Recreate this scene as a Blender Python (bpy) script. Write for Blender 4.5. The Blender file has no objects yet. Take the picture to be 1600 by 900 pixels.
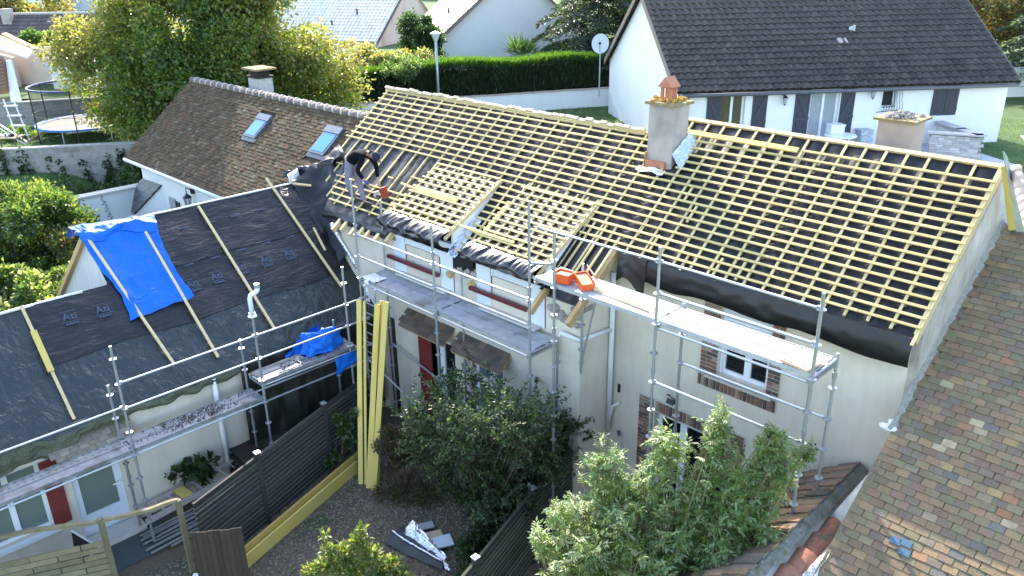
import bpy, bmesh, math, random
import numpy as np
from mathutils import Vector, Matrix
random.seed(7); RS = np.random.RandomState(11)
scene = bpy.context.scene
COL = scene.collection
rad = math.radians

# ---------------------------------------------------------------- camera
CAM_POS = Vector((0.0, 0.0, 10.6))
PITCH, ROLL, YAW, FOCAL = rad(22.6), rad(-0.9), rad(45.4), 1274.0
def cam_axes():
    f = Vector((0, math.cos(PITCH), -math.sin(PITCH))); r = Vector((1, 0, 0)); u = Vector((0, math.sin(PITCH), math.cos(PITCH)))
    R = Matrix.Rotation(YAW, 3, 'Z')
    r2 = r * math.cos(ROLL) + u * math.sin(ROLL); u2 = u * math.cos(ROLL) - r * math.sin(ROLL)
    return R @ r2, R @ u2, R @ f
CR, CU, CF = cam_axes()
cd = bpy.data.cameras.new('camera'); cam = bpy.data.objects.new('camera', cd); COL.objects.link(cam)
cd.sensor_width = 36.0; cd.lens = 36.0 * FOCAL / 1600.0; cd.clip_start = 0.1; cd.clip_end = 2000
mw = Matrix((CR, CU, -CF)).transposed().to_4x4(); mw.translation = CAM_POS
cam.matrix_world = mw
scene.camera = cam
def project(p):
    d = Vector(p) - CAM_POS; z = d.dot(CF)
    if z < .1: return None
    return 800 + FOCAL * d.dot(CR) / z, 450 - FOCAL * d.dot(CU) / z, z

# ---------------------------------------------------------------- sky, sun, exposure
SUN_AZ, SUN_EL = rad(32.0), rad(33.0)          # azimuth measured from -X towards +Y
SUN_DIR = Vector((-math.cos(SUN_AZ) * math.cos(SUN_EL), math.sin(SUN_AZ) * math.cos(SUN_EL), math.sin(SUN_EL)))
world = bpy.data.worlds.new('World'); scene.world = world; world.use_nodes = True
wn = world.node_tree; wn.nodes.clear()
sky = wn.nodes.new('ShaderNodeTexSky'); sky.sky_type = 'NISHITA'; sky.sun_disc = False
sky.sun_elevation = SUN_EL; sky.sun_rotation = math.atan2(SUN_DIR.x, SUN_DIR.y)
sky.air_density = 1.0; sky.dust_density = 1.5
bg = wn.nodes.new('ShaderNodeBackground'); bg.inputs['Strength'].default_value = 0.15
wo = wn.nodes.new('ShaderNodeOutputWorld')
wn.links.new(sky.outputs[0], bg.inputs[0]); wn.links.new(bg.outputs[0], wo.inputs[0])
sd = bpy.data.lights.new('sun', 'SUN'); sd.energy = 2.4; sd.angle = rad(0.53); sd.color = (1.0, 0.94, 0.84)
sun = bpy.data.objects.new('sun', sd); COL.objects.link(sun); sun.location = (-30, 25, 40)
sun.rotation_euler = SUN_DIR.to_track_quat('Z', 'Y').to_euler()
scene.view_settings.view_transform = 'Standard'; scene.view_settings.look = 'None'
scene.view_settings.exposure = 2.45; scene.view_settings.gamma = 1.0

# ---------------------------------------------------------------- helpers: materials
MATS = {}
def mat(name, c1, c2=None, rough=.75, metal=0., scale=6., bump=0., bscale=30., stretch=(1, 1, 1), var=0., contrast=.5, spec=None, trans=0., c3=None, s3=1.2, clear=0.):
    """principled surface; c1..c2 mixed by noise, c3 = large stains, var = value change from object to object"""
    m = bpy.data.materials.new(name); m.use_nodes = True; nt = m.node_tree; N = nt.nodes; L = nt.links
    b = N['Principled BSDF']; out = N['Material Output']
    b.inputs['Roughness'].default_value = rough; b.inputs['Metallic'].default_value = metal
    if spec is not None: b.inputs['Specular IOR Level'].default_value = spec
    if clear: b.inputs['Coat Weight'].default_value = clear
    tc = N.new('ShaderNodeTexCoord'); mp = N.new('ShaderNodeMapping'); mp.inputs['Scale'].default_value = stretch
    L.new(tc.outputs['Object'], mp.inputs[0])
    oi = N.new('ShaderNodeObjectInfo')
    if var:
        ad = N.new('ShaderNodeVectorMath'); ad.operation = 'ADD'
        cmb = N.new('ShaderNodeVectorMath'); cmb.operation = 'SCALE'; cmb.inputs[0].default_value = (37, 91, 53); L.new(oi.outputs['Random'], cmb.inputs['Scale'])
        L.new(mp.outputs[0], ad.inputs[0]); L.new(cmb.outputs[0], ad.inputs[1]); vec = ad.outputs[0]
    else: vec = mp.outputs[0]
    col = None
    if c2 is not None:
        n = N.new('ShaderNodeTexNoise'); n.inputs['Scale'].default_value = scale; n.inputs['Detail'].default_value = 6; n.inputs['Roughness'].default_value = .65
        L.new(vec, n.inputs['Vector'])
        r = N.new('ShaderNodeValToRGB'); r.color_ramp.elements[0].position = .5 - contrast / 2 + .0; r.color_ramp.elements[1].position = .5 + contrast / 2
        r.color_ramp.elements[0].color = (*c1, 1); r.color_ramp.elements[1].color = (*c2, 1)
        L.new(n.outputs['Fac'], r.inputs[0]); col = r.outputs[0]
    else:
        rg = N.new('ShaderNodeRGB'); rg.outputs[0].default_value = (*c1, 1); col = rg.outputs[0]
    if c3 is not None:
        n3 = N.new('ShaderNodeTexNoise'); n3.inputs['Scale'].default_value = s3; n3.inputs['Detail'].default_value = 5
        L.new(vec, n3.inputs['Vector']); r3 = N.new('ShaderNodeValToRGB'); r3.color_ramp.elements[0].position = .52; r3.color_ramp.elements[1].position = .72
        L.new(n3.outputs['Fac'], r3.inputs[0]); mx = N.new('ShaderNodeMixRGB'); L.new(r3.outputs[0], mx.inputs[0]); L.new(col, mx.inputs[1]); mx.inputs[2].default_value = (*c3, 1); col = mx.outputs[0]
    if var:
        hs = N.new('ShaderNodeHueSaturation'); ma = N.new('ShaderNodeMapRange'); ma.inputs['To Min'].default_value = 1 - var; ma.inputs['To Max'].default_value = 1 + var
        L.new(oi.outputs['Random'], ma.inputs['Value']); L.new(ma.outputs[0], hs.inputs['Value']); L.new(col, hs.inputs['Color']); col = hs.outputs[0]
    L.new(col, b.inputs['Base Color'])
    if bump:
        nb = N.new('ShaderNodeTexNoise'); nb.inputs['Scale'].default_value = bscale; nb.inputs['Detail'].default_value = 5; L.new(vec, nb.inputs['Vector'])
        bp = N.new('ShaderNodeBump'); bp.inputs['Strength'].default_value = min(1, bump); bp.inputs['Distance'].default_value = .02 * max(1, bump)
        L.new(nb.outputs['Fac'], bp.inputs['Height']); L.new(bp.outputs[0], b.inputs['Normal'])
    if trans:
        t = N.new('ShaderNodeBsdfTranslucent'); L.new(col, t.inputs[0]); ms = N.new('ShaderNodeMixShader'); ms.inputs[0].default_value = trans
        L.new(b.outputs[0], ms.inputs[1]); L.new(t.outputs[0], ms.inputs[2]); L.new(ms.outputs[0], out.inputs[0])
    MATS[name] = m; return m
def glass(name, tint=(.02, .025, .03), rough=.05):
    m = mat(name, tint, rough=rough, spec=.8); return m
def wrinkled(name, c1, c2, rough, s1=2.2, s2=9., strength=.8, dist=.05, stretch=(1, 1, 1), spec=.5, ridged=False):
    """plastic sheet: crumpled folds as relief"""
    m = mat(name, c1, c2, rough=rough, scale=3, spec=spec); nt = m.node_tree; N = nt.nodes; L = nt.links; b = N['Principled BSDF']
    tc = [n for n in N if n.type == 'MAPPING'][0]; tc.inputs['Scale'].default_value = stretch
    h = None
    for sc, w in ((s1, 1.), (s2, .35)):
        v = N.new('ShaderNodeTexNoise'); v.inputs['Scale'].default_value = sc; v.inputs['Detail'].default_value = 4; v.inputs['Distortion'].default_value = 1.3
        if sc == s1 and ridged:
            try: v.noise_type = 'RIDGED_MULTIFRACTAL'
            except Exception: pass
        L.new(tc.outputs[0], v.inputs['Vector']); mu = N.new('ShaderNodeMath'); mu.operation = 'MULTIPLY'; mu.inputs[1].default_value = w; L.new(v.outputs['Fac'], mu.inputs[0])
        if h is None: h = mu.outputs[0]
        else:
            ad = N.new('ShaderNodeMath'); L.new(h, ad.inputs[0]); L.new(mu.outputs[0], ad.inputs[1]); h = ad.outputs[0]
    bp = N.new('ShaderNodeBump'); bp.inputs['Strength'].default_value = strength; bp.inputs['Distance'].default_value = dist
    L.new(h, bp.inputs['Height']); L.new(bp.outputs[0], b.inputs['Normal']); return m

# ---------------------------------------------------------------- helpers: objects
WLOC = {}
def link(o): COL.objects.link(o); return o
def props(o, label=None, cat=None, group=None, kind=None):
    if label: o['label'] = label
    if cat: o['category'] = cat
    if group: o['group'] = group
    if kind: o['kind'] = kind
    return o
def thing(name, label, cat, loc=(0, 0, 0), group=None):
    o = link(bpy.data.objects.new(name, None)); o.empty_display_size = .2; o.location = loc; WLOC[o.name] = Vector(loc)
    return props(o, label, cat, group)
def V3(p): return Vector(p)
def perp(d, up=(0, 0, 1)):
    d = Vector(d).normalized(); u = Vector(up)
    s = d.cross(u)
    if s.length < 1e-4: s = d.cross(Vector((1, 0, 0)))
    s.normalize(); return s, s.cross(d).normalized()
class MB:
    def __init__(s): s.v = []; s.f = []; s.m = []
    def add(s, vs, fs, m=0):
        o = len(s.v); s.v += [tuple(v) for v in vs]; s.f += [tuple(i + o for i in f) for f in fs]; s.m += [m] * len(fs); return s
    def hexa(s, p, m=0):          # p: 4 bottom ccw, 4 top
        return s.add(p, [(3, 2, 1, 0), (4, 5, 6, 7), (0, 1, 5, 4), (1, 2, 6, 5), (2, 3, 7, 6), (3, 0, 4, 7)], m)
    def box(s, c, d, ax=None, m=0):
        c = Vector(c); X, Y, Z = ax if ax else (Vector((1, 0, 0)), Vector((0, 1, 0)), Vector((0, 0, 1)))
        X, Y, Z = Vector(X) * d[0] / 2, Vector(Y) * d[1] / 2, Vector(Z) * d[2] / 2
        return s.hexa([c - X - Y - Z, c + X - Y - Z, c + X + Y - Z, c - X + Y - Z, c - X - Y + Z, c + X - Y + Z, c + X + Y + Z, c - X + Y + Z], m)
    def bb(s, a, b, m=0):
        a = Vector(a); b = Vector(b); return s.box((a + b) / 2, [abs(x) for x in (b - a)], None, m)
    def beam(s, p, q, w, h, up=(0, 0, 1), m=0):
        p = Vector(p); q = Vector(q); d = (q - p); l = d.length; d.normalize(); a, b = perp(d, up)
        return s.box((p + q) / 2, (l, w, h), (d, a, b), m)
    def tube(s, p, q, r, n=8, r2=None, m=0, cap=True):
        return s.path([p, q], [r, r if r2 is None else r2], n, m, cap)
    def path(s, pts, rr, n=8, m=0, cap=True):
        pts = [Vector(p) for p in pts]
        if not hasattr(rr, '__len__'): rr = [rr] * len(pts)
        rings = []; ref = None
        for i, p in enumerate(pts):
            d = (pts[min(i + 1, len(pts) - 1)] - pts[max(i - 1, 0)]).normalized()
            if ref is None: a, b = perp(d)
            else:
                a = (ref - d * ref.dot(d))
                a = a.normalized() if a.length > 1e-5 else perp(d)[0]
                b = a.cross(d).normalized()
            ref = a
            rings.append([p + (a * math.cos(2 * math.pi * k / n) + b * math.sin(2 * math.pi * k / n)) * rr[i] for k in range(n)])
        vs = [v for r in rings for v in r]; fs = []
        for i in range(len(pts) - 1):
            for k in range(n): fs.append((i * n + k, i * n + (k + 1) % n, (i + 1) * n + (k + 1) % n, (i + 1) * n + k))
        if cap: fs += [tuple(range(n - 1, -1, -1)), tuple(range((len(pts) - 1) * n, len(pts) * n))]
        return s.add(vs, fs, m)
    def prism(s, poly, vec, m=0):
        n = len(poly); vec = Vector(vec); a = [Vector(p) for p in poly]; b = [p + vec for p in a]
        fs = [tuple(range(n - 1, -1, -1)), tuple(range(n, 2 * n))] + [(i, (i + 1) % n, n + (i + 1) % n, n + i) for i in range(n)]
        return s.add(a + b, fs, m)
    def grid(s, fn, nu, nv, m=0):
        vs = [fn(i / nu, j / nv) for j in range(nv + 1) for i in range(nu + 1)]
        fs = [(j * (nu + 1) + i, j * (nu + 1) + i + 1, (j + 1) * (nu + 1) + i + 1, (j + 1) * (nu + 1) + i) for j in range(nv) for i in range(nu)]
        return s.add(vs, fs, m)
    def sheet(s, fn, nu, nv, thick, nrm, m=0):      # grid with thickness
        t = Vector(nrm) * thick
        s.grid(fn, nu, nv, m); s.grid(lambda u, v: Vector(fn(1 - u, v)) - t, nu, nv, m)
        for a in range(nu):
            for vv in (0, 1):
                p, q = Vector(fn(a / nu, vv)), Vector(fn((a + 1) / nu, vv)); s.add([p, q, q - t, p - t], [(0, 1, 2, 3)], m)
        for b in range(nv):
            for uu in (0, 1):
                p, q = Vector(fn(uu, b / nv)), Vector(fn(uu, (b + 1) / nv)); s.add([p, q, q - t, p - t], [(0, 1, 2, 3)], m)
        return s
    def lathe(s, c, prof, n=16, m=0):
        c = Vector(c); vs = [c + Vector((r * math.cos(2 * math.pi * k / n), r * math.sin(2 * math.pi * k / n), z)) for r, z in prof for k in range(n)]
        fs = [(i * n + k, i * n + (k + 1) % n, (i + 1) * n + (k + 1) % n, (i + 1) * n + k) for i in range(len(prof) - 1) for k in range(n)]
        return s.add(vs, fs, m)
    def rock(s, c, r, m=0, sq=(1, 1, 1)):
        g = (1 + 5 ** .5) / 2; V = [(-1, g, 0), (1, g, 0), (-1, -g, 0), (1, -g, 0), (0, -1, g), (0, 1, g), (0, -1, -g), (0, 1, -g), (g, 0, -1), (g, 0, 1), (-g, 0, -1), (-g, 0, 1)]
        F = [(0, 11, 5), (0, 5, 1), (0, 1, 7), (0, 7, 10), (0, 10, 11), (1, 5, 9), (5, 11, 4), (11, 10, 2), (10, 7, 6), (7, 1, 8), (3, 9, 4), (3, 4, 2), (3, 2, 6), (3, 6, 8), (3, 8, 9), (4, 9, 5), (2, 4, 11), (6, 2, 10), (8, 6, 7), (9, 8, 1)]
        return s.add([Vector(c) + Vector([x * random.uniform(.75, 1.15) * r / 1.9 * q for x, q in zip(v, sq)]) for v in V], F, m)
    def build(s, name, mats, parent=None, smooth=False, label=None, cat=None, group=None, kind=None, loc=None):
        if not isinstance(mats, (list, tuple)): mats = [mats]
        off = WLOC[parent.name] if parent else Vector(loc) if loc else None
        if off is None:
            xs = list(zip(*s.v)); off = Vector(((min(xs[0]) + max(xs[0])) / 2, (min(xs[1]) + max(xs[1])) / 2, min(xs[2])))
        me = bpy.data.meshes.new(name); me.from_pydata([(v[0] - off[0], v[1] - off[1], v[2] - off[2]) for v in s.v], [], s.f)
        for m in mats: me.materials.append(m)
        if len(mats) > 1: me.polygons.foreach_set('material_index', s.m)
        if smooth: me.polygons.foreach_set('use_smooth', [True] * len(me.polygons))
        me.update(); bm = bmesh.new(); bm.from_mesh(me); bmesh.ops.recalc_face_normals(bm, faces=bm.faces); bm.to_mesh(me); bm.free()
        o = link(bpy.data.objects.new(name, me))
        if parent: o.parent = parent
        else: o.location = off
        WLOC[o.name] = Vector(off)
        return props(o, label, cat, group, kind)
def inst(name, me, M, parent, **kw):                 # a piece that shares its mesh; M is its world matrix
    o = link(bpy.data.objects.new(name, me)); o.parent = parent
    M = M.copy(); M.translation = M.translation - WLOC[parent.name]; o.matrix_local = M
    WLOC[o.name] = Vector(M.translation) + WLOC[parent.name]
    return props(o, **kw)
def frame(o, x, y, z): 
    M = Matrix((Vector(x), Vector(y), Vector(z))).transposed().to_4x4(); M.translation = Vector(o); return M
def mesh_of(mb, name, mats):
    me = bpy.data.meshes.new(name); me.from_pydata(mb.v, [], mb.f)
    for m in (mats if isinstance(mats, (list, tuple)) else [mats]): me.materials.append(m)
    if isinstance(mats, (list, tuple)) and len(mats) > 1: me.polygons.foreach_set('material_index', mb.m)
    bm = bmesh.new(); bm.from_mesh(me); bmesh.ops.recalc_face_normals(bm, faces=bm.faces); bm.to_mesh(me); bm.free(); return me
from mathutils import noise as nz_
def noise(x, y=0., z=0.):

    return nz_.noise(Vector((x, y, z)))
def place_pieces(name, pieces, parent, limit=300, meshes=None):
    """pieces: (matrix, mesh index).  the largest ones in the picture become objects, the others one joined part"""
    sc = []
    for i, (M, k) in enumerate(pieces):
        q = project(M.translation); vis = q and -30 < q[0] < 1630 and -30 < q[1] < 930
        sc.append(((q[2] if q else 999) + (0 if vis else 1000), i))
    sc.sort(); top = set(i for _, i in sc[:limit])
    rest = MB(); mats = []
    for i, (M, k) in enumerate(pieces):
        if i in top: inst(name, meshes[k], M, parent)
        else:
            me = meshes[k]; mm = me.materials[0]
            if mm not in mats: mats.append(mm)
            rest.add([M @ v.co for v in me.vertices], [tuple(p.vertices) for p in me.polygons], mats.index(mm))
    if rest.v: rest.build(name + '_field', mats, parent, kind='stuff')
def walls_y(mb, Y, x0, x1, z0, z1, holes=(), rev=.2, s=1, m=0):
    """wall in the plane y=Y with openings and their reveals (s=+1: reveals go to +Y)"""
    xs = sorted({x0, x1, *[h[0] for h in holes], *[h[1] for h in holes]}); zs = sorted({z0, z1, *[h[2] for h in holes], *[h[3] for h in holes]})
    for a, b in zip(xs, xs[1:]):
        for c, d in zip(zs, zs[1:]):
            if any(h[0] <= (a + b) / 2 <= h[1] and h[2] <= (c + d) / 2 <= h[3] for h in holes): continue
            mb.add([(a, Y, c), (b, Y, c), (b, Y, d), (a, Y, d)], [(0, 1, 2, 3)], m)
    for a, b, c, d in holes:
        e = Y + rev * s
        for q in ([(a, Y, c), (a, e, c), (a, e, d), (a, Y, d)], [(b, Y, c), (b, e, c), (b, e, d), (b, Y, d)], [(a, Y, d), (b, Y, d), (b, e, d), (a, e, d)], [(a, Y, c), (b, Y, c), (b, e, c), (a, e, c)]): mb.add(q, [(0, 1, 2, 3)], m)
def swap_xy(mb):                                       # a wall built along y=const turned into x=const
    mb.v = [(y, x, z) for x, y, z in mb.v]; return mb

# ---------------------------------------------------------------- materials
m_plaster = mat('plaster_cream', (.66, .575, .455), (.74, .66, .54), rough=.9, scale=2.2, bump=.3, bscale=70, c3=(.56, .50, .415), s3=.6)
m_plaster_white = mat('plaster_white', (.74, .73, .71), (.80, .79, .77), rough=.9, scale=2, bump=.25, bscale=90)
m_render_house = mat('render_white', (.80, .79, .77), (.84, .83, .81), rough=.9, scale=3, bump=.5, bscale=60)
m_dirty = mat('render_grey', (.42, .36, .29), (.58, .51, .42), rough=.95, scale=3.5, bump=.6, bscale=40, c3=(.64, .58, .5), s3=1.4)
m_pvc = mat('pvc_white', (.80, .81, .82), rough=.35)
m_panel = mat('dormer_panel', (.70, .73, .77), (.74, .77, .80), rough=.5, scale=2)
m_batten = mat('treated_batten', (.50, .38, .125), (.62, .505, .22), rough=.75, scale=5, stretch=(.6, 8, 8), var=.26, bump=.2, bscale=60, contrast=.7, c3=(.50, .34, .13), s3=1.1)
m_counter = mat('counter_batten', (.52, .39, .16), (.63, .51, .26), rough=.75, scale=5, stretch=(6, 1, 1), var=.15, contrast=.7)
m_wood = mat('pale_wood', (.58, .42, .20), (.70, .55, .30), rough=.75, scale=5, stretch=(6, 1, 1), var=.15)
m_beam = mat('old_beam', (.46, .29, .12), (.58, .40, .19), rough=.8, scale=5, stretch=(3, 1, 1), var=.15)
m_yellow = mat('yellow_plank', (.58, .42, .09), (.66, .50, .14), rough=.7, scale=3, stretch=(1, 1, .4), var=.10, c3=(.52, .42, .14), s3=2, contrast=.8)
m_under = wrinkled('roof_underlay', (.007, .007, .0085), (.013, .013, .016), .45, s1=2.0, s2=10, strength=.4, dist=.02, spec=.35)
m_under2 = wrinkled('wing_membrane', (.010, .010, .012), (.017, .017, .020), .42, s1=2.4, s2=12, strength=.9, dist=.05, stretch=(1.6, .4, 1), spec=.4)
m_film = wrinkled('glossy_membrane', (.006, .006, .007), (.011, .011, .012), .38, s1=1.3, s2=5, strength=.30, dist=.02, spec=.5)
m_lip = wrinkled('shiny_membrane', (.007, .007, .008), (.012, .012, .013), .24, s1=2.0, s2=6, strength=.16, dist=.02, spec=.6)
m_tarp = wrinkled('grey_plastic_tarp', (.015, .020, .020), (.026, .032, .031), .30, s1=1.5, s2=5, strength=1.0, dist=.10, stretch=(.5, 1.2, 1), spec=.6)
m_tarp_old = wrinkled('mossy_plastic_tarp', (.05, .055, .03), (.09, .095, .055), .5, s1=3, s2=9, strength=.9, dist=.06, spec=.4)
m_blue = wrinkled('blue_tarp', (.003, .105, .50), (.005, .15, .62), .45, s1=2.4, s2=11, strength=.8, dist=.045, spec=.3, ridged=True)
m_whitefold = wrinkled('white_film', (.7, .7, .7), (.8, .8, .8), .4, s1=5, s2=14, strength=.8, dist=.04)
m_foil = wrinkled('silver_foil', (.62, .64, .68), (.75, .77, .8), .25, s1=6, s2=18, strength=.9, dist=.04); m_foil.node_tree.nodes['Principled BSDF'].inputs['Metallic'].default_value = .9
m_steel = mat('galvanised_steel', (.34, .36, .38), (.52, .54, .56), rough=.42, metal=.75, scale=9, var=.1, contrast=.8)
m_steel_dark = mat('worn_steel', (.16, .16, .15), (.34, .33, .31), rough=.6, metal=.5, scale=9)
m_zinc = mat('zinc', (.36, .39, .42), (.48, .5, .53), rough=.4, metal=.5, scale=4)
m_brick = [mat('brick_%s' % n, c, tuple(x * 1.35 for x in c), rough=.9, scale=14, var=.18, bump=.4, bscale=60) for n, c in (('brown', (.15, .085, .055)), ('dark', (.085, .06, .05)), ('red', (.21, .10, .065)), ('buff', (.26, .19, .13)))]
def streaks(m, amt=.25, sc=2.2, tint=(.62, .60, .52)):
    nt = m.node_tree; N = nt.nodes; L = nt.links; b = N['Principled BSDF']; src = b.inputs['Base Color'].links[0].from_socket
    tc = [n for n in N if n.type == 'TEX_COORD'][0]; mp = N.new('ShaderNodeMapping'); mp.inputs['Scale'].default_value = (sc, sc, sc * .16); L.new(tc.outputs['Object'], mp.inputs[0])
    n = N.new('ShaderNodeTexNoise'); n.inputs['Scale'].default_value = 1.4; n.inputs['Detail'].default_value = 7; n.inputs['Roughness'].default_value = .7; L.new(mp.outputs[0], n.inputs['Vector'])
    r = N.new('ShaderNodeValToRGB'); r.color_ramp.elements[0].position = .45; r.color_ramp.elements[1].position = .75; r.color_ramp.elements[0].color = (0, 0, 0, 1); r.color_ramp.elements[1].color = (amt, amt, amt, 1); L.new(n.outputs['Fac'], r.inputs[0])
    mx = N.new('ShaderNodeMixRGB'); mx.blend_type = 'MULTIPLY'; L.new(r.outputs[0], mx.inputs[0]); L.new(src, mx.inputs[1]); mx.inputs[2].default_value = (*[t * .75 for t in tint], 1); L.new(mx.outputs[0], b.inputs['Base Color'])
streaks(m_plaster, .30, 1.3); streaks(m_plaster_white, .3); streaks(m_render_house, .08, .9); streaks(m_dirty, .8); streaks(m_panel, .1)
m_mortar = mat('mortar', (.50, .46, .40), (.62, .58, .52), rough=.95, scale=10, bump=.5, bscale=60)
m_glass = glass('window_glass', (.012, .014, .016)); m_glass_green = glass('frosted_glass', (.16, .20, .17), .2)
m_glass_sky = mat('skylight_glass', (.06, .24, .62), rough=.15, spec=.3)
m_burg = mat('burgundy_paint', (.12, .012, .02), rough=.4)
m_redshut = mat('red_shutter', (.20, .028, .022), (.16, .02, .018), rough=.6, scale=6)
m_shut = mat('charcoal_shutter', (.038, .040, .058), rough=.5)
m_iron = mat('black_iron', (.015, .015, .017), rough=.45)
m_dark = mat('dark_interior', (.02, .018, .016), rough=.9)
m_stone = mat('rubble_stone', (.30, .25, .21), (.46, .40, .35), rough=.95, scale=9, bump=.6, bscale=40, var=.2)
m_terra = mat('terracotta', (.42, .15, .08), (.52, .22, .12), rough=.85, scale=8, bump=.3)
m_moss = mat('mossy_cap', (.20, .13, .04), (.34, .25, .12), rough=.95, scale=18, bump=.8, bscale=50, c3=(.38, .34, .28), s3=6)
m_chim = mat('chimney_render', (.36, .31, .27), (.46, .41, .36), rough=.95, scale=5, bump=.5, bscale=50, c3=(.30, .27, .24), s3=2)
m_chim2 = mat('chimney_pink', (.50, .35, .27), (.56, .42, .33), rough=.95, scale=4, bump=.4, bscale=50, c3=(.40, .29, .23), s3=2)
m_fence = mat('dark_fence_wood', (.022, .021, .018), (.050, .047, .040), rough=.8, scale=5, stretch=(1, 1, 8), var=.30, c3=(.045, .05, .03), s3=1, contrast=.3)
m_trellis = mat('trellis_wood', (.15, .12, .06), (.25, .21, .12), rough=.85, scale=5, var=.2)


# ================================================================= setting
def sst(a, b, x):
    t = min(1, max(0, (x - a) / (b - a))); return t * t * (3 - 2 * t)
def terrain(x, y): return 2.8 * max(sst(15.6, 20, y), sst(31, 35, -x))
m_ground = mat('grass_ground', (.035, .075, .015), (.075, .13, .03), rough=1, scale=3, bump=1.5, bscale=25, c3=(.10, .13, .04), s3=.6)
m_gravel = mat('gravel', (.075, .056, .035), (.20, .155, .10), rough=1, scale=38, bump=2, bscale=45, c3=(.10, .085, .06), s3=1.5)
m_path = mat('pale_path', (.55, .52, .48), (.66, .63, .58), rough=.95, scale=4)
mb = MB()
gx = [-420, -300, -200, -140, -100, -80, -65, -55, -48, -42, -38] + [-36 + .5 * i for i in range(13)] + [-28, -24, -20, -16, -12, -8, -4, 0, 6, 14, 30, 60, 120, 200]
gy = [-80, -40, -20, -8, 0, 5, 10, 14] + [15.4 + .5 * i for i in range(11)] + [22, 26, 30, 35, 40, 48, 58, 70, 90, 120, 170, 250, 400]
vs = [(x, y, terrain(x, y)) for y in gy for x in gx]; n = len(gx)
mb.add(vs, [(j * n + i, j * n + i + 1, (j + 1) * n + i + 1, (j + 1) * n + i) for j in range(len(gy) - 1) for i in range(n - 1)])
mb.build('ground', m_ground, kind='structure', loc=(0, 0, 0), smooth=True)
mb = MB(); mb.grid(lambda u, v: (-15 + 6.9 * u, -6 + 16.3 * v, .006 + .012 * noise(u * 9, v * 20)), 30, 50); mb.build('gravel_yard', m_gravel, kind='structure', loc=(-11, 3, 0), smooth=True)
mb = MB(); mb.bb((-8.1, -4, -.1), (-3.5, 11.1, .006)); mb.build('garden_soil', mat('soil', (.03, .025, .016), (.07, .06, .035), rough=1, scale=12, bump=1.5), kind='structure')
mb = MB()
for i in range(20000):
    x = random.uniform(-13.3, -8.6); y = random.uniform(3.2, 9.6); r = random.uniform(.010, .026)
    a = random.random() * 6.28; h = r * random.uniform(.5, .9)
    mb.add([(x + r * math.cos(a), y + r * math.sin(a), .01), (x - r * math.sin(a), y + r * math.cos(a), .01), (x - r * math.cos(a) * .9, y - r * math.sin(a) * .9, .01), (x + r * math.sin(a), y - r * math.cos(a), .01), (x, y, .012 + h)], [(0, 1, 4), (1, 2, 4), (2, 3, 4), (3, 0, 4)], random.randrange(3))
mb.build('gravel', [mat('pebble_a', (.16, .13, .09), rough=1), mat('pebble_b', (.27, .225, .165), rough=1), mat('pebble_c', (.075, .065, .055), rough=1)], kind='stuff')
mb = MB(); mb.add([(-9.4, 40.3, 2.81), (8, 58, 2.81), (12, 53, 2.81), (-6.0, 35.6, 2.81), (-8.0, 37.3, 2.81)], [(0, 1, 2, 3, 4)]); mb.build('garden_path', m_path, kind='structure')

# ================================================================= the long house being re-roofed
TAN = math.tan(rad(38.1)); RC, RSN = math.cos(rad(38.1)), math.sin(rad(38.1))
def roof(X, s, h=0.): return Vector((X, 11.11 + RC * s - RSN * h, 5.59 + RSN * s + RC * h))
RU, RVv, RNn = Vector((1, 0, 0)), Vector((0, RC, RSN)), Vector((0, -RSN, RC))
H = thing('stripped_roof_house', 'long cream house stripped to black roofing underlay and yellow battens, with two dormers', 'house', (-10, 12, 0))
XM, XR, YM, YR = -8.64, -3.35, 10.25, 11.2
mb = MB()
walls_y(mb, YR, XM, XR, 0, 5.48, [(-6.34, -5.43, 3.80, 5.30), (-7.57, -6.05, 0, 2.52)])
walls_y(mb, YM, -16.3, XM, 0, 4.62, [(-14.80, -14.34, 0, 2.62), (-13.34, -12.20, 0, 2.66), (-11.66, -10.68, .95, 2.62)])
mb.build('wall', m_plaster, H)
mb = MB(); mb.add([(XM, YM, 0), (XM, YR, 0), (XM, YR, 5.50), (XM, YM, 4.72)], [(0, 1, 2, 3)])
for X, yb in ((-17.3, 16.2), ):
    mb.add([(X, YM, 0), (X, yb, 0), (X, yb, 4.9), (X, 13.22, 7.12), (X, YM, 4.6)], [(0, 1, 2, 3, 4)])
mb.add([(-17.3, 16.2, 0), (XR, 16.2, 0), (XR, 16.2, 5.1), (-17.3, 16.2, 5.1)], [(0, 1, 2, 3)])
mb.build('wall', m_plaster, H)
mb = MB(); mb.prism([(XR, YR, 0), (XR, 16.2, 0), (XR, 16.2, 5.22), (XR, 13.53, 7.36), (XR, YR, 5.55)], (.12, 0, 0)); mb.build('gable_wall', m_dirty, H, label='grey rendered gable wall above the old tiled roof')
# back slope, covered by the same sheet
mb = MB(); mb.add([(-17.9, 13.24, 7.22), (-9.5, 13.24, 7.22), (-9.5, 16.6, 4.6), (-17.9, 16.6, 4.6)], [(0, 1, 2, 3)]); mb.add([(-9.5, 13.54, 7.48), (-3.3, 13.54, 7.48), (-3.3, 16.6, 4.95), (-9.5, 16.6, 4.95)], [(0, 1, 2, 3)]); mb.build('back_slope', m_under, H)
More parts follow.
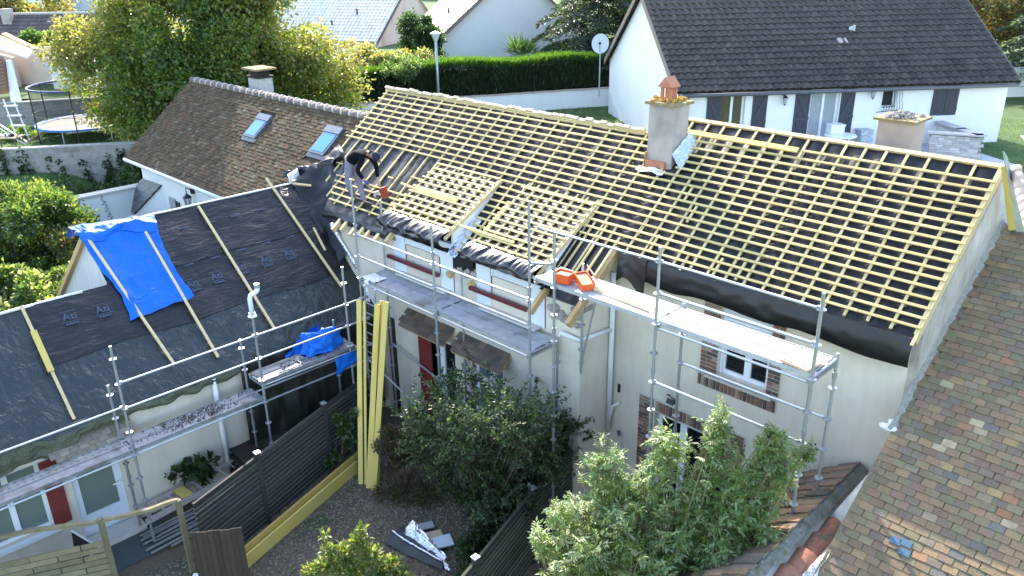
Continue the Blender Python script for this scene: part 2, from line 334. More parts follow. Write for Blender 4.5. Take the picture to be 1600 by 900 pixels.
# underlay
def xl(s): return -17.95 if s > .75 else -17.95 + (.75 - s) * .62
def und(X, s):
    return roof(X, s, -.004 - .010 * (1 + math.cos(2 * math.pi * (X + 3.3) / .38)) + .010 * noise(X * 2.2, s * 3.1) + .006 * noise(X * 7, s * 2, 3))
mb = MB(); mb.grid(lambda u, v: und(-9.2 + 5.92 * u, -.06 + 3.16 * v), 150, 24); mb.build('underlay', m_under, H, smooth=True)
mb = MB(); mb.grid(lambda u, v: und((xl(-1.22 + 3.86 * v)) * (1 - u) + u * -9.2, -1.22 + 3.86 * v), 200, 30); mb.build('underlay', m_under, H, smooth=True)
mb = MB(); mb.grid(lambda u, v: und(-9.2 + .62 * u, -1.32 + 1.28 * v), 16, 16); mb.build('underlay', m_under, H, smooth=True)
# apron of sheet hanging over the right part's eave
def apron(u, v):
    X = -8.05 + 4.76 * u; low = 5.16 + .03 * noise(X * 1.7) - .09 * max(0, u - .55) - .05 * math.sin(u * 9) ** 2
    z = 5.535 * (1 - v) + low * v
    return Vector((X, 11.03 - .10 * math.sin(v * 1.7) + .05 * v * v + .018 * noise(X * 4, v * 3), z))
mb = MB(); mb.grid(apron, 110, 12); mb.build('eave_membrane', m_film, H, smooth=True, label='black membrane hanging over the eave of the taller part')
mb = MB(); mb.grid(lambda u, v: Vector((-8.42 + .62 * u + .05 * v, 11.0 - .12 * v + .02 * noise(u * 4, v * 4), 5.56 - (.52 - .12 * math.sin(u * 5)) * v)), 12, 10); mb.build('membrane_flap', m_film, H, smooth=True)
# ridge boards
mb = MB()
for i in range(44):
    x0 = -17.97 + 8.45 * i / 44; mb.box(roof(x0 + .096, 2.635 + random.uniform(-.02, .03), .05 + random.uniform(-.012, .02)), (.2 + random.uniform(-.05, .02), .07, .06), (RU, RVv, RNn))
mb.build('ridge_mortar', mat('ridge_mortar', (.50, .40, .28), (.62, .52, .38), rough=.95, scale=8, bump=.5), H)
mb = MB(); mb.beam(roof(-17.95, 2.60, .0), roof(-9.5, 2.60, .0), .10, .05, RNn); mb.build('ridge_board', m_wood, H)
mb = MB(); mb.beam(roof(-8.95, 3.10, .01), roof(-3.26, 3.08, .01), .07, .05, RNn); mb.build('ridge_board', m_wood, H)
mb = MB(); mb.beam(roof(-8.92, 2.74, .085), roof(-6.35, 2.72, .085), .10, .03, RNn); mb.build('ridge_plank', m_yellow, H)
# counter battens (up the slope)
def counter(X, s0, s1, dx=0.):
    mb = MB(); mb.beam(roof(X, s0, .013), roof(X + dx, s1, .013), .042, .028, RNn); mb.build('counter_batten', m_counter, H)
for i in range(16): counter(-8.31 + .3335 * i, random.uniform(-.07, -.02) if i > 1 else -.1, 3.05)
counter(-3.285, -.2, 3.02)
for X in (-8.66,): counter(X, 1.35, 3.04)
xs_m = [-17.85, -17.43, -16.98, -16.52, -16.06, -15.60, -15.12, -14.68, -14.26, -13.86, -13.46, -13.06, -12.66, -12.20, -11.76, -11.30, -10.85, -10.35, -9.90, -9.45, -9.10]
D1, D2 = (-14.16, -12.10), (-11.42, -9.50)
for X in xs_m:
    if X < -14.2: s0 = {True: .28, False: -1.02}[X < -17.8]; s0 = -.55 if -17.6 < X < -17.2 else -.9 if -17.2 < X < -16.8 else s0
    elif D1[0] < X < D1[1] or D2[0] < X < D2[1]: s0 = .70
    else: s0 = -.95
    counter(X, s0 + random.uniform(-.04, .04), 2.6)
for X in (-8.80, -9.02, -9.30): counter(X, -1.1, .4)
for X, a in ((-8.35, .35), (-7.95, .1), (-7.2, -.1), (-6.6, -.02), (-6.2, .02), (-7.6, .85), (-7.9, 1.25)): counter(X + .06, a, a + .36)
counter(-16.95, .55, .9)
# roof battens (across)
GA = .168
def batten(x0, x1, s, h=.042):
    mb = MB(); j = random.uniform(-.006, .006); mb.beam(roof(x0, s + j, h), roof(x1, s + j + random.uniform(-.006, .006), h), .040, .023, RNn); mb.build('roof_batten', m_batten, H)
def row(x0, x1, s):
    x = x0
    first = True
    while x < x1 - .05:
        e = x + (random.uniform(1.2, 4.0) if first else 4.0); first = False
        if x1 - e < .7: e = x1
        e = min(e, x1); batten(x + .004, e - .004, s); x = e
for k in range(0, 24):
    s = 2.76 - GA * k
    if k == 0: row(-6.3, -3.27, s); continue
    spans = []
    if k <= 11: spans = [(xl(s) + random.uniform(0, .06) - (.09 if k == 11 else 0), -3.27 + random.uniform(-.02, .02))]
    elif k <= 16:
        spans = [(-14.3 if k == 12 else -12.06 if k > 12 else 0, -3.27)] if k < 13 else [(-12.04, -11.45), (-9.46, -3.27)]
        if k == 12: spans = [(-12.6, -3.27)]
        if k == 16: spans += [(-17.56, -17.02), (-15.4, -15.2)]; 
    else:
        spans = [(-12.04, -11.45)]
        if 18 <= k <= 22: spans.append((xl(s) + .12, -14.2))
    if k == 15: spans.append((-14.7, -14.2))
    for a, b in spans:
        if 2 <= k <= 5 and a < -9.1 < b: row(a, -9.12, s); row(-8.40, b, s)
        else: row(a, b, s)
# rake board on the right gable
mb = MB(); mb.beam(roof(-3.27, -.12, -.04), roof(-3.27, 3.06, -.04), .03, .10, RNn); mb.build('rake_board', m_wood, H)
# rafter tails and rubble over the left part's wall head
for (b, tpt) in (((-16.006,9.871,4.516), (-16.051,10.140,4.728)), ((-15.724,9.917,4.553), (-15.801,10.131,4.721)), ((-15.334,9.898,4.538), (-15.487,10.091,4.690)), ((-15.064,9.944,4.574), (-15.139,10.137,4.725)), ((-14.811,9.941,4.572), (-14.850,10.125,4.716)), ((-14.465,9.976,4.599), (-14.515,10.111,4.705)), ((-14.109,10.014,4.629), (-14.231,10.131,4.721))):
    b = Vector(b); t = Vector(tpt); d = Vector((0, RC, RSN)); q = b + d * .7
    mb = MB(); mb.beam(b, q, .085, .10, RNn); mb.build('rafter_tail', m_wood, H)
for i in range(44):
    x = -16.1 + 2.1 * random.random(); mb = MB(); mb.rock((x, YM + .02 + .1 * random.random(), 4.60 + .08 * random.random()), random.uniform(.05, .11), sq=(1.3, .9, .8)); mb.build('stone', m_stone, H)
for i in range(26):
    x = -12.05 + .6 * random.random() if i < 12 else -9.5 + .85 * random.random(); mb = MB(); mb.rock((x, YM - .03 + .06 * random.random(), 4.42 - .25 * (i >= 12) * random.random() + .14 * random.random()), random.uniform(.06, .12), sq=(1.2, .7, 1)); mb.build('stone', m_stone, H)
mb = MB(); mb.bb((-16.3, YM + .02, 4.5), (XM, YM + .35, 4.62)); mb.build('wall_head', m_stone, H)
def stub(name, a, b, w, h, m, **k): mb = MB(); mb.beam(a, b, w, h, RNn); return mb.build(name, m, H, **k)
stub('verge_rafter', roof(-8.55, -1.72, -.07), roof(-8.55, .02, -.07), .09, .14, m_beam)
stub('verge_rafter', roof(-9.47, -1.75, -.10), roof(-9.47, -1.0, -.10), .08, .12, m_beam)
stub('counter_batten', roof(-8.60, -1.05, .014), roof(-8.60, .2, .014), .045, .03, m_counter)
for p in ((-12.2, YM - .08, 4.33), (-11.52, YM - .08, 4.28)):
    mb = MB(); mb.tube(p, (p[0], p[1] + .3, p[2] + .05), .085, 10); mb.build('purlin_end', m_beam, H)
mb = MB(); mb.grid(lambda u, v: Vector((-12.07 + .62 * u, YM - .05 + .02 * noise(u * 5, v * 4), 4.95 - .42 * v - .05 * math.sin(3 * u))), 10, 8); mb.build('membrane_flap', m_film, H, smooth=True)
mb = MB(); mb.grid(lambda u, v: Vector((xl(-1.2) + u * (-14.2 - xl(-1.2)), 10.17 - .10 * math.sin(v * 1.6) + .03 * noise(u * 7, v * 3), 4.87 - .22 * v + .03 * noise(u * 6, 4))), 40, 8); mb.build('eave_membrane', m_film, H, smooth=True, label='black membrane rolled at the eave left of the dormers')

# ---- dormers
def dormer(x0, x1, F, Tp, film):
    D = MB(); D.bb((x0 + .02, YM - .012, 3.94), (x0 + .42, YM + .10, 5.0)); D.bb((x1 - .42, YM - .012, 3.94), (x1 - .02, YM + .10, 5.0)); D.bb((x0 + .42, YM + .05, 3.94), (x1 - .42, YM + .10, 4.26)); D.bb((x0 + .42, YM + .02, 4.92), (x1 - .42, YM + .1, 5.0))
    d = D.build('dormer', m_panel, H)
    v = Vector((0, Tp[0] - F[0], Tp[1] - F[1])); Ln = v.length; v.normalize(); n = Vector((0, -v.z, v.y)); P = lambda X, s, h=0: Vector((X, F[0], F[1])) + v * s + n * h
    for X, t in ((x1 - .05, .05), (x0, .05)):
        mb = MB(); mb.prism([(X, YM, 3.94), (X, YM, P(X, .25).z - .03), (X, Tp[0], Tp[1] - .03), (X, 10.3, 4.85)], (t, 0, 0)); mb.build('cheek', m_pvc, d)
    mb = MB()
    nz = 13
    for i in range(nz):
        z = 4.27 + (4.93 - 4.27) * i / nz; dz = (4.93 - 4.27) / nz; a, b = x0 + .47, x1 - .47
        mb.add([(a, YM + .03, z), (b, YM + .03, z), (b, YM + .018, z + dz * .5), (a, YM + .018, z + dz * .5), (b, YM + .03, z + dz * .97), (a, YM + .03, z + dz * .97)], [(0, 1, 2, 3), (3, 2, 4, 5)])
    mb.build('roller_shutter', m_panel, d)
    for xa in (x0 + .44, x1 - .47): mb = MB(); mb.bb((xa, YM, 4.26), (xa + .03, YM + .05, 4.95)); mb.build('shutter_rail', m_pvc, d)
    mb = MB(); mb.bb((x0 - .06, YM - .17, 4.23), (x1 - .36, YM - .09, 4.30)); mb.build('sill_rail', m_burg, d)
    mb = MB(); mb.bb((x0 + .3, YM - .22, 3.925), (x1 - .1, YM + .02, 3.96)); mb.build('ledge', m_mortar, d)
    mb = MB(); mb.grid(lambda a, b: P(x0 - .02 + (x1 - x0 + .02) * a, Ln * b, -.01 + .022 * abs(math.sin(math.pi * (Ln * b - .10) / .168)) * (.3 + .7 * abs(noise(a * 9, b * 14, x0))) + .01 * noise(a * 5, b * 5)), 90, 60); mb.build('underlay', m_lip, d, smooth=True)
    def lip(a, b):
        X = x0 - .05 + (x1 - x0 + .05) * a; t = b * 1.9
        y = F[0] + .28 - .40 * math.sin(min(t, 1.57)) - .02 * max(0, t - 1.2) + .035 * noise(X * 5, b * 3) * (b > .05); z = P(X, .28, .03).z - .30 * (1 - math.cos(t)) * .62 + .05 * noise(X * 6 + b, b * 1.2, 5) * math.sin(math.pi * min(1, b * 1.15)) + .03 * noise(X * 14 + 2 * b, b * 1.5, 9) * math.sin(math.pi * min(1, b * 1.15))
        return Vector((X, y, z))
    mb = MB(); mb.grid(lip, 90, 22); mb.build('eave_membrane', m_lip, d, smooth=True)
    for i in range(8):
        X = x0 + .06 + (x1 - x0 - .10) * i / 7; mb = MB(); mb.beam(P(X, .26 + random.uniform(-.05, .03), .02), P(X, Ln + .02, .02), .045, .03, n); mb.build('counter_batten', m_counter, d)
    for i in range(11):
        s = .30 + .160 * i; mb = MB(); mb.beam(P(x0 + random.uniform(-.05, .0), s, .05), P(x1 + random.uniform(-.05, .0), s, .05), .040, .024, n); mb.build('roof_batten', m_batten, d)
    mb = MB(); mb.beam(P(x1 + .01, .02, .0), P(x1 + .01, Ln + .04, .0), .03, .075, n); mb.build('rake_board', m_wood, d)
    return d, P
d1, P1 = dormer(D1[0], D1[1], (10.0, 5.17), (11.66, 6.05), 1)
d2, P2 = dormer(D2[0], D2[1], (10.0, 5.08), (11.78, 6.10), 1)
mb = MB(); mb.grid(lambda u, v: roof(D1[1] + .006 + .22 * v ** 1.2, -1.28 + 1.0 * u, .02 + .07 * (1 - v) * (.4 + .6 * math.sin(math.pi * min(1, u * .8 + .2)))) + Vector((.03 * noise(u * 9, v * 5), .03 * noise(u * 7, v * 6, 2), 0)), 26, 8); mb.build('foil_flashing', m_foil, d1, smooth=True)
mb = MB(); mb.grid(lambda u, v: roof(D2[1] + .01 + .06 * v, -1.3 + 1.5 * u, .02 + .03 * (1 - v)) + Vector((.02 * noise(u * 14, v * 5), 0, 0)), 26, 4); mb.build('felt_flashing', m_under, d2, smooth=True)
mb = MB(); mb.bb((D1[1] + .002, 10.36, 4.90), (D1[1] + .02, 10.62, 5.0)); mb.build('ventilation_grille', m_zinc, d1)

# ---- brickwork: bricks one by one on the taller part
BR = [mesh_of(MB().box((0, 0, 0), (.204, .022, .053)), 'brick', m) for m in m_brick]
BH = [mesh_of(MB().box((0, 0, 0), (.094, .022, .053)), 'brick_half', m) for m in m_brick]
def bricks_rect(parent, x0, x1, z0, z1, Y):
    nz = int((z1 - z0) / .073); w = x1 - x0
    for i in range(nz):
        z = z0 + (i + .5) * (z1 - z0) / nz; x = x0; half = (i % 2 == 1)
        while x < x1 - .05:
            h = half or x1 - x < .2; half = False; L = .1 if h else .212
            inst('brick', random.choice(BH if h else BR), frame((x + L / 2, Y + random.uniform(-.003, .003), z), (1, 0, 0), (0, 1, 0), (0, 0, 1)), parent); x += L + .012
def soldier(parent, x0, x1, z, Y, me=BR):
    n = int((x1 - x0) / .073)
    for i in range(n): inst('brick', random.choice(me), frame((x0 + (i + .5) * (x1 - x0) / n, Y + random.uniform(-.003, .003), z), (0, 0, 1), (0, 1, 0), (-1, 0, 0)), parent)
mb = MB(); Yb = YR - .012
for a, b, c, d in ((-6.70, -6.34, 3.70, 5.35), (-5.43, -5.22, 3.70, 5.35), (-6.73, -5.22, 3.46, 3.70)): mb.bb((a, Yb, c), (b, YR - .002, d))
sb = mb.build('brick_surround', m_mortar, H)
bricks_rect(sb, -6.69, -6.345, 3.71, 5.34, Yb - .008); bricks_rect(sb, -5.425, -5.225, 3.71, 5.34, Yb - .008); soldier(sb, -6.72, -5.23, 3.58, Yb - .008)
mb = MB()
for a, b, c, d in ((-7.94, -7.57, 0, 2.80), (-6.05, -5.70, 0, 2.80), (-7.57, -6.05, 2.52, 2.80)): mb.bb((a, Yb, c), (b, YR - .002, d))
sb2 = mb.build('brick_surround', m_mortar, H)
bricks_rect(sb2, -7.93, -7.575, 0, 2.78, Yb - .008); bricks_rect(sb2, -6.045, -5.705, 0, 2.78, Yb - .008); soldier(sb2, -7.56, -6.06, 2.66, Yb - .008)
# ---- windows and doors
def pane_frame(parent, x0, x1, z0, z1, Y, w=.06, m=m_pvc, gm=m_glass, mull=(), trans=()):
    mb = MB(); mb.bb((x0, Y, z0), (x0 + w, Y + .06, z1)); mb.bb((x1 - w, Y, z0), (x1, Y + .06, z1)); mb.bb((x0 + w, Y, z0), (x1 - w, Y + .06, z0 + w)); mb.bb((x0 + w, Y, z1 - w), (x1 - w, Y + .06, z1))
    for x in mull: mb.bb((x - w * .8, Y - .004, z0 + w), (x + w * .8, Y + .056, z1 - w))
    for z in trans: mb.bb((x0 + w, Y + .004, z - w * .4), (x1 - w, Y + .05, z + w * .4))
    f = mb.build('window', m, parent)
    xs = [x0 + w] + list(mull) + [x1 - w]
    for a, b in zip(xs, xs[1:]):
        g = MB(); g.bb((a, Y + .03, z0 + w), (b, Y + .04, z1 - w)); g.build('pane', gm, f)
    return f
w = pane_frame(H, -6.34, -5.43, 3.80, 4.42, YR + .08, .075, mull=(-5.845,))
mb = MB(); nz = 20
for i in range(nz):
    z = 4.27 + 1.05 * i / nz; dz = 1.05 / nz
    mb.add([(-6.30, YR + .06, z), (-5.47, YR + .06, z), (-5.47, YR + .045, z + dz * .5), (-6.30, YR + .045, z + dz * .5), (-5.47, YR + .06, z + dz * .97), (-6.30, YR + .06, z + dz * .97)], [(0, 1, 2, 3), (3, 2, 4, 5)])
mb.build('roller_shutter', m_panel, w)
for xa in (-6.335, -5.47): mb = MB(); mb.bb((xa, YR + .03, 3.81), (xa + .035, YR + .075, 5.3)); mb.build('shutter_rail', m_pvc, w)
mb = MB(); mb.bb((-6.55, YR - .11, 3.70), (-5.30, YR - .02, 3.745)); mb.build('window_sill', m_mortar, w)
mb = MB(); mb.bb((-6.50, YR - .16, 3.80), (-5.32, YR - .12, 3.835)); mb.build('sill_rail', m_burg, w)
f = pane_frame(H, -7.57, -6.05, 0.02, 2.50, YR + .12, .09, mull=(-7.0,), gm=m_glass)
f = pane_frame(H, -14.80, -14.34, .02, 2.60, YM + .12, .05, m=m_burg)
f = pane_frame(H, -13.34, -12.20, .02, 2.64, YM + .10, .10, mull=(-12.75,))
mb = MB(); mb.bb((-13.42, YM - .05, .1), (-12.98, YM - .012, 2.6)); mb.build('shutter', m_redshut, H)
f = pane_frame(H, -11.66, -10.68, .96, 2.60, YM + .10, .12, mull=(-11.1,), trans=(2.1,), gm=mat('curtained_glass', (.10, .15, .19), (.17, .22, .26), rough=.08, scale=6, spec=.8))
mb = MB(); mb.bb((-11.72, YM - .06, .88), (-10.6, YM + .04, .945)); mb.build('window_sill', m_mortar, H)
# small tiled awnings
m_atile = [mat('awning_tile_%s' % n, c, tuple(x * 1.3 for x in c), rough=.95, scale=12, var=.2, bump=.5) for n, c in (('a', (.105, .075, .06)), ('b', (.14, .10, .075)), ('c', (.09, .075, .06)))]
def awning(x0, x1, zt, depth, rise):
    mb = MB(); mb.prism([(x0, YM, zt - .05), (x0, YM - depth, zt - rise - .05), (x0, YM - depth, zt - rise - .01), (x0, YM, zt - .01)], (x1 - x0, 0, 0)); a = mb.build('tiled_awning', m_beam, H)
    v = Vector((0, depth, rise)); L = v.length; v.normalize(); n = Vector((0, -v.z, v.y)); rows = 4
    mes = [mesh_of(MB().box((0, 0, 0), (.165, L / rows * 1.5, .018)), 'awning_tile', m) for m in m_atile]
    for i in range(rows):
        x = x0 - (.085 if i % 2 else 0)
        while x < x1 - .04:
            c = Vector((min(x + .085, x1 - .06), YM - depth, zt - rise)) + v * (L * (i + .5) / rows) + n * (.02 + random.uniform(0, .008))
            q = Matrix.Rotation(rad(-4), 3, 'X'); vv = q @ v
            inst('tile', random.choice(mes), frame(c, (1, 0, 0), vv, Vector((0, -vv.z, vv.y))), a); x += .172
awning(-13.70, -12.18, 3.05, .34, .26); awning(-11.92, -10.44, 3.03, .34, .26)
mb = MB(); mb.lathe((0, 0, 0), [(.0, 0), (.2, 0), (.2, .03), (.0, .03)], 20); mb.v = [(-11.86 + x, YM - .004 - z, 2.55 + y) for x, y, z in mb.v]; mb.build('wall_disc', m_plaster, H)
# pipes
mb = MB(); mb.path([(-8.57, 11.08, 5.1), (-8.57, 11.08, 1.75)], .05, 10); mb.path([(-8.57, 11.08, 3.95), (-8.60, 10.17, 4.02), (-9.02, 10.16, 4.05), (-9.05, 10.14, 3.97)], .045, 8); mb.path([(-8.57, 11.08, 1.9), (-8.5, 11.1, 2.3), (-8.35, 11.12, 2.42)], .03, 8); mb.build('downpipe', m_plaster_white, H, smooth=True)
mb = MB(); mb.bb((-8.46, YR - .02, 2.60), (-8.40, YR - .005, 2.78)); mb.build('wall_vent', m_dark, H)
# chimneys
mb = MB(); mb.bb((-9.06, 12.60, 6.35), (-8.50, 13.08, 7.90)); ch = mb.build('chimney', m_chim, H, label='tall grey chimney with a terracotta pot on the ridge')
mb = MB(); mb.bb((-9.12, 12.54, 7.90), (-8.44, 13.14, 7.955)); mb.build('cap', m_moss, ch)
mb = MB()
for i in range(60): mb.rock((random.gauss(-8.79, .13), random.gauss(12.84, .12), 7.965 + random.random() * .035), random.uniform(.03, .06), sq=(1, 1, .7))
mb.build('moss', mat('orange_moss', (.36, .19, .03), (.46, .30, .06), rough=1, scale=30), ch, kind='stuff')
mb = MB(); cx, cy = -8.78, 12.80
for a, b in ((-1, -1), (1, -1), (1, 1), (-1, 1)): mb.bb((cx + a * .085 - .025, cy + b * .085 - .025, 7.99), (cx + a * .085 + .025, cy + b * .085 + .025, 8.22))
for a in (-.1, 0, .1): mb.bb((cx + a - .012, cy - .10, 7.99), (cx + a + .012, cy - .08, 8.2)); mb.bb((cx + .08, cy + a - .012, 7.99), (cx + .1, cy + a + .012, 8.2))
mb.bb((cx - .115, cy - .115, 7.955), (cx + .115, cy + .115, 7.99)); mb.prism([(cx - .15, cy - .15, 8.22), (cx + .15, cy - .15, 8.22), (cx, cy - .15, 8.40)], (0, .3, 0)); mb.bb((cx - .11, cy - .11, 8.2), (cx + .11, cy + .11, 8.222)); mb.build('chimney_pot', m_terra, ch)
mb = MB(); mb.bb((-9.075, 12.55, 6.62), (-8.62, 12.6, 6.86)); mb.bb((-9.08, 12.55, 6.6), (-9.06, 12.9, 7.0)); mb.build('brick_base', m_terra, ch)
mb = MB(); mb.grid(lambda u, v: Vector((-8.47 + .22 * v * (1 - u * .3), 12.55 + .58 * u + .02 * noise(u * 8, v * 5), 6.78 + .42 * u + .26 * (1 - v) * (1 - .3 * u) + .03 * noise(u * 6, v * 7, 3))), 14, 12); mb.build('foil_flashing', m_foil, ch, smooth=True)
mb = MB(); mb.grid(lambda u, v: Vector((-9.16 + .62 * u, 12.50 - .12 * v + .01 * noise(u * 9, v), 6.74 - .06 * v - .02 * math.sin(u * 9))), 10, 4); mb.build('flashing', m_whitefold, ch, smooth=True)
mb = MB(); mb.prism([(-5.46, 14.2, 5.8), (-4.88, 14.2, 5.8), (-4.88, 14.75, 5.8), (-5.46, 14.75, 5.8)], (0, 0, 2.03)); ch2 = mb.build('chimney', m_chim2, H, label='short pinkish chimney with a mossy cap behind the ridge')
mb = MB(); mb.bb((-5.53, 14.13, 7.83), (-4.81, 14.82, 7.87)); mb.build('cap', m_moss, ch2)
mb = MB()
for i in range(110):
    a = random.gauss(0, .12); mb.rock((-5.16 + a, 14.46 + random.gauss(0, .12), 7.87 + .09 * random.random() * math.exp(-a * a * 30)), random.uniform(.015, .045))
mb.build('rubble', mat('cap_rubble', (.26, .22, .19), (.42, .38, .34), rough=1, scale=20, var=.2), ch2, kind='stuff')

# ================================================================= the wing under plastic sheets
WU = Vector((0, 1, 0)); WT = (5.2 - 2.6) / 2.9; WV = Vector((-1, 0, WT)).normalized(); WNn = Vector((WT, 0, 1)).normalized()
def wing(X, Y, h=0.): return Vector((X, Y, 2.6 + (-15.0 - X) * WT)) + WNn * h
W = thing('tarp_covered_wing', 'low cream wing whose roof is wrapped in black membrane and grey plastic sheets', 'house', (-16, 4, 0))
mb = MB()
t = MB(); walls_y(t, -15.0, -7, 10.2, 0, 2.62, [(1.45, 2.62, .68, 2.10), (3.05, 3.95, .02, 2.04)], rev=.18, s=-1); swap_xy(t); mb.add(t.v, t.f)
mb.build('wall', m_plaster, W)
mb = MB(); mb.prism([(-17.9, 5.1, 5.12), (-22.2, 5.1, 1.9), (-22.2, 5.1, 0), (-15.2, 5.1, 0), (-15.2, 5.1, 2.7)], (0, .15, 0)); mb.build('gable_wall', mat('gable_planks', (.50, .47, .44), (.64, .61, .58), rough=.9, scale=3, stretch=(3, 1, .4)), W)
mb = MB(); mb.prism([(-17.9, 5.0, 5.22), (-22.35, 5.0, 1.88), (-22.35, 5.0, 1.76), (-17.9, 5.0, 5.08)], (0, .12, 0)); mb.build('rake_tiles', m_beam, W)
mb = MB(); mb.add([(-17.92, 5.02, 5.18), (-17.92, 10.4, 5.18), (-22.3, 10.4, 1.86), (-22.3, 5.02, 1.86)], [(0, 1, 2, 3)]); mb.add([(-16.9, -7, 4.25), (-16.9, 5.1, 4.25), (-19.6, 5.1, 2.2), (-19.6, -7, 2.2)], [(0, 1, 2, 3)]); mb.build('back_slope', m_tarp, W)
def sag(X, Y): return .040 * noise(X * 1.3, Y * .9) + .020 * noise(X * 3 + Y * 1.2, Y * 2.2, 4) + .010 * noise(X * 7, Y * 6, 7) + .014 * max(0, noise(X * 1.5 + Y * 3, Y * 4 - X, 3)) * (X > -16.1)
def wsheet(x0f, x1f, y0, y1, h, nu, nv, name, m, **k):
    mb = MB(); mb.grid(lambda u, v: (lambda Y: (lambda X: wing(X, Y, h + sag(X, Y)))(x0f(Y) * (1 - v) + x1f(Y) * v))(y0 + (y1 - y0) * u), nu, nv); return mb.build(name, m, W, smooth=True, **k)
ridge_x = lambda Y: -17.93 if Y > 5.02 else -16.9
right_y = 11.2
wsheet(lambda Y: -16.93 + .015 * math.sin(Y * 3), lambda Y: -17.95, 5.0, 11.1, .045, 90, 18, 'roof_membrane', m_under2)
wsheet(lambda Y: -15.93 + .02 * math.sin(Y * 2.3), lambda Y: -17.05 if Y > 5.0 else max(-17.05, -16.93), 3.45, 10.8, .03, 110, 20, 'roof_membrane', m_under2)
def eave_x(Y): return -14.93 + .07 * noise(Y * 1.1) + .05 * noise(Y * 3.3, 5)
wsheet(lambda Y: eave_x(Y), lambda Y: -16.1, 3.3, 10.3, .015, 110, 22, 'plastic_tarp', m_tarp)
wsheet(lambda Y: eave_x(Y), lambda Y: -16.93, -7, 3.5, .02, 120, 24, 'plastic_tarp', m_tarp)
# loose lower hem that hangs over the eave
mb = MB(); mb.grid(lambda u, v: (lambda Y: wing(eave_x(Y), Y, .015) + Vector((.06 * math.sin(v * 2) + .03 * noise(Y * 4, v * 3), 0, -v * (.16 + .14 * noise(Y * 1.4, 9) + (.20 if Y < 3.3 else 0)))))(-7 + 13.6 * u), 160, 8); mb.build('tarp_hem', m_tarp_old, W, smooth=True)
# light hem folded at the ridge
mb = MB()
mb.path([wing(-17.95, 5.2 + .28 * i, .05 + .02 * noise(i * .7)) for i in range(19)], [.02 + .012 * abs(noise(i * 1.3)) for i in range(19)], 6); mb.path([wing(-16.92, -3 + .3 * i, .03 + .02 * noise(i * .7)) for i in range(26)], [.028 + .02 * abs(noise(i * 1.1)) for i in range(26)], 6)
mb.build('ridge_fold', m_whitefold, W, smooth=True)
# sheet dropped over the wall in the inner corner, and the bundle where the two roofs meet
mb = MB(); mb.grid(lambda u, v: (lambda Y: Vector((-14.86 + .10 * noise(Y * 3, v * 2) + .12 * v + .05 * noise(Y * 8, v * 5), Y - .1 * v, (2.62 - .1 * noise(Y)) * (1 - v) + .35 * v)))(6.6 + 3.55 * u), 60, 24); mb.build('hanging_tarp', mat('dark_hanging_tarp', (.010, .011, .008), (.020, .021, .015), rough=.6, scale=4, bump=.8, bscale=8), W, smooth=True)
def bundle(u, v):
    a = wing(-18.0 + 1.9 * u, 10.0 + 1.1 * v, .05); b = roof(-18.0 + 1.9 * u, -.4 - .9 * (u) + 1.0 * v, .06)
    p = a.lerp(b, sst(0, 1, v)); p.z += .10 * math.sin(math.pi * v) + .09 * noise(u * 5, v * 4) + .05 * noise(u * 11, v * 9); p.y += .05 * noise(u * 6, v * 6, 3); return p
mb = MB(); mb.grid(bundle, 40, 26); mb.build('crumpled_membrane', m_film, W, smooth=True)
def heap(u, v):
    a = (-18.749,10.476,5.093); b = (-17.328,11.158,5.627); a = Vector(a) + Vector((0, 0, .05)); b = Vector(b)
    p = a.lerp(b, u); t = v * math.pi * 1.15
    r = .17 + .07 * noise(u * 6, 2) + .03 * noise(u * 13, v * 5)
    return p + Vector((-.1 - r * .6 * math.cos(t), r * math.cos(t) * -.8, r * math.sin(t) * 1.2 + .04 * noise(u * 9, v * 4)))
mb = MB(); mb.grid(heap, 36, 12); mb.build('rolled_membrane', m_film, W, smooth=True)
mb = MB(); mb.grid(lambda u, v: Vector((-17.975,9.982,5.267)) + Vector((.1 - .35 * u, -.05 + .5 * u, .02 + .16 * math.sin(math.pi * v) + .05 * noise(u * 5, v * 5))) + Vector((-.35 * v, .15 * v, .05 * v)), 16, 10); mb.build('white_film', m_whitefold, W, smooth=True)
mb = MB(); mb.path([(-16.191,9.985,4.606), (-16.288,10.200,4.175), (-15.929,10.200,3.884), (-15.630,10.200,3.582)], [.07, .06, .05, .05], 8); mb.build('foil_edge', m_foil, W, smooth=True)
# printed marks on the membrane
m_print = mat('print_blue', (.045, .062, .105), rough=.6)
def text_mesh(body, size):
    c = bpy.data.curves.new('lettering', 'FONT'); c.body = body; c.size = size; c.align_x = 'CENTER'; c.align_y = 'CENTER'; c.resolution_u = 2; c.offset = .004
    o = bpy.data.objects.new('tmp', c); COL.objects.link(o); dg = bpy.context.evaluated_depsgraph_get(); me = bpy.data.meshes.new_from_object(o.evaluated_get(dg)); bpy.data.objects.remove(o); me.materials.clear(); me.materials.append(m_print); return me
LOGO = text_mesh('Ati', .22); SUB = text_mesh('isolation', .07); MARK = text_mesh('T-COVER', .055)
def logo(X, Y, me=LOGO, dz=.07):
    for me2, off in ((LOGO, 0), (SUB, .15)) if me is LOGO else ((me, 0),):
        inst('printed_logo', me2, frame(wing(X + off * .75, Y, dz + sag(X, Y)), WU, WV, WNn), W)
    if me is LOGO:
        mb = MB(); mb.box((0, 0, 0), (.36, .012, .002)); mb.box((0, .23, 0), (.30, .012, .002)); inst('printed_logo', mesh_of(mb, 'logo_rule', m_print), frame(wing(X + .08, Y, dz + sag(X, Y)), WU, WV, WNn), W)
for X, Y in ((-16.56, 4.07), (-16.53, 4.68), (-16.53, 6.57), (-16.54, 7.13), (-16.57, 7.72), (-16.57, 8.33), (-16.58, 8.95)): logo(X, Y)
for i in range(6): logo(-16.88, 6.7 + .62 * i, MARK)
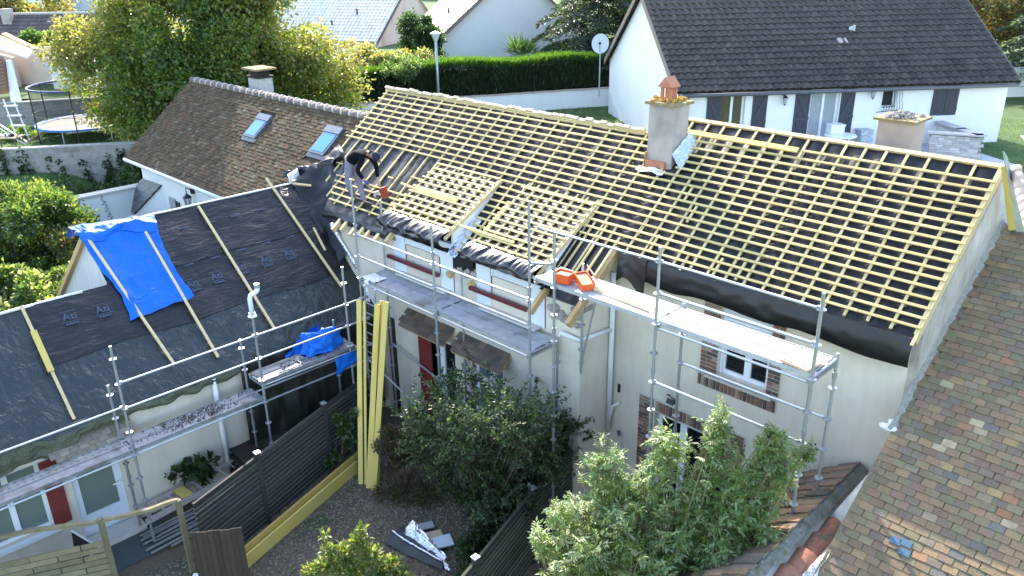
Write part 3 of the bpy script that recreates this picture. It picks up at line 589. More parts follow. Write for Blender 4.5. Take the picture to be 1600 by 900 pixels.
for i in range(5): logo(-17.55, 7.0 + .62 * i, MARK)
# openings of the wing
def pane_frame_x(parent, y0, y1, z0, z1, X, w=.07, m=m_pvc, gm=m_glass_green, mull=(), name='window', solid=0.):
    mb = MB(); mb.bb((X, y0, z0), (X - .06, y0 + w, z1)); mb.bb((X, y1 - w, z0), (X - .06, y1, z1)); mb.bb((X, y0 + w, z0), (X - .06, y1 - w, z0 + w + solid)); mb.bb((X, y0 + w, z1 - w), (X - .06, y1 - w, z1))
    for y in mull: mb.bb((X + .004, y - w * .7, z0 + w), (X - .056, y + w * .7, z1 - w))
    f = mb.build(name, m, parent)
    ys = [y0 + w] + list(mull) + [y1 - w]
    for a, b in zip(ys, ys[1:]):
        g = MB(); g.bb((X - .03, a, z0 + w + solid), (X - .04, b, z1 - w)); g.build('pane', gm, f)
    return f
pane_frame_x(W, 1.45, 2.62, .68, 2.10, -15.10, mull=(2.05,))
mb = MB(); mb.bb((-14.97, 2.60, .70), (-14.93, 2.90, 2.10)); mb.build('shutter', m_redshut, W)
mb = MB(); mb.bb((-14.90, 1.35, .60), (-15.1, 2.70, .67)); mb.build('window_sill', m_pvc, W)
dr = pane_frame_x(W, 3.05, 3.95, .04, 2.02, -15.08, w=.13, m=mat('door_blue_white', (.66, .70, .76), rough=.4), name='door', solid=.38)
mb = MB(); mb.tube((-15.05, 3.86, 1.02), (-15.0, 3.86, 1.02), .02, 8); mb.tube((-15.0, 3.87, 1.02), (-15.0, 3.74, 1.02), .014, 8); mb.build('handle', m_pvc, dr)
mb = MB(); mb.path([(-14.93, 6.02, 2.5), (-14.93, 6.02, .1)], .055, 10); mb.build('downpipe', m_plaster_white, W, smooth=True)
mb = MB(); mb.bb((-15, 2.95, 0), (-14.55, 4.05, .13)); mb.build('door_step', m_mortar, W)
def awning_x(y0, y1, zt, depth, rise):
    X = -15.0
    mb = MB(); mb.prism([(X, y0, zt - .05), (X + depth, y0, zt - rise - .05), (X + depth, y0, zt - rise - .01), (X, y0, zt - .01)], (0, y1 - y0, 0)); a = mb.build('tiled_awning', m_beam, W)
    v = Vector((-depth, 0, rise)); L = v.length; v.normalize(); n = Vector((rise, 0, depth)).normalized(); rows = 4
    mes = [mesh_of(MB().box((0, 0, 0), (.165, L / rows * 1.5, .018)), 'awning_tile', m) for m in (mat('porch_tile_a', (.17, .14, .11), (.26, .22, .17), rough=.95, scale=12, var=.2), mat('porch_tile_b', (.13, .11, .08), (.2, .17, .12), rough=.95, scale=12, var=.2))]
    for i in range(rows):
        y = y0 - (.085 if i % 2 else 0)
        while y < y1 - .04:
            c = Vector((X + depth, min(y + .085, y1 - .06), zt - rise)) + v * (L * (i + .5) / rows) + n * (.02 + random.uniform(0, .008)); vv = (v - n * .07).normalized()
            inst('tile', random.choice(mes), frame(c, (0, 1, 0), vv, Vector((0, 1, 0)).cross(vv)), a); y += .172
awning_x(2.85, 4.25, 2.36, .34, .24)

# ================================================================= things lying on the wing
BT = 'long battens laid across the plastic sheets of the wing'
def loose(name, a, b, w, h, m, label, cat='batten', group=None, up=WNn, lift=0.):
    mb = MB(); u = Vector(up); mb.beam(Vector(a) + u * lift, Vector(b) + u * lift, w, h, up); return mb.build(name, m, label=label, cat=cat, group=group)
for a, b, lab in (((-17.744,5.033,5.234), (-15.238,5.421,2.934), 'long batten running down over the left half of the blue tarp'), ((-17.542,6.170,5.054), (-15.119,6.279,2.828), 'long batten running down over the right half of the blue tarp'),
                  ((-17.823,7.542,5.265), (-15.238,7.687,2.934), 'long batten right of the blue tarp, ending behind the white elbow pipe'), ((-18.087,9.443,5.502), (-15.588,9.696,3.248), 'long batten on the black membrane nearest the battened roof')):
    loose('loose_batten', a, b, .055, .035, m_wood, lab, group=BT)
loose('short_batten', (-16.870,9.876,4.384), (-16.374,9.828,3.939), .05, .03, m_wood, 'short piece of batten lying alone on the black membrane')
loose('loose_batten', (-16.881,3.386,4.394), (-14.980,3.361,2.690), .055, .03, m_wood, 'leftmost batten on the grey plastic sheet, under a wider board', group=BT)
loose('lapped_board', (-16.406,3.379,4.022), (-15.730,3.355,3.416), .11, .03, m_yellow, 'short wider board lying on the leftmost batten of the wing', 'board')
loose('short_batten', (-17.676,9.920,5.335), (-17.552,10.337,5.224), .05, .04, m_wood, 'short pale stick holding down crumpled membrane at the roof corner')
# blue tarp
BC = [Vector(p) for p in ((-16.173,5.048,3.732), (-16.265,6.457,3.815), (-17.866,6.527,5.264), (-17.974,4.821,5.361))]
def bluefn(u, v):
    a = BC[0].lerp(BC[1], u); b = BC[3].lerp(BC[2], u); p = a.lerp(b, v)
    du = (u - .5); w = 1 - .16 * math.sin(math.pi * v) * 1.0
    p = p + (BC[1] - BC[0]).normalized() * (du * (w - 1) * 1.5 + .10 * noise(v * 2.6, 7 * (u > .5)) * abs(2 * du) + .03 * noise(v * 9, 3 * (u > .5)) * abs(2 * du)) + (BC[3] - BC[0]).normalized() * (.05 * noise(u * 4, 8) * (1 - v))
    h = .02 + .03 * noise(u * 5, v * 6) + .05 * math.exp(-((u - .84 + .08 * v) / .04) ** 2) + .04 * math.exp(-((u - .1 - .05 * v) / .05) ** 2) + .06 * math.exp(-((v - .90 + .04 * math.sin(u * 7)) / .025) ** 2)
    return p + WNn * h
BT_ = thing('blue_tarp', 'bright blue tarp spread over the ridge of the black roof, held by two battens', 'tarp', tuple(BC[0]))
mb = MB(); mb.grid(bluefn, 50, 60); mb.build('sheet', m_blue, BT_, smooth=True)
mb = MB(); mb.grid(lambda u, v: bluefn(u, 1 - .16 * v * (1 + .25 * math.sin(u * 9))) + WNn * (.02 + .05 * math.sin(math.pi * v)), 40, 8); mb.build('folded_edge', m_blue, BT_, smooth=True)
mb = MB(); mb.grid(lambda u, v: bluefn(u, 1) + Vector((-.30 * v, 0, -.28 * v)) + Vector((0, 0, .05 * math.sin(math.pi * v))), 40, 6); mb.build('back_flap', m_blue, BT_, smooth=True)
mb = MB(); mb.path([bluefn(i / 24., 1) + Vector((-.02, 0, .015)) for i in range(25)], .012, 5); mb.build('white_hem', m_whitefold, BT_)
mb = MB(); mb.path([bluefn(.0, .985) + WNn * .06, bluefn(.04, .93) + WNn * .07, bluefn(.10, .955) + WNn * .07, bluefn(.12, .93) + WNn * .07], .012, 5); mb.build('cord', m_pvc, BT_)

# ================================================================= scaffolds
ROS = MB(); ROS.lathe((0, 0, 0), [(.02, -.005), (.062, -.005), (.062, .005), (.02, .005)], 12)
ME_ROS = mesh_of(ROS, 'rosette', m_steel)
_c = MB(); _c.tube((0, 0, -.05), (0, 0, .05), .034, 8); ME_CUP = mesh_of(_c, 'collar', m_steel)
def standard(S, x, y, z0, z1, zr, base=True):
    mb = MB(); mb.tube((x, y, z0), (x, y, z1), .0245, 10)
    o = mb.build('standard', m_steel, S)
    z = zr
    while z > z0 + .1:
        if z < z1 - .01: inst('rosette', ME_ROS, frame((x, y, z), (1, 0, 0), (0, 1, 0), (0, 0, 1)), o)
        z -= .5
    for z in (zr + .2 - 2 * k for k in range(3)):
        if z0 + .2 < z < z1 - .2: inst('spigot', ME_CUP, frame((x, y, z), (1, 0, 0), (0, 1, 0), (0, 0, 1)), o)
    if base and z0 < .3:
        b = MB(); b.bb((x - .07, y - .07, z0 - .0), (x + .07, y + .07, z0 + .008)); b.tube((x, y, z0), (x, y, z0 + .3), .018, 8); b.build('base_jack', m_steel_dark, o)
    return o
def ledger(S, p, q, r=.0215, name='ledger', m=None):
    mb = MB(); p = Vector(p); q = Vector(q); d = (q - p).normalized(); mb.tube(p, q, r, 8)
    for e, s in ((p, 1), (q, -1)): mb.box(e + d * s * .03, (.06, .05, .06), (d, *perp(d)))
    return mb.build(name, m or m_steel, S)
def deck_mat(name, c1, c2, dirt, metal=.55, rough=.45, perf=True, fx=16., fy=14.):
    m = mat(name, c1, c2, rough=rough, metal=metal, scale=7, c3=dirt, s3=3.0); nt = m.node_tree; N = nt.nodes; L = nt.links; b = N['Principled BSDF']
    if perf:
        tc = [n for n in N if n.type == 'TEX_COORD'][0]; v = N.new('ShaderNodeTexVoronoi'); v.inputs['Scale'].default_value = fx; v.inputs['Randomness'].default_value = 0.06
        L.new(tc.outputs['Object'], v.inputs['Vector']); lt = N.new('ShaderNodeMath'); lt.operation = 'LESS_THAN'; lt.inputs[1].default_value = .27; L.new(v.outputs['Distance'], lt.inputs[0])
        src = b.inputs['Base Color'].links[0].from_socket; mx = N.new('ShaderNodeMixRGB'); L.new(lt.outputs[0], mx.inputs[0]); L.new(src, mx.inputs[1]); mx.inputs[2].default_value = (.12, .12, .13, 1); L.new(mx.outputs[0], b.inputs['Base Color'])
        bp = N.new('ShaderNodeBump'); bp.inputs['Strength'].default_value = .6; bp.inputs['Distance'].default_value = .01; bp.invert = True; L.new(lt.outputs[0], bp.inputs['Height']); L.new(bp.outputs[0], b.inputs['Normal'])
    return m
m_deck = deck_mat('deck_clean', (.40, .40, .40), (.50, .50, .50), (.36, .36, .35), metal=.15, rough=.6)
m_deck_mid = deck_mat('deck_worn', (.34, .36, .39), (.46, .48, .51), (.22, .22, .22), metal=.4)
m_deck_dirty = deck_mat('deck_dirty', (.17, .175, .185), (.30, .31, .325), (.10, .085, .07), metal=.3, rough=.6, perf=False)
m_deck_old = deck_mat('deck_old', (.18, .195, .20), (.30, .315, .32), (.12, .11, .10), metal=.3, fx=8.)
def deck(S, p, q, y0, y1, z, m, axis='x', n=2, debris=0):
    """planks from p to q along the axis, lying between y0 and y1"""
    for i in range(n):
        a = y0 + (y1 - y0) * i / n + .006; b = y0 + (y1 - y0) * (i + 1) / n - .006; mb = MB()
        if axis == 'x': mb.bb((p + .04, a, z - .06), (q - .04, b, z)); mb.bb((p + .04, a, z), (q - .04, a + .018, z + .012)); mb.bb((p + .04, b - .018, z), (q - .04, b, z + .012)); mb.bb((p + .0, a + .05, z - .05), (p + .04, a + .12, z)); mb.bb((q - .04, a + .05, z - .05), (q, a + .12, z))
        else: mb.bb((a, p + .04, z - .06), (b, q - .04, z)); mb.bb((a, p + .04, z), (a + .018, q - .04, z + .012)); mb.bb((b - .018, p + .04, z), (b, q - .04, z + .012)); mb.bb((a + .05, p, z - .05), (a + .12, p + .04, z)); mb.bb((a + .05, q - .04, z - .05), (a + .12, q, z))
        mb.build('deck_plank', m if not isinstance(m, list) else m[i], S)
def transom(S, x, y0, y1, z, axis='y'):
    mb = MB(); a, b = ((x, y0, z), (x, y1, z)) if axis == 'y' else ((y0, x, z), (y1, x, z)); mb.tube(a, b, .024, 8); mb.beam(Vector(a) - Vector((0, 0, .06)), Vector(b) - Vector((0, 0, .06)), .03, .05); mb.build('transom', m_steel, S)
YO, YI = 9.4, 10.14
SR = thing('right_scaffold', 'galvanised scaffold with a bright perforated deck along the right part of the house', 'scaffold', (-6, 9.7, 0), 'scaffolds around the house')
for x, z1 in ((-3.95, 6.55), (-6.44, 6.55), (-8.52, 6.30)): standard(SR, x, YO, .02, z1, 6.32)
for x in (-3.95, -6.44): standard(SR, x, YI, .02, 5.42, 4.88)
standard(SR, -8.52, YI, 3.4, 5.55, 4.88, False)
ledger(SR, (-8.88, YO, 6.30), (-6.44, YO, 6.33)); ledger(SR, (-6.44, YO, 6.33), (-3.95, YO, 6.33)); ledger(SR, (-6.44, YO, 5.83), (-3.95, YO, 5.83)); ledger(SR, (-6.44, YO, 4.33), (-3.95, YO, 4.33)); ledger(SR, (-6.44, YI, 4.38), (-3.95, YI, 4.38)); ledger(SR, (-6.44, YO, 5.26), (-3.95, YO, 5.26)); ledger(SR, (-6.44, YI, 2.9), (-6.44, YO, 2.6), name='brace'); ledger(SR, (-8.52, YI, 3.6), (-8.2, 10.2, 5.2), name='brace'); ledger(SR, (-6.44, YO, 2.3), (-6.44, YI, 2.3))
ledger(SR, (-9.1, YO, 5.62), (-8.52, YO, 5.75), name='guard_rail')
deck(SR, -6.44, -3.95, YO + .03, YI - .03, 5.36, m_deck); deck(SR, -9.05, -6.44, YO + .03, YI - .03, 5.36, m_deck)
for x in (-3.95, -6.44, -8.98): transom(SR, x, YO, YI, 5.33)
SM = thing('middle_scaffold', 'galvanised scaffold with a shaded blue-grey deck below the two dormers', 'scaffold', (-11.7, 9.7, 0), 'scaffolds around the house')
for x, z1 in ((-9.10, 6.72), (-11.72, 5.72), (-14.34, 6.16)): standard(SM, x, YO, .02, z1, 4.92)
for x, z1 in ((-9.10, 3.95), (-11.75, 4.62), (-14.38, 5.52)): standard(SM, x, YI, .02, z1, 3.42)
for a, b in ((-14.34, -11.72), (-11.72, -9.10)):
    for z in (4.93, 4.43, 3.80): ledger(SM, (a, YO, z), (b, YO, z))
    ledger(SM, (a, YI, 2.0 if a < -12 else 2.28), (b, YI, 1.5 if a < -12 else 2.28))
    deck(SM, a, b, YO + .03, YI - .03, 3.90, m_deck_mid)
for x in (-14.36, -11.72, -9.10): transom(SM, x, YO, YI, 3.87)
ledger(SM, (-14.34, YO, 1.9), (-11.72, YO, 1.1), name='brace')
XO, XI = -14.03, -14.62
SL = thing('left_scaffold', 'galvanised scaffold with grubby decks in front of the tarp covered wing', 'scaffold', (-14.3, 4, 0), 'scaffolds around the house')
for y, z1 in ((1.30, 4.3), (3.97, 4.30), (6.64, 4.30), (8.78, 4.42)): standard(SL, XO, y, .02, z1, 4.05)
for y, z1 in ((1.30, 3.3), (3.95, 3.30), (6.58, 3.30), (8.78, 3.0)): standard(SL, XI, y, .02, z1, 3.10)
for a, b in ((1.30, 3.97), (3.97, 6.64), (6.64, 9.35)):
    for z in ((3.08,) if a < 2 else (3.56, 3.04)): ledger(SL, (XO, a, z), (XO, b, z))
    if a > 6: ledger(SL, (XO, a, 2.05), (XO, b, 2.05)); ledger(SL, (XO, a, 2.42), (XO, b, 2.40)); ledger(SL, (XI, a, 2.0), (XI, b, 2.0))
    else: ledger(SL, (XO, a, 2.06), (XO, b, 2.06))
deck(SL, 1.30, 3.97, XI + .02, XO - .02, 2.15, [m_deck_old, m_deck_dirty], 'y'); deck(SL, 3.97, 6.64, XI + .02, XO - .02, 2.15, m_deck_dirty, 'y'); deck(SL, 6.64, 8.98, XI + .02, XO - .02, 2.50, m_deck_dirty, 'y')
for y in (1.30, 3.97, 6.64): transom(SL, y, XI, XO, 2.11, 'x')
for y in (6.66, 8.95): transom(SL, y, XI, XO, 2.46, 'x')
mb = MB()
for i in range(420):
    y = random.gauss(5.3, .5); x = XI + .08 + random.random() * .42; mb.rock((x, min(6.5, max(4.1, y)), 2.165), random.uniform(.004, .017))
for i in range(260): mb.rock((XI + .06 + random.random() * .46, random.uniform(7.2, 8.9), 2.515), random.uniform(.004, .015))
mb.build('mortar_debris', mat('debris', (.025, .022, .02), (.09, .08, .075), rough=1, scale=20), SL, kind='stuff')
mb = MB(); mb.path([(XO - .05, 7.05, 2.53), (XO - .05, 7.55, 2.53), (XO - .12, 7.62, 2.53), (XO - .42, 7.62, 2.53), (XO - .48, 7.55, 2.53), (XO - .48, 6.85, 2.53)], .014, 6); mb.build('hatch_handle', m_steel_dark, SL, smooth=True)
# things on the scaffolds
mb = MB(); mb.path([(XO, 6.64, 3.98), (XO, 6.64, 4.36), (XO + .01, 6.66, 4.43), (XO + .03, 6.75, 4.46), (XO + .04, 6.80, 4.50), (XO + .04, 6.80, 4.58)], .048, 12); p = thing('elbow_pipe', 'white plastic pipe with an elbow pushed over a scaffold pole', 'pipe', (XO, 6.64, 3.98)); mb.build('pipe', m_pvc, p, smooth=True)
mb = MB(); mb.tube((XO + .04, 6.80, 4.56), (XO + .04, 6.80, 4.64), .056, 12); mb.build('socket', m_zinc, p)
mb = MB(); mb.lathe((XO, 6.64, 3.98), [(.03, 0), (.085, 0), (.085, .015), (.03, .015)], 14); mb.build('collar', m_pvc, p)
def crumple(c, r, seed, sq=(1, 1, 1)):
    def fn(u, v):
        a = u * 2 * math.pi; b = v * math.pi; d = Vector((math.cos(a) * math.sin(b), math.sin(a) * math.sin(b), math.cos(b)))
        k = 1 + .45 * noise(d.x * 1.6 + seed, d.y * 1.6, d.z * 1.6) + .22 * noise(d.x * 4 + seed, d.y * 4, d.z * 4)
        return Vector(c) + Vector((d.x * r * k * sq[0], d.y * r * k * sq[1], max(d.z * r * k * sq[2], -.02)))
    return fn
bt = thing('crumpled_blue_tarp', 'crumpled blue tarp heaped on the upper deck in front of the wing', 'tarp', (-14.45, 8.4, 2.5))
mb = MB(); mb.grid(crumple((-14.5, 8.35, 2.53), .42, 3, (.75, 1.15, .95)), 46, 28); mb.build('heap', m_blue, bt, smooth=True)
mb = MB(); mb.grid(lambda u, v: Vector((-14.78 + .1 * noise(u * 4, v * 3), 7.6 + .9 * u, 2.50 + .85 * u * (1 - v) * .6 - .15 * v + .04 * noise(u * 7, v * 7))), 20, 12); mb.build('trailing_corner', m_blue, bt, smooth=True)
mb = MB(); mb.grid(lambda u, v: Vector((-13.98 + .04 * noise(u * 4, v * 3), 8.35 + .6 * u, 2.42 - .42 * v * (1 - .4 * u))), 14, 8); mb.build('hanging_corner', m_blue, bt, smooth=True)
# orange boxes, board and stick on the right deck
m_orange = mat('orange_plastic', (.72, .10, .02), (.78, .13, .03), rough=.45, scale=4)
def openbox(label, c, ang, L, Wd, Hh, tilt):
    ax = Matrix.Rotation(ang, 3, 'Z') @ Matrix.Rotation(tilt, 3, 'Y'); X, Y, Z = ax @ Vector((1, 0, 0)), ax @ Vector((0, 1, 0)), ax @ Vector((0, 0, 1)); c = Vector(c); t = .012
    o = thing('nail_box', label, 'box', tuple(c)); mb = MB()
    mb.box(c, (L, Wd, t), (X, Y, Z))
    for s in (-1, 1): mb.box(c + X * s * (L / 2) + Z * Hh / 2, (t, Wd, Hh), (X, Y, Z)); mb.box(c + Y * s * (Wd / 2) + Z * Hh / 2, (L, t, Hh), (X, Y, Z))
    mb.build('tray', m_orange, o); mb = MB(); mb.box(c + Z * (Hh * .55), (L - .04, Wd - .03, Hh * .5), (X, Y, Z)); mb.build('contents', mat('cardboard_%d' % int(L * 100), (.42, .25, .14), (.52, .34, .2), rough=.9, scale=10), o)
    return o, X, Y, Z
o1 = openbox('orange open box on the deck end beside the scaffold pole', (-8.50, 9.62, 5.385), .2, .30, .24, .16, 0)
o2, X, Y, Z = openbox('tilted orange box with its cardboard flap up, right of the other orange box', (-8.12, 9.70, 5.41), -.5, .40, .22, .12, .18)
mb = MB(); mb.box(Vector((-8.05, 9.85, 5.56)), (.34, .02, .22), (X, (Y + Z * .6).normalized(), (Z - Y * .6).normalized())); mb.build('flap', mat('flap_card', (.45, .24, .15), (.52, .32, .2), rough=.9), o2)
loose('wooden_stick', (-7.95, 9.70, 5.40), (-6.72, 9.60, 5.385), .035, .03, m_wood, 'thin wooden stick lying along the bright scaffold deck', 'stick', None, (0, 0, 1))
cb = thing('clay_slab', 'pale orange clay slab with holes at the right end of the bright deck', 'slab', (-4.25, 9.6, 5.38))
mb = MB(); ax = Matrix.Rotation(-.12, 3, 'Z'); mb.box((-4.22, 9.60, 5.40), (.42, .34, .035), (ax @ Vector((1, 0, 0)), ax @ Vector((0, 1, 0)), Vector((0, 0, 1)))); mb.build('slab', mat('clay', (.58, .34, .21), (.66, .42, .28), rough=.9, scale=6), cb)
mb = MB()
for i in range(4):
    c = Vector((-4.22, 9.60, 5.402)) + ax @ Vector((-.15 + .1 * i, -.14, .012)); mb.tube(c, c + Vector((0, 0, .008)), .012, 8)
mb.build('hole', m_dark, cb)
pl = thing('white_plastic_sheet', 'scrap of white plastic film draped over the left end of the shaded deck', 'plastic sheet', (-14.1, 9.5, 3.9))
mb = MB(); mb.grid(lambda u, v: Vector((-14.30 + .48 * u + .03 * noise(v * 5), 9.42 + .34 * v + .02 * noise(u * 5, 2), 3.925 + .03 * noise(u * 5, v * 5))), 12, 10); mb.build('sheet', m_whitefold, pl, smooth=True)
mb = MB(); mb.grid(lambda u, v: Vector((-14.18 + .16 * u + .05 * noise(v * 4, u), 9.40 - .02 * math.sin(u * 6) + .03 * noise(u * 4, v * 6), 3.92 - .52 * v)), 10, 14); mb.build('strip', m_whitefold, pl, smooth=True)
ld = thing('access_ladder', 'steel ladder hooked under the left end of the shaded deck', 'ladder', (-13.7, 9.25, 1.7))
for x in (-14.02, -13.64):
    mb = MB(); mb.tube((x, 9.15, 1.7), (x, 9.30, 3.85), .02, 8); mb.build('stile', m_steel, ld)
for i in range(9):
    mb = MB(); t = (i + .5) / 9; mb.tube((-14.02, 9.15 + .15 * t, 1.7 + 2.1 * t), (-13.64, 9.15 + .15 * t, 1.7 + 2.1 * t), .014, 6); mb.build('rung', m_steel, ld)
loose('loose_batten', (-14.345,10.403,5.408), (-10.485,10.411,5.393), .05, .03, m_batten, 'long loose batten bridging the two dormer roofs', up=RNn)
loose('loose_batten', (-14.597,10.911,5.713), (-13.795,10.872,5.679), .05, .03, m_batten, 'loose batten end sticking out left of the first dormer roof', up=RNn)
loose('yellow_board', (-14.038,10.888,5.688), (-12.652,10.900,5.695), .09, .03, m_yellow, 'short yellow board lying across the first dormer roof', 'board', up=RNn)
loose('yellow_board', roof(-11.52, -.55, .10), roof(-11.42, .25, .09), .10, .03, m_yellow, 'orange-yellow board end lying between the two dormers', 'board', up=RNn)
tb = thing('orange_tool', 'orange and black nail gun lying on the battens beside the roofer', 'tool', tuple(roof(-15.0, -.42, .06)))
ax = (Vector((.8, .45, .3)).normalized(), *perp((.8, .45, .3)))
mb = MB(); c = roof(-15.0, -.40, .15); mb.box(c, (.16, .09, .24), ax); mb.build('magazine', mat('tool_orange', (.40, .045, .02), rough=.5), tb)
mb = MB()
for i in range(4): mb.box(c + ax[0] * (-.06 + .04 * i), (.012, .094, .244), ax)
mb.build('rib', mat('tool_black', (.03, .025, .025), rough=.5), tb)
mb = MB(); mb.box(c + Vector((-.16, -.05, -.02)), (.18, .10, .07), ax); mb.tube(c + Vector((-.2, -.05, -.02)), c + Vector((-.25, -.1, -.12)), .03, 8); mb.build('handle', mat('tool_grey', (.45, .38, .34), rough=.5), tb)

# ================================================================= fences, boards and things in the yard
m_slat_skylit = mat('slat_edge_skylit', (.085, .08, .065), (.16, .15, .125), rough=.85, scale=6, stretch=(3, 3, 3), var=.25)  # paler strip paints the sky light caught on each slat's upper edge
def slat_fence(name, label, pts, h, nsl, m, posts, cat='fence', group=None, post_r=.045, gap=.006, capm=None, zb=.05, dips=()):
    o = thing(name, label, cat, (pts[0][0], pts[0][1], 0), group)
    for i, (a, b) in enumerate(zip(pts, pts[1:])):
        a = Vector((*a, 0)); b = Vector((*b, 0)); d = (b - a).normalized(); s = d.cross(Vector((0, 0, 1)))
        hh = (h - zb) / nsl
        for k in range(nsl):
            z = zb + hh * (k + .5); off = s * random.uniform(-.006, .006); t = random.uniform(-.01, .01)
            mb = MB(); ax = (d, (s + Vector((0, 0, .12))).normalized(), (Vector((0, 0, 1)) - s * .12).normalized())
            mb.box((a + b) / 2 + off + Vector((0, 0, z + t * .3)), ((b - a).length - .06, .022, hh - .012), ax); mb.box((a + b) / 2 + off + Vector((0, 0, z + hh / 2 - .016)), ((b - a).length - .06, .044, .016), ax, 1); mb.build('slat', [m, m_slat_skylit], o)
        mb = MB(); mb.box((a + b) / 2 + Vector((0, 0, h)), ((b - a).length - .04, .05, .035), (d, s, Vector((0, 0, 1)))); mb.build('top_rail', m, o)
    for p in posts:
        mb = MB(); mb.bb((p[0] - post_r, p[1] - post_r, 0), (p[0] + post_r, p[1] + post_r, h + .07)); q = mb.build('post', m, o)
        if capm: mb = MB(); mb.bb((p[0] - post_r - .01, p[1] - post_r - .01, h + .07), (p[0] + post_r + .01, p[1] + post_r + .01, h + .10)); mb.build('post_cap', capm, q)
    return o
FL = [(-12.46, 4.26), (-13.0, 5.83), (-13.68, 7.76), (-14.12, 9.2)]
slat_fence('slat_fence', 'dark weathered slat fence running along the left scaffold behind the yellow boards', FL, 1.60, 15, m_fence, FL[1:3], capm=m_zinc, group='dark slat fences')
FR = [(-7.35, 5.2), (-7.80, 6.78), (-8.40, 8.72), (-8.74, 10.2)]
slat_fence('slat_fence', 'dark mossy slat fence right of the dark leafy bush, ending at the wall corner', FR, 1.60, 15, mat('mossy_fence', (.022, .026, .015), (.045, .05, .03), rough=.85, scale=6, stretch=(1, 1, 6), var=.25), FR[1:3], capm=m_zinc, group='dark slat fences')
def beamobj(name, mlist, a, b, w, h, m, label, cat, up=(0, 0, 1), group=None):
    mb = MB(); mb.beam(a, b, w, h, up); return mb.build(name, m, label=label, cat=cat, group=group)
YB = 'yellow boards lying along the dark fence'
beamobj('yellow_board', 0, (-12.02, 4.62, .15), (-13.15, 8.10, .15), .05, .29, m_yellow, 'wide yellow board standing on edge on the gravel in front of the dark fence', 'board', group=YB)
beamobj('yellow_board', 0, (-12.10, 4.60, .20), (-13.30, 8.30, .20), .05, .40, mat('ochre_board', (.45, .29, .06), (.54, .37, .10), rough=.75, scale=3), 'darker ochre board standing behind the wide yellow board', 'board', group=YB)
YP = 'yellow posts leaning upright against the scaffold'
for b, t, w, lab in (((-12.74, 7.90, 0), (-13.833,9.000,3.657), .10, 'thin yellow post leaning alone left of the other upright posts'), ((-12.50, 7.94, 0), (-13.150,9.000,3.756), .115, 'left post of the pair of yellow posts leaning on the scaffold'), ((-12.38, 7.98, 0), (-12.845,9.000,3.892), .115, 'right post of the pair of yellow posts leaning on the scaffold'), ((-12.43, 8.10, 0), (-13.194,9.150,3.769), .10, 'yellow post hidden behind the leaning pair of posts')):
    beamobj('yellow_post', 0, b, t, w, w * .75, m_yellow, lab, 'post', up=(.7, -.7, .3), group=YP)
    if 'thin' in lab: beamobj('yellow_post', 0, (b[0] + .10, b[1] + .06, 0), (t[0] + .11, t[1] + .06, t[2] - .02), .05, .05, m_yellow, 'narrow yellow lath against the thin leaning post', 'post', up=(.7, -.7, .3), group=YP)
# trellis frame and wooden panel, lower left
tr = thing('broken_fence_panel', 'weathered wooden fence with a sagging top rail and pale split boards', 'fence', (-13.0, 3.3, 0))
def post(p, z, w=.09): mb = MB(); mb.bb((p[0] - w / 2, p[1] - w / 2, 0), (p[0] + w / 2, p[1] + w / 2, z)); return mb.build('post', m_trellis, tr)
PA, PB, PC = (-12.76, 4.14), (-13.30, 2.99), (-14.0, 1.5)
post(PA, 1.62); post(PB, 1.58)
mb = MB(); pts = []
for i in range(25):
    t = i / 24; pts.append((PA[0] + (PC[0] - PA[0]) * t, PA[1] + (PC[1] - PA[1]) * t, 1.62 - .10 * math.sin(math.pi * min(1, t * 1.3)) + .025 * noise(t * 9)))
for a, b in zip(pts, pts[1:]): mb.beam(a, b, .07 + .02 * noise(a[0] * 9), .06)
mb.build('top_rail', m_trellis, tr)
for k in range(8):
    z = .18 + .125 * k; a = Vector((PB[0], PB[1], z)); b = Vector((PC[0] - .3, PC[1] - .65, z)); 
    for q in range(3):
        o5 = .16 * (k % 2); p0 = a.lerp(b, max(0, q / 3 + .004 - o5)); p1 = a.lerp(b, (q + 1) / 3 - .004 - o5); mb = MB(); mb.beam(p0, p1 + Vector((0, 0, random.uniform(-.012, .012))), .016 + .012 * (q % 2), .104, (0, 0, 1)); mb.build('board', m_trellis, tr)
gp = thing('fence_gate', 'dark brown upright gate panel of narrow boards beside the sagging rail', 'gate', (-11.7, 4.2, 0))
ga, gb = Vector((-11.96, 3.96, 0)), Vector((-11.45, 4.65, 0)); d = (gb - ga).normalized()
for i in range(9):
    p = ga.lerp(gb, (i + .5) / 9); mb = MB(); mb.box(p + Vector((0, 0, .74)), ((gb - ga).length / 9 - .006, .02, 1.42 + random.uniform(-.02, .02)), (d, d.cross(Vector((0, 0, 1))), Vector((0, 0, 1)))); mb.build('board', mat('gate_board', (.032, .022, .014), (.06, .042, .027), rough=.9, scale=6, stretch=(6, 6, 1), var=.2) if i == 0 else MATS['gate_board'], gp)
for z in (.3, 1.2): mb = MB(); mb.beam(ga + Vector((0, 0, z)), gb + Vector((0, 0, z)), .03, .07); mb.v = [(x - .02, y + .015, zz) for x, y, zz in mb.v]; mb.build('rail', MATS['gate_board'], gp)
mb = MB(); mb.box((-12.25, 4.0, .30), (.10, .14, .03), (Vector((.7, .7, 0)), Vector((-.7, .7, 0)), Vector((0, 0, 1)))); mb.build('white_scrap', m_whitefold, label='small white scrap on the ground by the gate post', cat='scrap')
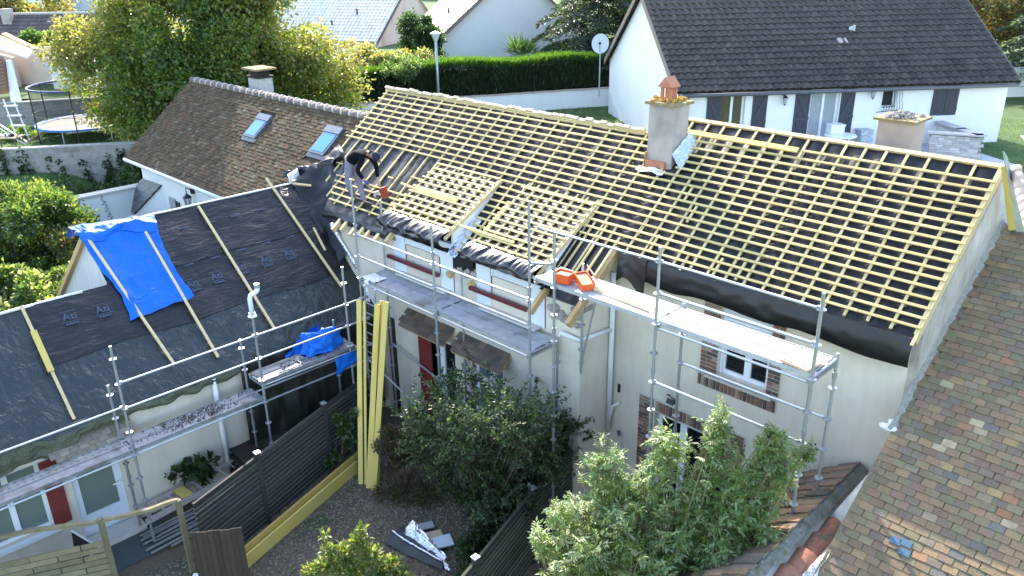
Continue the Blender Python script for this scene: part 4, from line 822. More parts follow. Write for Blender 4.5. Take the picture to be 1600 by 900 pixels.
# mat, ladders, tubes and folded sheets by the wing
mb = MB(); mb.bb((-14.75, 1.6, .02), (-13.75, 4.35, .035)); mb.build('green_mat', mat('mat_green', (.045, .065, .07), (.075, .10, .10), rough=.9, scale=60, bump=.6, bscale=80), label='dark green woven mat on the ground before the wing door', cat='mat')
pn = thing('leaning_board', 'grey board with a white edge leaning below the wing window', 'panel', (-14.4, 2.2, 0))
mb = MB(); mb.prism([(-14.450,2.736,0.768), (-14.200,3.050,0.340), (-14.300,2.669,0.366)], (-.02, 0, 0)); mb.build('board', m_dark, pn)
mb = MB(); mb.beam((-14.440,2.733,0.820), (-14.180,3.072,0.369), .02, .025); mb.build('edging', m_pvc, pn)
al = mat('old_aluminium', (.46, .36, .33), (.60, .52, .49), rough=.5, metal=.2, scale=6)
lad = thing('lying_ladder', 'grubby ladder lying on its side on the ground along the wing wall', 'ladder', (-14.8, 5, .2))
A0, A1 = Vector((-14.80, 3.95, .34)), Vector((-14.92, 6.45, .44)); off = Vector((.42, .05, -.03))
for o_ in (Vector((0, 0, 0)), off): mb = MB(); mb.beam(A0 + o_, A1 + o_, .04, .12); mb.build('stile', al, lad)
for i in range(9): p = A0.lerp(A1, (i + .5) / 9); mb = MB(); mb.beam(p, p + off, .04, .035); mb.build('rung', al, lad)
mb = MB(); p = A0.lerp(A1, .36); mb.box(p + off * .5 + Vector((0, 0, .07)), (.36, .22, .02), (off.normalized(), (A1 - A0).normalized(), Vector((0, 0, 1)))); mb.build('yellow_plate', m_yellow, label='small yellow-green plate resting on the lying ladder', cat='plate')
for i in range(11):
    y0 = 3.7 + random.random() * .5; x = -14.36 + .085 * i * .85; mb = MB(); mb.tube((x, y0, .04 + .05 * random.random()), (x - .08 + random.uniform(-.05, .05), y0 + random.uniform(1.6, 2.3), .05 + .08 * random.random()), .024, 7); mb.build('scaffold_tube', m_steel_dark, label='spare steel scaffold tube lying on the ground between ladder and fence', cat='tube', group='spare scaffold tubes on the ground')
fs = thing('folded_sheets', 'thick dark brown folded sheets heaped by the wing wall', 'sheets', (-14.7, 6.7, 0))
mbrown = mat('brown_felt', (.030, .022, .017), (.05, .038, .03), rough=.9, scale=6, bump=.5)
for i in range(4):
    def fold(u, v, i=i):
        t = u * 2 - 1; return Vector((-14.74 + .52 * t + .05 * noise(v * 3, i), 6.62 + .62 * (v * 2 - 1) + .1 * i * .4, .24 + .14 * i + .06 * math.cos(t * 1.5) + .03 * noise(u * 3 + i, v * 3)))
    mb = MB(); mb.sheet(fold, 10, 10, .05, (0, 0, 1)); mb.build('sheet', mbrown, fs, smooth=False)
mb = MB(); mb.tube((-14.28, 5.95, .24), (-14.36, 7.0, .26), .14, 12); mb.build('roll', mbrown, fs, smooth=True)
for c, s in (((-14.35, 7.45, .1), (.5, .35, .06)), ((-14.1, 7.9, .16), (.4, .5, .05)), ((-14.45, 8.2, .2), (.3, .5, .12))):
    mb = MB(); mb.box(c, s, (Vector((.9, .3, .1)).normalized(), Vector((-.3, .9, 0)).normalized(), Vector((0, 0, 1)))); mb.build('offcut_sheet', mat('offcut_%d' % int(c[1] * 10), (.06, .065, .07), (.12, .125, .13), rough=.8, scale=5), label=('grey offcut sheet nearest the folded brown sheets' if c[1] < 7.6 else 'grey offcut sheet in the middle under the hanging tarp' if c[1] < 8 else 'thick grey offcut farthest back under the hanging tarp'), cat='sheet', group='offcuts under the hanging tarp')
# foil-faced membrane and panels on the gravel
fo = thing('folded_membrane', 'black membrane with a silver underside folded on the gravel', 'membrane', (-10.4, 7.4, 0))
def fm(u, v): 
    p = Vector((-10.790,7.063,0.030)).lerp(Vector((-9.414,7.348,0.030)), u); q = Vector((-10.905,7.652,0.050)).lerp(Vector((-9.680,7.655,0.050)), u); r = p.lerp(q, v)
    r.z = .05 + .10 * math.sin(math.pi * v) * (1 - .5 * u) + .04 * noise(u * 4, v * 4); return r
mb = MB(); mb.grid(fm, 26, 20); mb.build('sheet', mat('black_felt', (.03, .033, .035), (.055, .06, .062), rough=.75, scale=5), fo, smooth=True)
mb = MB(); mb.path([fm(i / 20, .38) + Vector((0, 0, .03 + .02 * noise(i * .6))) for i in range(21)], [.018 + .016 * abs(noise(i * .9)) for i in range(21)], 6); mb.build('silver_hem', m_foil, fo, smooth=True)
def fl(u, v):
    a = Vector((-10.638,7.401,0.100)).lerp(Vector((-9.521,7.503,0.060)), u); b = Vector((-10.681,7.704,0.300)).lerp(Vector((-9.564,7.606,0.120)), u); p = a.lerp(b, v); p.z += .05 * noise(u * 6, v * 4) + .04 * math.sin(math.pi * v); return p
mb = MB(); mb.grid(fl, 24, 10); mb.build('silver_fold', m_foil, fo, smooth=True)
mb = MB(); mb.grid(lambda u, v: Vector((-9.767,7.538,0.040)).lerp(Vector((-9.355,7.406,0.030)), u) + Vector((.13 * v, .05 * v, .05 + .05 * noise(u * 5, v * 4))), 8, 6); mb.build('silver_corner', m_foil, fo, smooth=True)
for i, (p, q, w, m, lab) in enumerate((((-10.786,7.788,0.100), (-10.406,7.835,0.100), .16, m_zinc, 'grey sheet strip at the top of the panels beside the silver foil'), ((-10.514,7.730,0.100), (-9.958,7.751,0.100), .22, mat('tan_panel', (.46, .33, .19), (.52, .40, .25), rough=.7), 'tan panel with a yellow edge between grey strips on the gravel'), ((-10.138,7.679,0.100), (-9.807,7.847,0.100), .26, mat('pale_panel', (.52, .57, .60), (.62, .66, .70), rough=.45), 'pale blue-grey panel lying lowest beside the silver foil'))):
    p = Vector(p); q = Vector(q); d = Vector((.42, .9, 0)).normalized(); c = (p + q) / 2; mb = MB(); mb.box(c + Vector((0, 0, .01 * i)), (.52, w * 1.25, .03), (d, d.cross(Vector((0, 0, 1))), Vector((0, 0, 1)))); o = mb.build('insulation_panel', m, label=lab, cat='panel')
    if i == 1: mb = MB(); s = d.cross(Vector((0, 0, 1))); mb.box(c + s * (w * .625 + .012) + Vector((0, 0, .015)), (.46, .022, .034), (d, s, Vector((0, 0, 1)))); mb.build('yellow_edge', m_yellow, o)
# broom by the wall
br = thing('leaning_broom', 'blue-headed pole leaning against the wall left of the brick doorway', 'pole', (-8.0, 10.8, 0))
mb = MB(); mb.tube((-7.698,10.700,1.388), (-8.321,11.100,1.739), .012, 6); mb.build('handle', m_zinc, br); mb = MB(); mb.tube((-8.302,11.100,1.688), (-8.340,11.100,1.804), .03, 8); mb.build('head', mat('blue_grip', (.03, .06, .14), rough=.5), br)
lm = thing('wall_floodlight', 'small black floodlight on the wall over the brick doorway', 'lamp', (-7.2, 11.1, 2.9)); mb = MB(); mb.box((-7.19, 11.10, 2.93), (.14, .05, .10), (Vector((1, 0, 0)), Vector((0, .8, -.6)), Vector((0, .6, .8)))); mb.build('head', m_iron, lm); mb = MB(); mb.path([(-7.27, 11.19, 3.0), (-7.28, 11.1, 3.05), (-7.1, 11.08, 3.03), (-7.1, 11.1, 2.92)], .01, 6); mb.build('bracket', m_iron, lm)

# ================================================================= neighbour's old tiled roof, right
NBP = rad(32.8); NV = Vector((0, math.cos(NBP), math.sin(NBP))); NNm = Vector((0, -math.sin(NBP), math.cos(NBP)))
def nroof(X, s, h=0.): return Vector((X, 10.56, 4.33)) + NV * s + NNm * h
NB = thing('tiled_roof_house', 'old house at the right edge with a patchwork roof of flat brown and ochre tiles', 'house', (-1, 11, 0))
mb = MB(); mb.prism([nroof(-3.12, -5, -.06), nroof(6, -5, -.06), nroof(6, 4.02, -.06), nroof(-3.12, 4.02, -.06)], NNm * .03); mb.build('roof_deck', m_beam, NB)
mb = MB(); mb.bb((-3.1, 6.6, 0), (5.5, 13.9, 1.6)); mb.prism([(-3.1, 6.6, 1.6), (-3.1, 13.9, 1.6), (-3.1, 13.9, 6.2), (-3.1, 6.6, 1.72)], (8.6, 0, 0)); mb.build('wall', m_plaster, NB)
tcols = [(.150, .105, .065), (.170, .122, .075), (.19, .135, .075), (.23, .165, .085), (.125, .098, .078), (.115, .092, .078), (.18, .115, .072), (.135, .115, .072), (.29, .24, .16), (.095, .092, .095), (.155, .10, .075), (.115, .098, .06), (.22, .115, .065), (.18, .15, .105)]
TM = [mat('flat_tile_%d' % i, tuple(.88 * q * k + .12 * w for q, k, w in zip(c, (1.2, 1.08, .92), (.185, .135, .082))), tuple(.88 * q * k * 1.25 + .12 * w * 1.2 for q, k, w in zip(c, (1.2, 1.08, .92), (.185, .135, .082))), rough=.9, scale=16, bump=.45, bscale=50, var=.14, c3=(.17, .16, .085), s3=7) for i, c in enumerate(tcols)]
TW = .178; TG = .108
tb_ = MB(); tb_.box((0, .03, 0), (TW - .008, TG * 1.9, .018))
TMS = [mesh_of(tb_, 'flat_tile', m) for m in TM]
wts = [10, 10, 7, 3, 9, 7, 6, 9, 1.3, 2.2, 7, 7, 1.2, 4]
pieces = []
for j in range(-45, 38):
    for i in range(0, 20):
        s = j * TG; X = -3.20 + TW * (i + .5) + (TW / 2 if j % 2 else 0) + random.uniform(-.006, .006)
        if X > .6: continue
        if s < -.0 and X < -3.16 + .0: continue
        if j % 2 and i == 0 and s < 0: pieces.append((frame(nroof(-3.155, s, .02), (.55, 0, 0), NV, NNm), random.choices(range(len(TM)), wts)[0]))
        q = Matrix.Rotation(random.uniform(-.025, .025), 3, NNm) @ Matrix.Rotation(rad(-6.0) + random.uniform(-.03, .03), 3, 'X') @ Matrix.Rotation(random.uniform(-.02, .02), 3, NV)
        pieces.append((frame(nroof(X, s + random.uniform(-.007, .007), .022 + random.uniform(0, .006) + .014 * noise(X * .8, s * .6)), q @ Vector((1, 0, 0)), q @ NV, q @ NNm), random.choices(range(len(TM)), wts)[0]))
place_pieces('roof_tile', pieces, NB, 300, TMS)
mb = MB(); bp0 = Vector((-2.445,9.286,3.564))
for dx_, ds_ in ((-.09, 0), (.03, .03), (.06, -.09)): c_ = bp0 + Vector((dx_, 0, 0)) + NV * ds_; mb.box(c_, (.14, .09, .012), (Vector((1, 0, 0)), NV, NNm))
mb.build('blue_patch', mat('faded_blue', (.05, .105, .15), (.08, .15, .20), rough=.8, scale=9), NB)
mb = MB(); mb.grid(lambda u, v: nroof(-3.235 + .01 * noise(u * 14, v * 3) + v * (.09 + .04 * noise(u * 22) + .02 * noise(u * 60)), -.05 + 4.1 * u, .0 + .12 * (1 - v) ** 1.3 + .012 * noise(u * 40, v * 4)), 110, 6); mb.build('mortar_fillet', mat('fillet', (.22, .195, .16), (.42, .385, .33), rough=1, scale=14, bump=1.2, bscale=40), NB, smooth=True)
mb = MB(); mb.rock((-3.26, 10.55, 4.36), .10, sq=(1.5, 1, .5)); mb.rock((-3.24, 10.62, 4.4), .07); mb.build('mortar_lump', m_plaster_white, NB, smooth=True)
for i in range(5):
    x = -3.05 + .42 * i; mb = MB(); mb.path([nroof(x, 3.97, .03), nroof(x + .40, 3.97, .03)], [.12, .105], 12); mb.build('ridge_tile', mat('ridge_grey', (.17, .14, .12), (.26, .22, .18), rough=.95, scale=9, bump=.4) if i == 0 else MATS['ridge_grey'], NB, smooth=True)
# low wall with tile coping, mortar and the red ridge tiles
cw = thing('tile_coped_wall', 'garden wall topped with stepped old tiles and a red ridge tile beside the patchwork roof', 'wall', (-3.7, 9.5, 0))
CU0, CU1 = Vector((-3.74, 0, 3.22)), Vector((-4.62, 0, 2.58)); cdv = (CU0 - CU1); cln = cdv.length; cdv.normalize(); cnn = Vector((-cdv.z, 0, cdv.x))
mb = MB(); mb.prism([(-4.55, 7.0, 0), (-3.36, 7.0, 0), (-3.36, 7.0, 2.90), (-3.74, 7.0, 3.12), (-4.55, 7.0, 2.52)], (0, 4.15, 0)); mb.build('wall', m_dirty, cw)
ctm = [mat('coping_tile_%s' % n, c, tuple(x * 1.5 for x in c), rough=.95, scale=14, bump=.5, var=.25, c3=(.13, .12, .085), s3=5) for n, c in (('a', (.16, .095, .06)), ('b', (.12, .09, .068)), ('c', (.20, .125, .07)))]
cme = [mesh_of(MB().box((0, 0, 0), (.138, .36, .026)), 'coping_tile', m) for m in ctm]
for i in range(29):
    for k in range(4):
        q = Matrix.Rotation(random.uniform(-.05, .05), 3, cnn); lift = .02 + .016 * (3 - k) * 0 + random.uniform(0, .02) + (.022 if i % 2 else 0)
        c_ = CU1 + cdv * (cln * (k + .5) / 4) + cnn * (lift + .012); c_.y = 7.08 + .141 * i + random.uniform(-.012, .012)
        t_ = (cdv + cnn * -.09).normalized(); inst('tile', random.choice(cme), frame(c_, q @ Vector((0, 1, 0)), q @ t_, (Vector((0, 1, 0)).cross(t_))), cw)
mb = MB(); mb.grid(lambda u, v: Vector((-3.84 + .24 * v + .03 * noise(u * 9, v * 3), 7.0 + 4.12 * u, 3.12 + .13 * math.sin(math.pi * (.15 + .75 * v)) + .02 * noise(u * 22, v * 5))), 80, 8); mb.build('lichened_ridge', mat('lichen_grey', (.10, .10, .078), (.26, .255, .22), rough=1, scale=14, bump=1, bscale=40, c3=(.11, .115, .06), s3=6), cw, smooth=True)
mb = MB(); mb.grid(lambda u, v: (lambda Y: (lambda xa: Vector((xa + (-3.15 + .05 * noise(u * 13, 3) - xa) * v, Y, 3.02 * (1 - v) + v * (4.33 + (Y - 10.56) * .6445 + .045) + .02 * noise(u * 25, v * 6))))(-3.33 - .28 * sst(9.72, 9.86, Y)))(7.6 + 2.5 * u), 50, 10); mb.build('white_mortar', mat('fresh_mortar', (.50, .49, .46), (.66, .65, .61), rough=.95, scale=8, bump=.8, bscale=40, c3=(.40, .38, .34), s3=3), cw, smooth=True)
for i in range(6):
    s1 = 9.80 - .44 * i; n_ = 10; a = Vector((-3.47, s1, 2.98)); b = Vector((-3.47, s1 - .48, 2.94)); mb = MB()
    pts0, pts1 = [], []
    for p, r, dst in ((a, .185, pts0), (b, .165, pts1)):
        for k in range(n_ + 1): t = math.pi * k / n_; dst.append(p + Vector((-math.cos(t) * r, 0, math.sin(t) * r * .9 - .04)))
    mb.add(pts0 + pts1, [(k, k + 1, n_ + 2 + k, n_ + 1 + k) for k in range(n_)]); mb.add([a + (p - a) * .86 for p in pts0] + pts0, [(k, k + 1, n_ + 2 + k, n_ + 1 + k) for k in range(n_)]); mb.build('ridge_tile', mat('red_ridge', (.27, .11, .065), (.40, .17, .10), rough=.95, scale=9, bump=.6, c3=(.12, .11, .08), s3=7) if i == 0 else MATS['red_ridge'], cw, smooth=True)
# sheet metal and timber standing at the gable top
zs = thing('standing_zinc_sheet', 'tall greenish zinc sheet standing on edge at the right gable', 'metal sheet', (-3.0, 14.2, 6.4))
mb = MB(); mb.prism([(-3.020,12.232,8.003), (-3.000,12.405,7.888), (-2.600,12.466,6.905), (-2.750,12.741,6.802)], (.012, .03, 0)); mb.build('sheet', mat('green_zinc', (.20, .25, .22), (.32, .36, .33), rough=.4, metal=.3, scale=4), zs)
bx = thing('gable_boards', 'yellowish board fixed upright behind the zinc sheet at the gable', 'board', (-3.1, 14, 6.3)); mb = MB(); mb.prism([(-3.180,13.001,7.604), (-3.120,12.989,7.653), (-2.920,13.569,6.598), (-3.020,13.513,6.569)], (.03, .02, 0)); mb.build('board', m_yellow, bx)
rt = thing('verge_tiles', 'row of pinkish half-round tiles beyond the zinc sheet', 'tiles', (-2.9, 14.6, 6.2))
for i in range(9):
    t = i / 9; p = Vector((-2.950,12.469,7.743)).lerp(Vector((-2.400,11.707,7.070)), t); q = p + (Vector((-2.400,11.707,7.070)) - Vector((-2.950,12.469,7.743))) / 8.5
    mb = MB(); mb.path([p + Vector((.06, .06, 0)), q + Vector((.06, .06, -.01))], [.075, .065], 10); mb.build('tile', m_chim2, rt, smooth=True)

# ================================================================= background houses and garden
def tile_me(w, l, amp, nw, m, name):
    mb = MB(); nx = 6 * nw
    for e, z0 in ((0, .0), (1, -.03)):
        pass
    vs = []
    for y, dz in ((-l / 2, .035), (l / 2, 0)):
        for i in range(nx + 1):
            x = -w / 2 + w * i / nx; vs.append((x, y, dz + amp * (.5 + .5 * math.cos(2 * math.pi * nw * (i / nx - .5))) ** 1.5))
    for i in range(nx + 1): x, y, z = vs[i]; vs.append((x, y + .004, z - .03))
    k = nx + 1; mb.add(vs, [(i, i + 1, k + i + 1, k + i) for i in range(nx)] + [(2 * k + i, 2 * k + i + 1, i + 1, i) for i in range(nx)]); return mesh_of(mb, name, m)
def tile_roof(parent, o, u, v, n, W_, L_, tw, tl, mes, limit, wts=None, name='roof_tile', jit=.01, stagger=False, clip=None):
    ps = []; cols = int(W_ / tw); rows = int(L_ / tl)
    for j in range(rows):
        for i in range(cols + (1 if stagger else 0)):
            x = (i + .5) * W_ / cols - (W_ / cols / 2 if stagger and j % 2 else 0); y = (j + .5) * L_ / rows
            if clip and not clip(x, y): continue
            q = Matrix.Rotation(random.uniform(-jit, jit), 3, n)
            ps.append((frame(o + u * x + v * y + n * (.02 + random.uniform(0, jit * .5)), q @ u, q @ v, n), random.choices(range(len(mes)), wts)[0]))
    place_pieces(name, ps, parent, limit, mes)
mb = MB(); a = Vector((-29.21, 31.35, 0)); gd = Vector((.471, .882, 0)); gn = Vector((-.882, .471, 0))
mb.add([a + gd * s + gn * t + Vector((0, 0, 3.66)) for s, t in ((-14, .05), (60, .05), (160, 260), (-190, 260), (-70, 40))], [(0, 1, 2, 3, 4)]); mb.build('garden_terrace', m_ground, kind='structure')
rw = thing('low_white_wall', 'low white garden wall below the clipped hedge', 'wall', tuple(a + Vector((0, 0, 2.8))))
mb = MB(); d3 = (gd, gn, Vector((0, 0, 1))); mb.box(a + gd * -1.5 + Vector((0, 0, 3.1)), (25, .2, 1.25), d3); mb.build('wall', m_render_house, rw)
mb = MB()
for i in range(62): mb.box(a + gd * (-13.9 + .403 * i + .2) + Vector((0, 0, 3.74 + random.uniform(-.005, .01))), (.38, .30, .05), d3)
mb.build('coping', m_chim2, rw)

# ---- white bungalow, upper right
HL_, HA, HB = Vector((-18.45, 27.52, 0)), Vector((.625, .78, 0)).normalized(), Vector((-.82, .57, 0)).normalized(); UP = Vector((0, 0, 1))
def hp(x, y, z): return HL_ + HA * x + HB * y + UP * z
Bz, Ez, Lh, Dh, Rz = 2.8, 5.50, 13.9, 9.4, 8.86
hb = thing('white_bungalow', 'white house with charcoal shutters under a long dark tiled roof', 'house', tuple(hp(0, 0, Bz)))
mb = MB(); holes = [(1.78, 2.78, 3.80, 5.22), (5.50, 6.72, 2.86, 5.26), (8.52, 9.10, 4.42, 5.22)]
t = MB(); walls_y(t, 0, 0, Lh, Bz - .3, Ez, holes, rev=.22); mb.add([hp(*p) for p in t.v], t.f)
for x in (0, Lh): mb.add([hp(x, 0, Bz - .3), hp(x, Dh, Bz - .3), hp(x, Dh, Ez - .1), hp(x, Dh / 2, Rz - .12), hp(x, 0, Ez)], [(0, 1, 2, 3, 4)])
mb.add([hp(0, Dh, Bz - .3), hp(Lh, Dh, Bz - .3), hp(Lh, Dh, Ez), hp(0, Dh, Ez)], [(0, 1, 2, 3)]); mb.build('wall', m_render_house, hb)
mdt = [mat('dark_roof_tile_%s' % n, c, tuple(x * 1.8 for x in c), rough=.6, scale=11, var=.22, c3=(.060, .057, .050), s3=5, bump=.2, spec=.3) for n, c in (('a', (.023, .0195, .0165)), ('b', (.031, .026, .0215)), ('c', (.021, .0195, .016)))]
dme = [tile_me(.305, .37, .060, 1, m, 'roman_tile') for m in mdt]
rv = (hp(0, Dh / 2, Rz) - hp(0, 0, Ez)); rvl = rv.length; rv.normalize(); rn = HA.cross(rv).normalized()
ov = .38
tile_roof(hb, hp(-.22, 0, Ez) - rv * ov + rn * .06, HA, rv, rn, Lh + .44, rvl + ov, .305, .335, dme, 300)
mb = MB(); mb.prism([hp(-.22, 0, Ez) - rv * ov, hp(Lh + .22, 0, Ez) - rv * ov, hp(Lh + .22, Dh / 2, Rz), hp(-.22, Dh / 2, Rz)], rn * .05); rv2 = (hp(0, Dh / 2, Rz) - hp(0, Dh, Ez)).normalized(); mb.prism([hp(-.22, Dh, Ez) - rv2 * .3, hp(Lh + .22, Dh, Ez) - rv2 * .3, hp(Lh + .22, Dh / 2, Rz), hp(-.22, Dh / 2, Rz)], Vector((0, 0, .06))); mb.build('roof', MATS['dark_roof_tile_a'], hb)
m_verge = mat('verge_tile', (.14, .12, .10), (.22, .19, .16), rough=.9, scale=8)
for x in (-.23, Lh + .19):
    mb = MB(); mb.prism([hp(x, 0, Ez) - rv * ov + rn * .12, hp(x, Dh / 2, Rz) + rn * .12, hp(x, Dh / 2, Rz - .14), hp(x, 0, Ez - .14) - rv * ov], HA * .04); mb.build('verge', m_verge, hb)
    mb = MB(); mb.prism([hp(x, Dh, Ez) - rv2 * .3 + UP * .12, hp(x, Dh / 2, Rz) + UP * .12, hp(x, Dh / 2, Rz - .14), hp(x, Dh, Ez - .14) - rv2 * .3], HA * .04); mb.build('verge', m_verge, hb)
g0 = hp(-.1, 0, Ez) - rv * (ov + .04) - UP * .06; g1 = hp(Lh + .15, 0, Ez) - rv * (ov + .04) - UP * .06
m_gutter = mat('gutter_grey', (.10, .105, .12), rough=.45)
mb = MB(); mb.path([g0, g1], .075, 10); mb.build('gutter', m_gutter, hb, smooth=True)
mb = MB(); mb.path([g0 + HA * .35, g0 + HA * .36 - UP * .15, hp(.42, -.06, Ez - .45), hp(.42, -.06, Bz)], .05, 10); mb.build('downpipe', m_gutter, hb, smooth=True)
mb = MB(); mb.rock(hp(8.15, 2.25, Ez + 1.78), .14); mb.tube(hp(8.2, 2.2, Ez + 1.5), hp(8.2, 2.2, Ez + 1.95), .07, 8); mb.build('roof_vent', m_zinc, hb); 
mb = MB(); mb.box(hp(7.5, 1.75, Ez + 1.40), (.42, .30, .03), (HA, rv, rn)); mb.build('patched_tile', m_stone, hb)
def win(x0, x1, z0, z1, panes, frame_w, gm, mull):
    t = MB(); Y = .14; w = frame_w
    t.bb((x0, Y, z0), (x0 + w, Y + .06, z1)); t.bb((x1 - w, Y, z0), (x1, Y + .06, z1)); t.bb((x0 + w, Y, z0), (x1 - w, Y + .06, z0 + w)); t.bb((x0 + w, Y, z1 - w), (x1 - w, Y + .06, z1))
    for x in mull: t.bb((x - w * .6, Y - .004, z0 + w), (x + w * .6, Y + .056, z1 - w))
    t.v = [tuple(hp(*p)) for p in t.v]; f = t.build('window', m_pvc, hb); xs = [x0 + w, *mull, x1 - w]
    for a_, b_ in zip(xs, xs[1:]): g = MB(); g.bb((a_, Y + .03, z0 + w), (b_, Y + .04, z1 - w)); g.v = [tuple(hp(*p)) for p in g.v]; g.build('pane', gm, f)
    g = MB(); g.bb((x0 - .06, -.08, z0 - .05), (x1 + .06, .14, z0)); g.v = [tuple(hp(*p)) for p in g.v]; g.build('sill', m_pvc, f); return f
m_gbrown = mat('reflecting_glass', (.05, .045, .03), (.11, .09, .055), rough=.08, scale=5, spec=.8)
m_curtain = mat('net_curtain', (.20, .23, .26), (.42, .44, .45), rough=.15, scale=9, stretch=(5, 5, .4), spec=.7)
win(1.78, 2.78, 3.80, 5.22, 2, .08, m_gbrown, (2.28,)); win(5.50, 6.72, 2.86, 5.26, 2, .08, m_curtain, (6.1,)); win(8.52, 9.10, 4.42, 5.22, 1, .05, m_dark, ())
def shutter(x0, x1, z0, z1, y=-.03, brace=1, n=7):
    f = None; w = (x1 - x0) / n
    t = MB(); t.bb((x0, y + .012, z0), (x1, y + .022, z1)); t.v = [tuple(hp(*p)) for p in t.v]; s = t.build('shutter', m_shut, hb)
    for i in range(n): t = MB(); t.bb((x0 + i * w + .006, y - .012, z0), (x0 + (i + 1) * w - .006, y + .010, z1)); t.v = [tuple(hp(*p)) for p in t.v]; t.build('plank', m_shut, s)
    t = MB()
    for z in (z0 + .2, z1 - .25): t.bb((x0 + .0, y - .034, z), (x1, y - .014, z + .09))
    t.v = [tuple(hp(*p)) for p in t.v]
    if brace:
        zc = [z0 + .29, z1 - .25]; 
        if z1 - z0 > 2: zc = [z0 + .29, (z0 + z1) / 2, z1 - .25]
        for za, zb in zip(zc, zc[1:]):
            p, q = ((x0 + .06, y - .024, za), (x1 - .06, y - .024, zb)) if brace > 0 else ((x1 - .06, y - .024, za), (x0 + .06, y - .024, zb)); t.beam(hp(*p), hp(*q), .02, .09, UP)
        if z1 - z0 > 2: b_ = MB(); b_.bb((x0, y - .034, zc[1] - .05), (x1, y - .013, zc[1] + .05)); t.add([hp(*p) for p in b_.v], b_.f)
    t.build('ledge', m_shut, s)
    h = MB()
    for z in (z0 + .24, z1 - .2): h.bb((x0 - .02, y - .045, z - .015), (x0 + .25, y - .030, z + .015))
    h.v = [tuple(hp(*p)) for p in h.v]; h.build('hinge', m_iron, s)
shutter(1.20, 1.80, 3.78, 5.24, brace=-1); shutter(2.98 + .1, 3.68, 3.78, 5.30, brace=1); shutter(4.84, 5.46, 2.84, 5.34, brace=-1); shutter(6.76, 7.34, 2.84, 5.40, brace=1); shutter(10.68, 11.22, 4.02, 5.42, brace=0, n=6); shutter(11.235, 11.78, 4.02, 5.42, brace=0, n=6)
t = MB(); t.bb((10.5, -.10, 3.94), (11.95, 0, 4.0)); t.v = [tuple(hp(*p)) for p in t.v]; t.build('window_sill', m_pvc, hb)
aw = MB(); aw.path([hp(1.55, -.16, 5.36), hp(7.1, -.16, 5.42)], .09, 10); aw.beam(hp(1.5, -.08, 5.42), hp(7.15, -.08, 5.48), .14, .05, UP); ac = aw.build('awning_cassette', mat('awning_navy', (.028, .030, .042), rough=.5), hb)
for x in (1.52, 7.12): t = MB(); t.box(hp(x, -.16, 5.38), (.06, .26, .26), (HA, HB, UP)); t.build('end_cap', m_iron, ac)
def lantern(parent, c, label=None, s=1.):
    c = Vector(c); o = thing('wall_lantern', label, 'lamp', tuple(c)) if parent is None else None
    t = MB(); t.path([c + HB * .14 * s + UP * .2 * s, c + UP * .30 * s, c + UP * .16 * s], .015 * s, 6); t.tube(c + HB * .15 * s + UP * .12 * s, c + HB * .15 * s + UP * .28 * s, .05 * s, 8); t.build('bracket', m_iron, o)
    t = MB(); t.lathe(c, [(.0, .17 * s), (.11 * s, .07 * s), (.105 * s, .05 * s), (.0, .06 * s)], 6); t.lathe(c, [(0, -.26 * s), (.03 * s, -.24 * s), (.045 * s, -.21 * s), (.0, -.2 * s)], 6)
    for k in range(6):
        a_ = k * math.pi / 3; d_ = Vector((math.cos(a_), math.sin(a_), 0)); t.tube(c + d_ * .09 * s + UP * .05 * s, c + d_ * .045 * s - UP * .21 * s, .008 * s, 4)
    t.build('cage', m_iron, o); t = MB(); t.lathe(c, [(.082 * s, .05 * s), (.04 * s, -.2 * s)], 6); t.build('glass', mat('lantern_glass', (.55, .57, .58), rough=.2) if 'lantern_glass' not in MATS else MATS['lantern_glass'], o)
lantern(None, hp(4.32, -.2, 4.92), 'black lantern on the white house between window and glazed door'); lantern(None, hp(7.98, -.2, 5.05), 'black lantern on the white house left of the barred window')
gr = MB(); gr.tube(hp(8.40, -.06, 5.40), hp(9.36, -.06, 5.46), .012, 5); gr.tube(hp(8.3, -.06, 4.24), hp(9.25, -.06, 4.30), .012, 5)
for i in range(8):
    x = 8.5 + .11 * i; gr.path([hp(x, -.06, 5.44), hp(x, -.06, 5.1), hp(x + .015, -.12, 4.95), hp(x - .015, -.16, 4.75), hp(x, -.24, 4.5), hp(x, -.24, 4.35), hp(x, -.1, 4.26)], .011, 5)
gr.build('window_bars', m_iron, hb)
